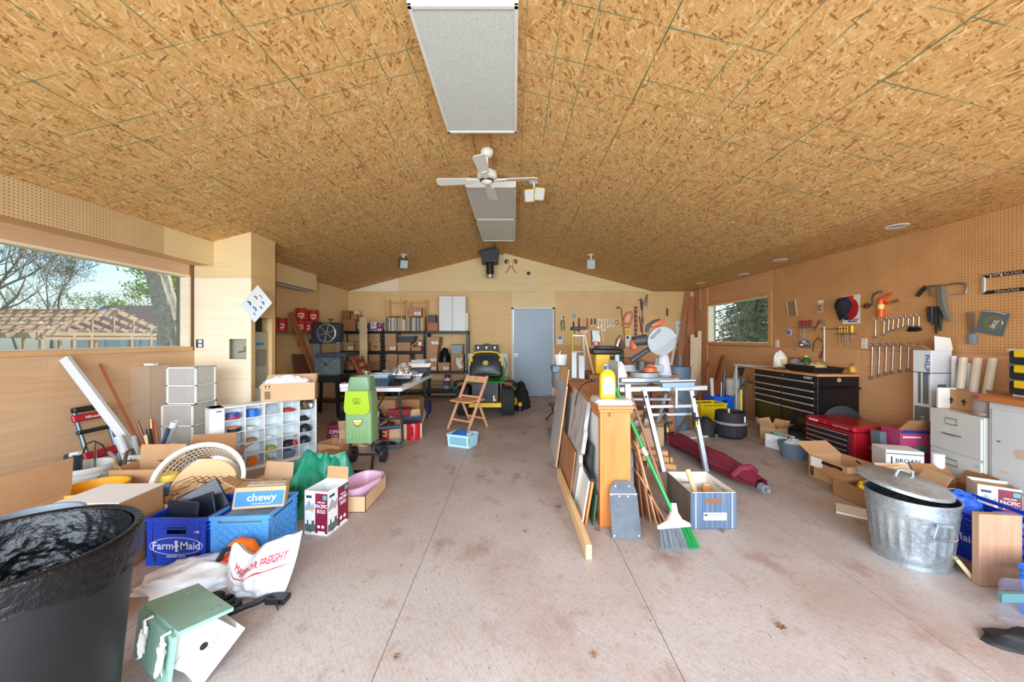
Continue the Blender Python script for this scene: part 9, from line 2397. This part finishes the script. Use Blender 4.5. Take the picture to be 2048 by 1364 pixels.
plank('wood_board','pale board lying on edge between the metal can and the upright board',(2.715,2.33,0.05),(2.51,2.03,0.05),0.1,0.02,wood('tan_plank'  ,(176,128,84),(200,152,104),(3,30,30)) if False else PALE,(-0.5,0.35,0.9))
t=thing('zip_bag','clear printed plastic bag on the floor at the right picture edge','bag',(2.30,1.72,0));b=B();b.grid(lambda u,v_:V((-0.02+0.3*u,0.03*math.sin(u*5)+0.02*nz((u,v_,0),4),0.19*v_)),16,12);b.build('film',film('bag_film',(150,160,176),0.3),t);B().bb(0.0,0.26,0.0,0.02,0.09,0.13).build('label_band',mat('disc_teal',(84,120,118),0.4),t,smooth=False)
lump('work_glove','black and tan work glove on the floor at the right picture edge','glove',(2.27,1.57,0),(0.19,0.075,0.06),mat('glove_black',(26,26,28),0.7,var=0.4,vs=18),191,R(-14),0.25,2);o=B().box((0,0,0.006),(0.28,0.2,0.012),0.002).build('white_sheet',mat('sheet_white',(228,228,222),0.4));o.location=fl(1712,1030)+V((0.05,0.02,0));o.rotation_euler=(0,0,R(-40));tag(o,'small white panel lying flat on the floor left of the metal can','panel')
# ---- floor things between the saw stand and the tool cabinet
t=bucket('basin','slate blue basin on the floor before the red chest',(3.14,4.1,0),0.11,0.14,0.17,mat('basin_slate',(98,116,134),0.45),bail=False,ribs=False,cat='basin');lump('cloth','pale cloth stuffed in the slate blue basin','cloth',(3.14,4.1,0.1),(0.11,0.1,0.1),mat('cloth_pale',(190,202,214),0.7),195,0,0.3,3)
t=closedbox('white and black appliance box beside the slate basin',(3.24,4.45,0),R(20),0.2,0.22,0.16,WC,tape=False);B().bb(-0.03,0.03,-0.111,0.111,0.001,0.1605).build('black_band',INK(),t,smooth=False);plank('ruler','teal strip lying across the white and black box',(3.2,4.5,0.18),(3.42,4.2,0.12),0.04,0.012,mat('teal_strip',(90,180,170),0.4),(1,1,0),'strip')
carton('ragged brown carton open in front of the black tool cabinet',(3.46,4.86,0),R(24),0.26,0.2,0.16,(50,20,30,40),CARD())
t=thing('bucket_bag','black bucket tool bag with a grey band on the floor','tool bag',(2.94,4.96,0));BKC=mat('bag_black',(30,30,36),0.75)
B().lathe([(0.001,0),(0.15,0),(0.165,0.03),(0.185,0.17),(0.19,0.20),(0.185,0.34),(0.175,0.35),(0.165,0.2),(0.14,0.05),(0.001,0.05)],40).build('body',BKC,t);B().lathe([(0.188,0.185),(0.196,0.19),(0.197,0.215),(0.19,0.22)],40).build('grey_band',mat('band_mauve',(150,134,134),0.7),t)
for k in range(9):a=PI+PI*(k+0.5)/9;b=B();b.X=MX.Rotation(a,4,'Z');b.box((0.178,0,0.10),(0.03,0.085,0.14),0.012);b.build('pocket',BKC,t)
b=B();b.X=MX.Rotation(R(-60),4,'Z');b.box((0.19,0,0.27),(0.004,0.03,0.08),0.001);b.build('white_mark',PAPER(),t);lump('leather_pouch','slumped black pouch beside the bucket tool bag','pouch',(2.66,5.06,0),(0.13,0.13,0.24),BKC,201,0,0.2,2)
rod('wooden_stick','wooden tool handle poking out of the bucket tool bag',(2.92,4.95,0.1),(2.90,4.93,0.39),0.014,PINE(),'handle',hollow=False)
crate('milk_crate','bright yellow lattice crate under the small window',(3.2,6.04,0),R(8),0.46,0.32,0.285,mat('crate_yellow',(240,208,20),0.4));bl=(3.62,6.45,0);crate('milk_crate','blue crate of pipe and rod offcuts near the window corner',bl,R(0),0.34,0.32,0.33,mat('crate_bright',(20,104,226),0.35),'solid')
for k,(dx,dy,px,py,r_,m,lab) in enumerate(((-0.1,0,1423,756,0.03,PVC,'white channel standing in the blue offcut crate'),(-0.04,0.02,1430,760,0.014,RDH,'red rod standing in the blue offcut crate'),(0.05,0,1450,742,0.022,mat('tube_grey',(104,118,130),0.35,0.6),'grey tube standing in the blue offcut crate'),(0.0,-0.05,1443,764,0.014,ALU(),'aluminium rod in the blue offcut crate'),(0.1,0.03,1497,752,0.016,mat('stud_grey',(136,138,140),0.4,0.6),'long steel bar slanting right from the offcut crate'))):rod('rod_offcut',lab,V(bl)+V((dx,dy,0.02)),pt(px,py,6.4),r_,m,'rod',hollow=False,group='offcuts in the blue crate')
bucket('bucket','tall white pail stack beside the black tool cabinet',(4.02,6.62,0),0.14,0.165,0.6,WBm,bail=False);t=thing('splitting_maul','yellow handled maul with a black neck standing by the tool cabinet','maul',(3.62,5.82,0));B().tube([(0,0,0.0),(0,0,0.52)],0.018,8).build('handle',JY,t);B().tube([(0,0,0.5),(0,0,0.74)],0.017,8).build('grip',BLACK(),t);B().prism([(-0.012,0),(0.012,0),(0.05,0.13),(-0.05,0.13)],0.04,FM((0,0.02,0.74),(1,0,0),(0,0,1))).build('head',BLKM(),t)
t=thing('side_table','small white table beyond the black tool cabinet','table',(4.02,6.0,0));part(t,'top',WHITE(),3.82,4.22,5.72,6.35,0.87,0.895)
for y in (5.75,6.3):part(t,'leg',WHITE(),3.83,3.86,y,y+0.03,0,0.87);part(t,'leg',WHITE(),4.18,4.21,y,y+0.03,0,0.87)
closedbox('tall brown carton under the small white table',(4.0,5.98,0),0,0.26,0.3,0.6,CARD2());o=B().box((0,0,0.012),(0.5,0.3,0.024),0.002).build('flat_sheet',mat('panel_pale',(206,202,192),0.5));o.location=(2.5,5.05,0.001);o.rotation_euler=(0,0,R(20));tag(o,'pale flat panel lying behind the saw stand','panel')
for k,(x,y,rz,lab,m) in enumerate(((1.75,4.95,12,'flattened carton lying under the saw stand',CARD3()),(2.2,5.9,-20,'flattened pale carton on the floor under the window side',mat('sheet_white',(228,228,222),0.4)),(1.6,5.9,30,'flattened brown carton on the floor behind the workbench',CARD()))):o=B().box((0,0,0.004),(0.6,0.45,0.008),0.001).build('flattened_carton',m);o.location=(x,y,0.001);o.rotation_euler=(0,0,R(rz));tag(o,lab,'cardboard')
# ---- leaves and crumbs on the floor
LF2=mat('dry_leaf',(126,84,48),0.8)
for k,(px,py,s,lab) in enumerate(((1117,1014,0.03,'dry brown oak leaf on the floor by the pine stud'),(1195,1060,0.03,'small brown leaf at the foot of the cabinet'),(1050,1064,0.018,'curled leaf scrap in the middle of the floor'),(1445,1063,0.025,'dry leaf below the file box'),(1563,1256,0.028,'crumbled clod of dirt on the floor at the lower right'),(792,1316,0.02,'leaf scrap near the bottom of the floor'),(1187,1312,0.018,'tiny tan crumb near the bottom middle'))):
 rl=random.Random(k+50);o=B();o.add([V((s*math.cos(a)*(0.45+0.6*(i%2))*rl.uniform(0.7,1.1),s*math.sin(a)*(0.45+0.6*(i%2))*rl.uniform(0.7,1.1),0.003+0.008*rl.random())) for i,a in enumerate([2*PI*j/14 for j in range(14)])]+[V((0,0,0.006))],[(i,(i+1)%14,14) for i in range(14)]);o=o.build('dry_leaf',LF2,None,smooth=False);o.location=fl(px,py);tag(o,lab,'leaf')

# ================================================================ SMALL CLUTTER BEHIND THE SAW
for k,(px,w_,z1,lab) in enumerate(((1148,0.06,1.17,'left grey metal strip standing on the far end of the cabinet'),(1163,0.07,1.13,'right grey metal strip standing on the far end of the cabinet'))):
 x=(px-CX)/F*4.3;plank('metal_strip',lab,(x,4.3,KZ+0.001),(x+0.01,4.36,z1),w_,0.02,mat('stud_grey',(136,138,140),0.4,0.6),(1,0,0),'metal strip')
t=thing('hub_cap','shiny dished metal cover lying on the far end of the cabinet','cover',(0.70,4.12,KZ+0.001));B().lathe([(0.001,0.03),(0.05,0.028),(0.08,0.012),(0.095,0.0),(0.085,0.0)],28).build('dish',CHROME(),t)
lidtub('storage_box','low white plastic box at the back of the workbench',(1.42,5.38,WBZ+0.001),0.3,0.16,0.14,WHITE(),mat('lid_grey',(70,74,80),0.5))
for k,(x,r_,h_,col,lab) in enumerate(((1.86,0.06,0.15,(176,60,44),'red tin on the workbench behind the saw'),(2.0,0.05,0.2,(206,200,188),'tall pale bottle on the workbench behind the saw'),(1.5,0.055,0.13,(70,96,140),'blue tin on the workbench behind the saw'))):
 t=thing('tin_can',lab,'tin',(x,5.0+0.06*k,WBZ+0.001));B().lathe([(0.001,0),(r_,0),(r_,h_-0.01),(r_*0.94,h_),(0.001,h_)],20).build('can',mat('tin_%d'%k,col,0.4),t);B().lathe([(r_+0.001,h_*0.25),(r_+0.001,h_*0.7)],20).build('label_band',PAPER(),t)
t=thing('blister_pack','yellow and white card pack hanging under the orange cord reel','pack',bw_(1255,675,0.002));decal(t,'card',WFB(V((0,0,0))),0.16,0.42,PAPER(),0.003);decal(t,'yellow_top',WFB(V((0,-0.003,0.12))),0.14,0.14,JY,0.002);decal(t,'dark_mark',WFB(V((0,-0.004,0.0))),0.05,0.06,INK(),0.002)
t=carton('open pale carton of offcuts under the mitre saw',(1.62,4.62,0),R(14),0.42,0.3,0.24,(60,20,45,50),CARD3());lump('paper_heap','crumpled white paper in the carton under the mitre saw','paper',(1.62,4.62,0.1),(0.17,0.12,0.2),PAPER(),211,0,0.4,3)
t=thing('pull_cord','thin white pull cord hanging in the back right corner','cord',(4.14,8.1,ZE));B().tube([(0,0,0),(0,0,-0.45)],0.003,5).build('cord',WHITE(),t);B().sphere((0,0,-0.46),0.012).build('bead',WHITE(),t)
rod('rolled_paper','white paper roll leaning on the right wall by the dark slabs',(4.0,6.75,0),(4.18,6.85,0.8),0.03,PAPER(),'roll')
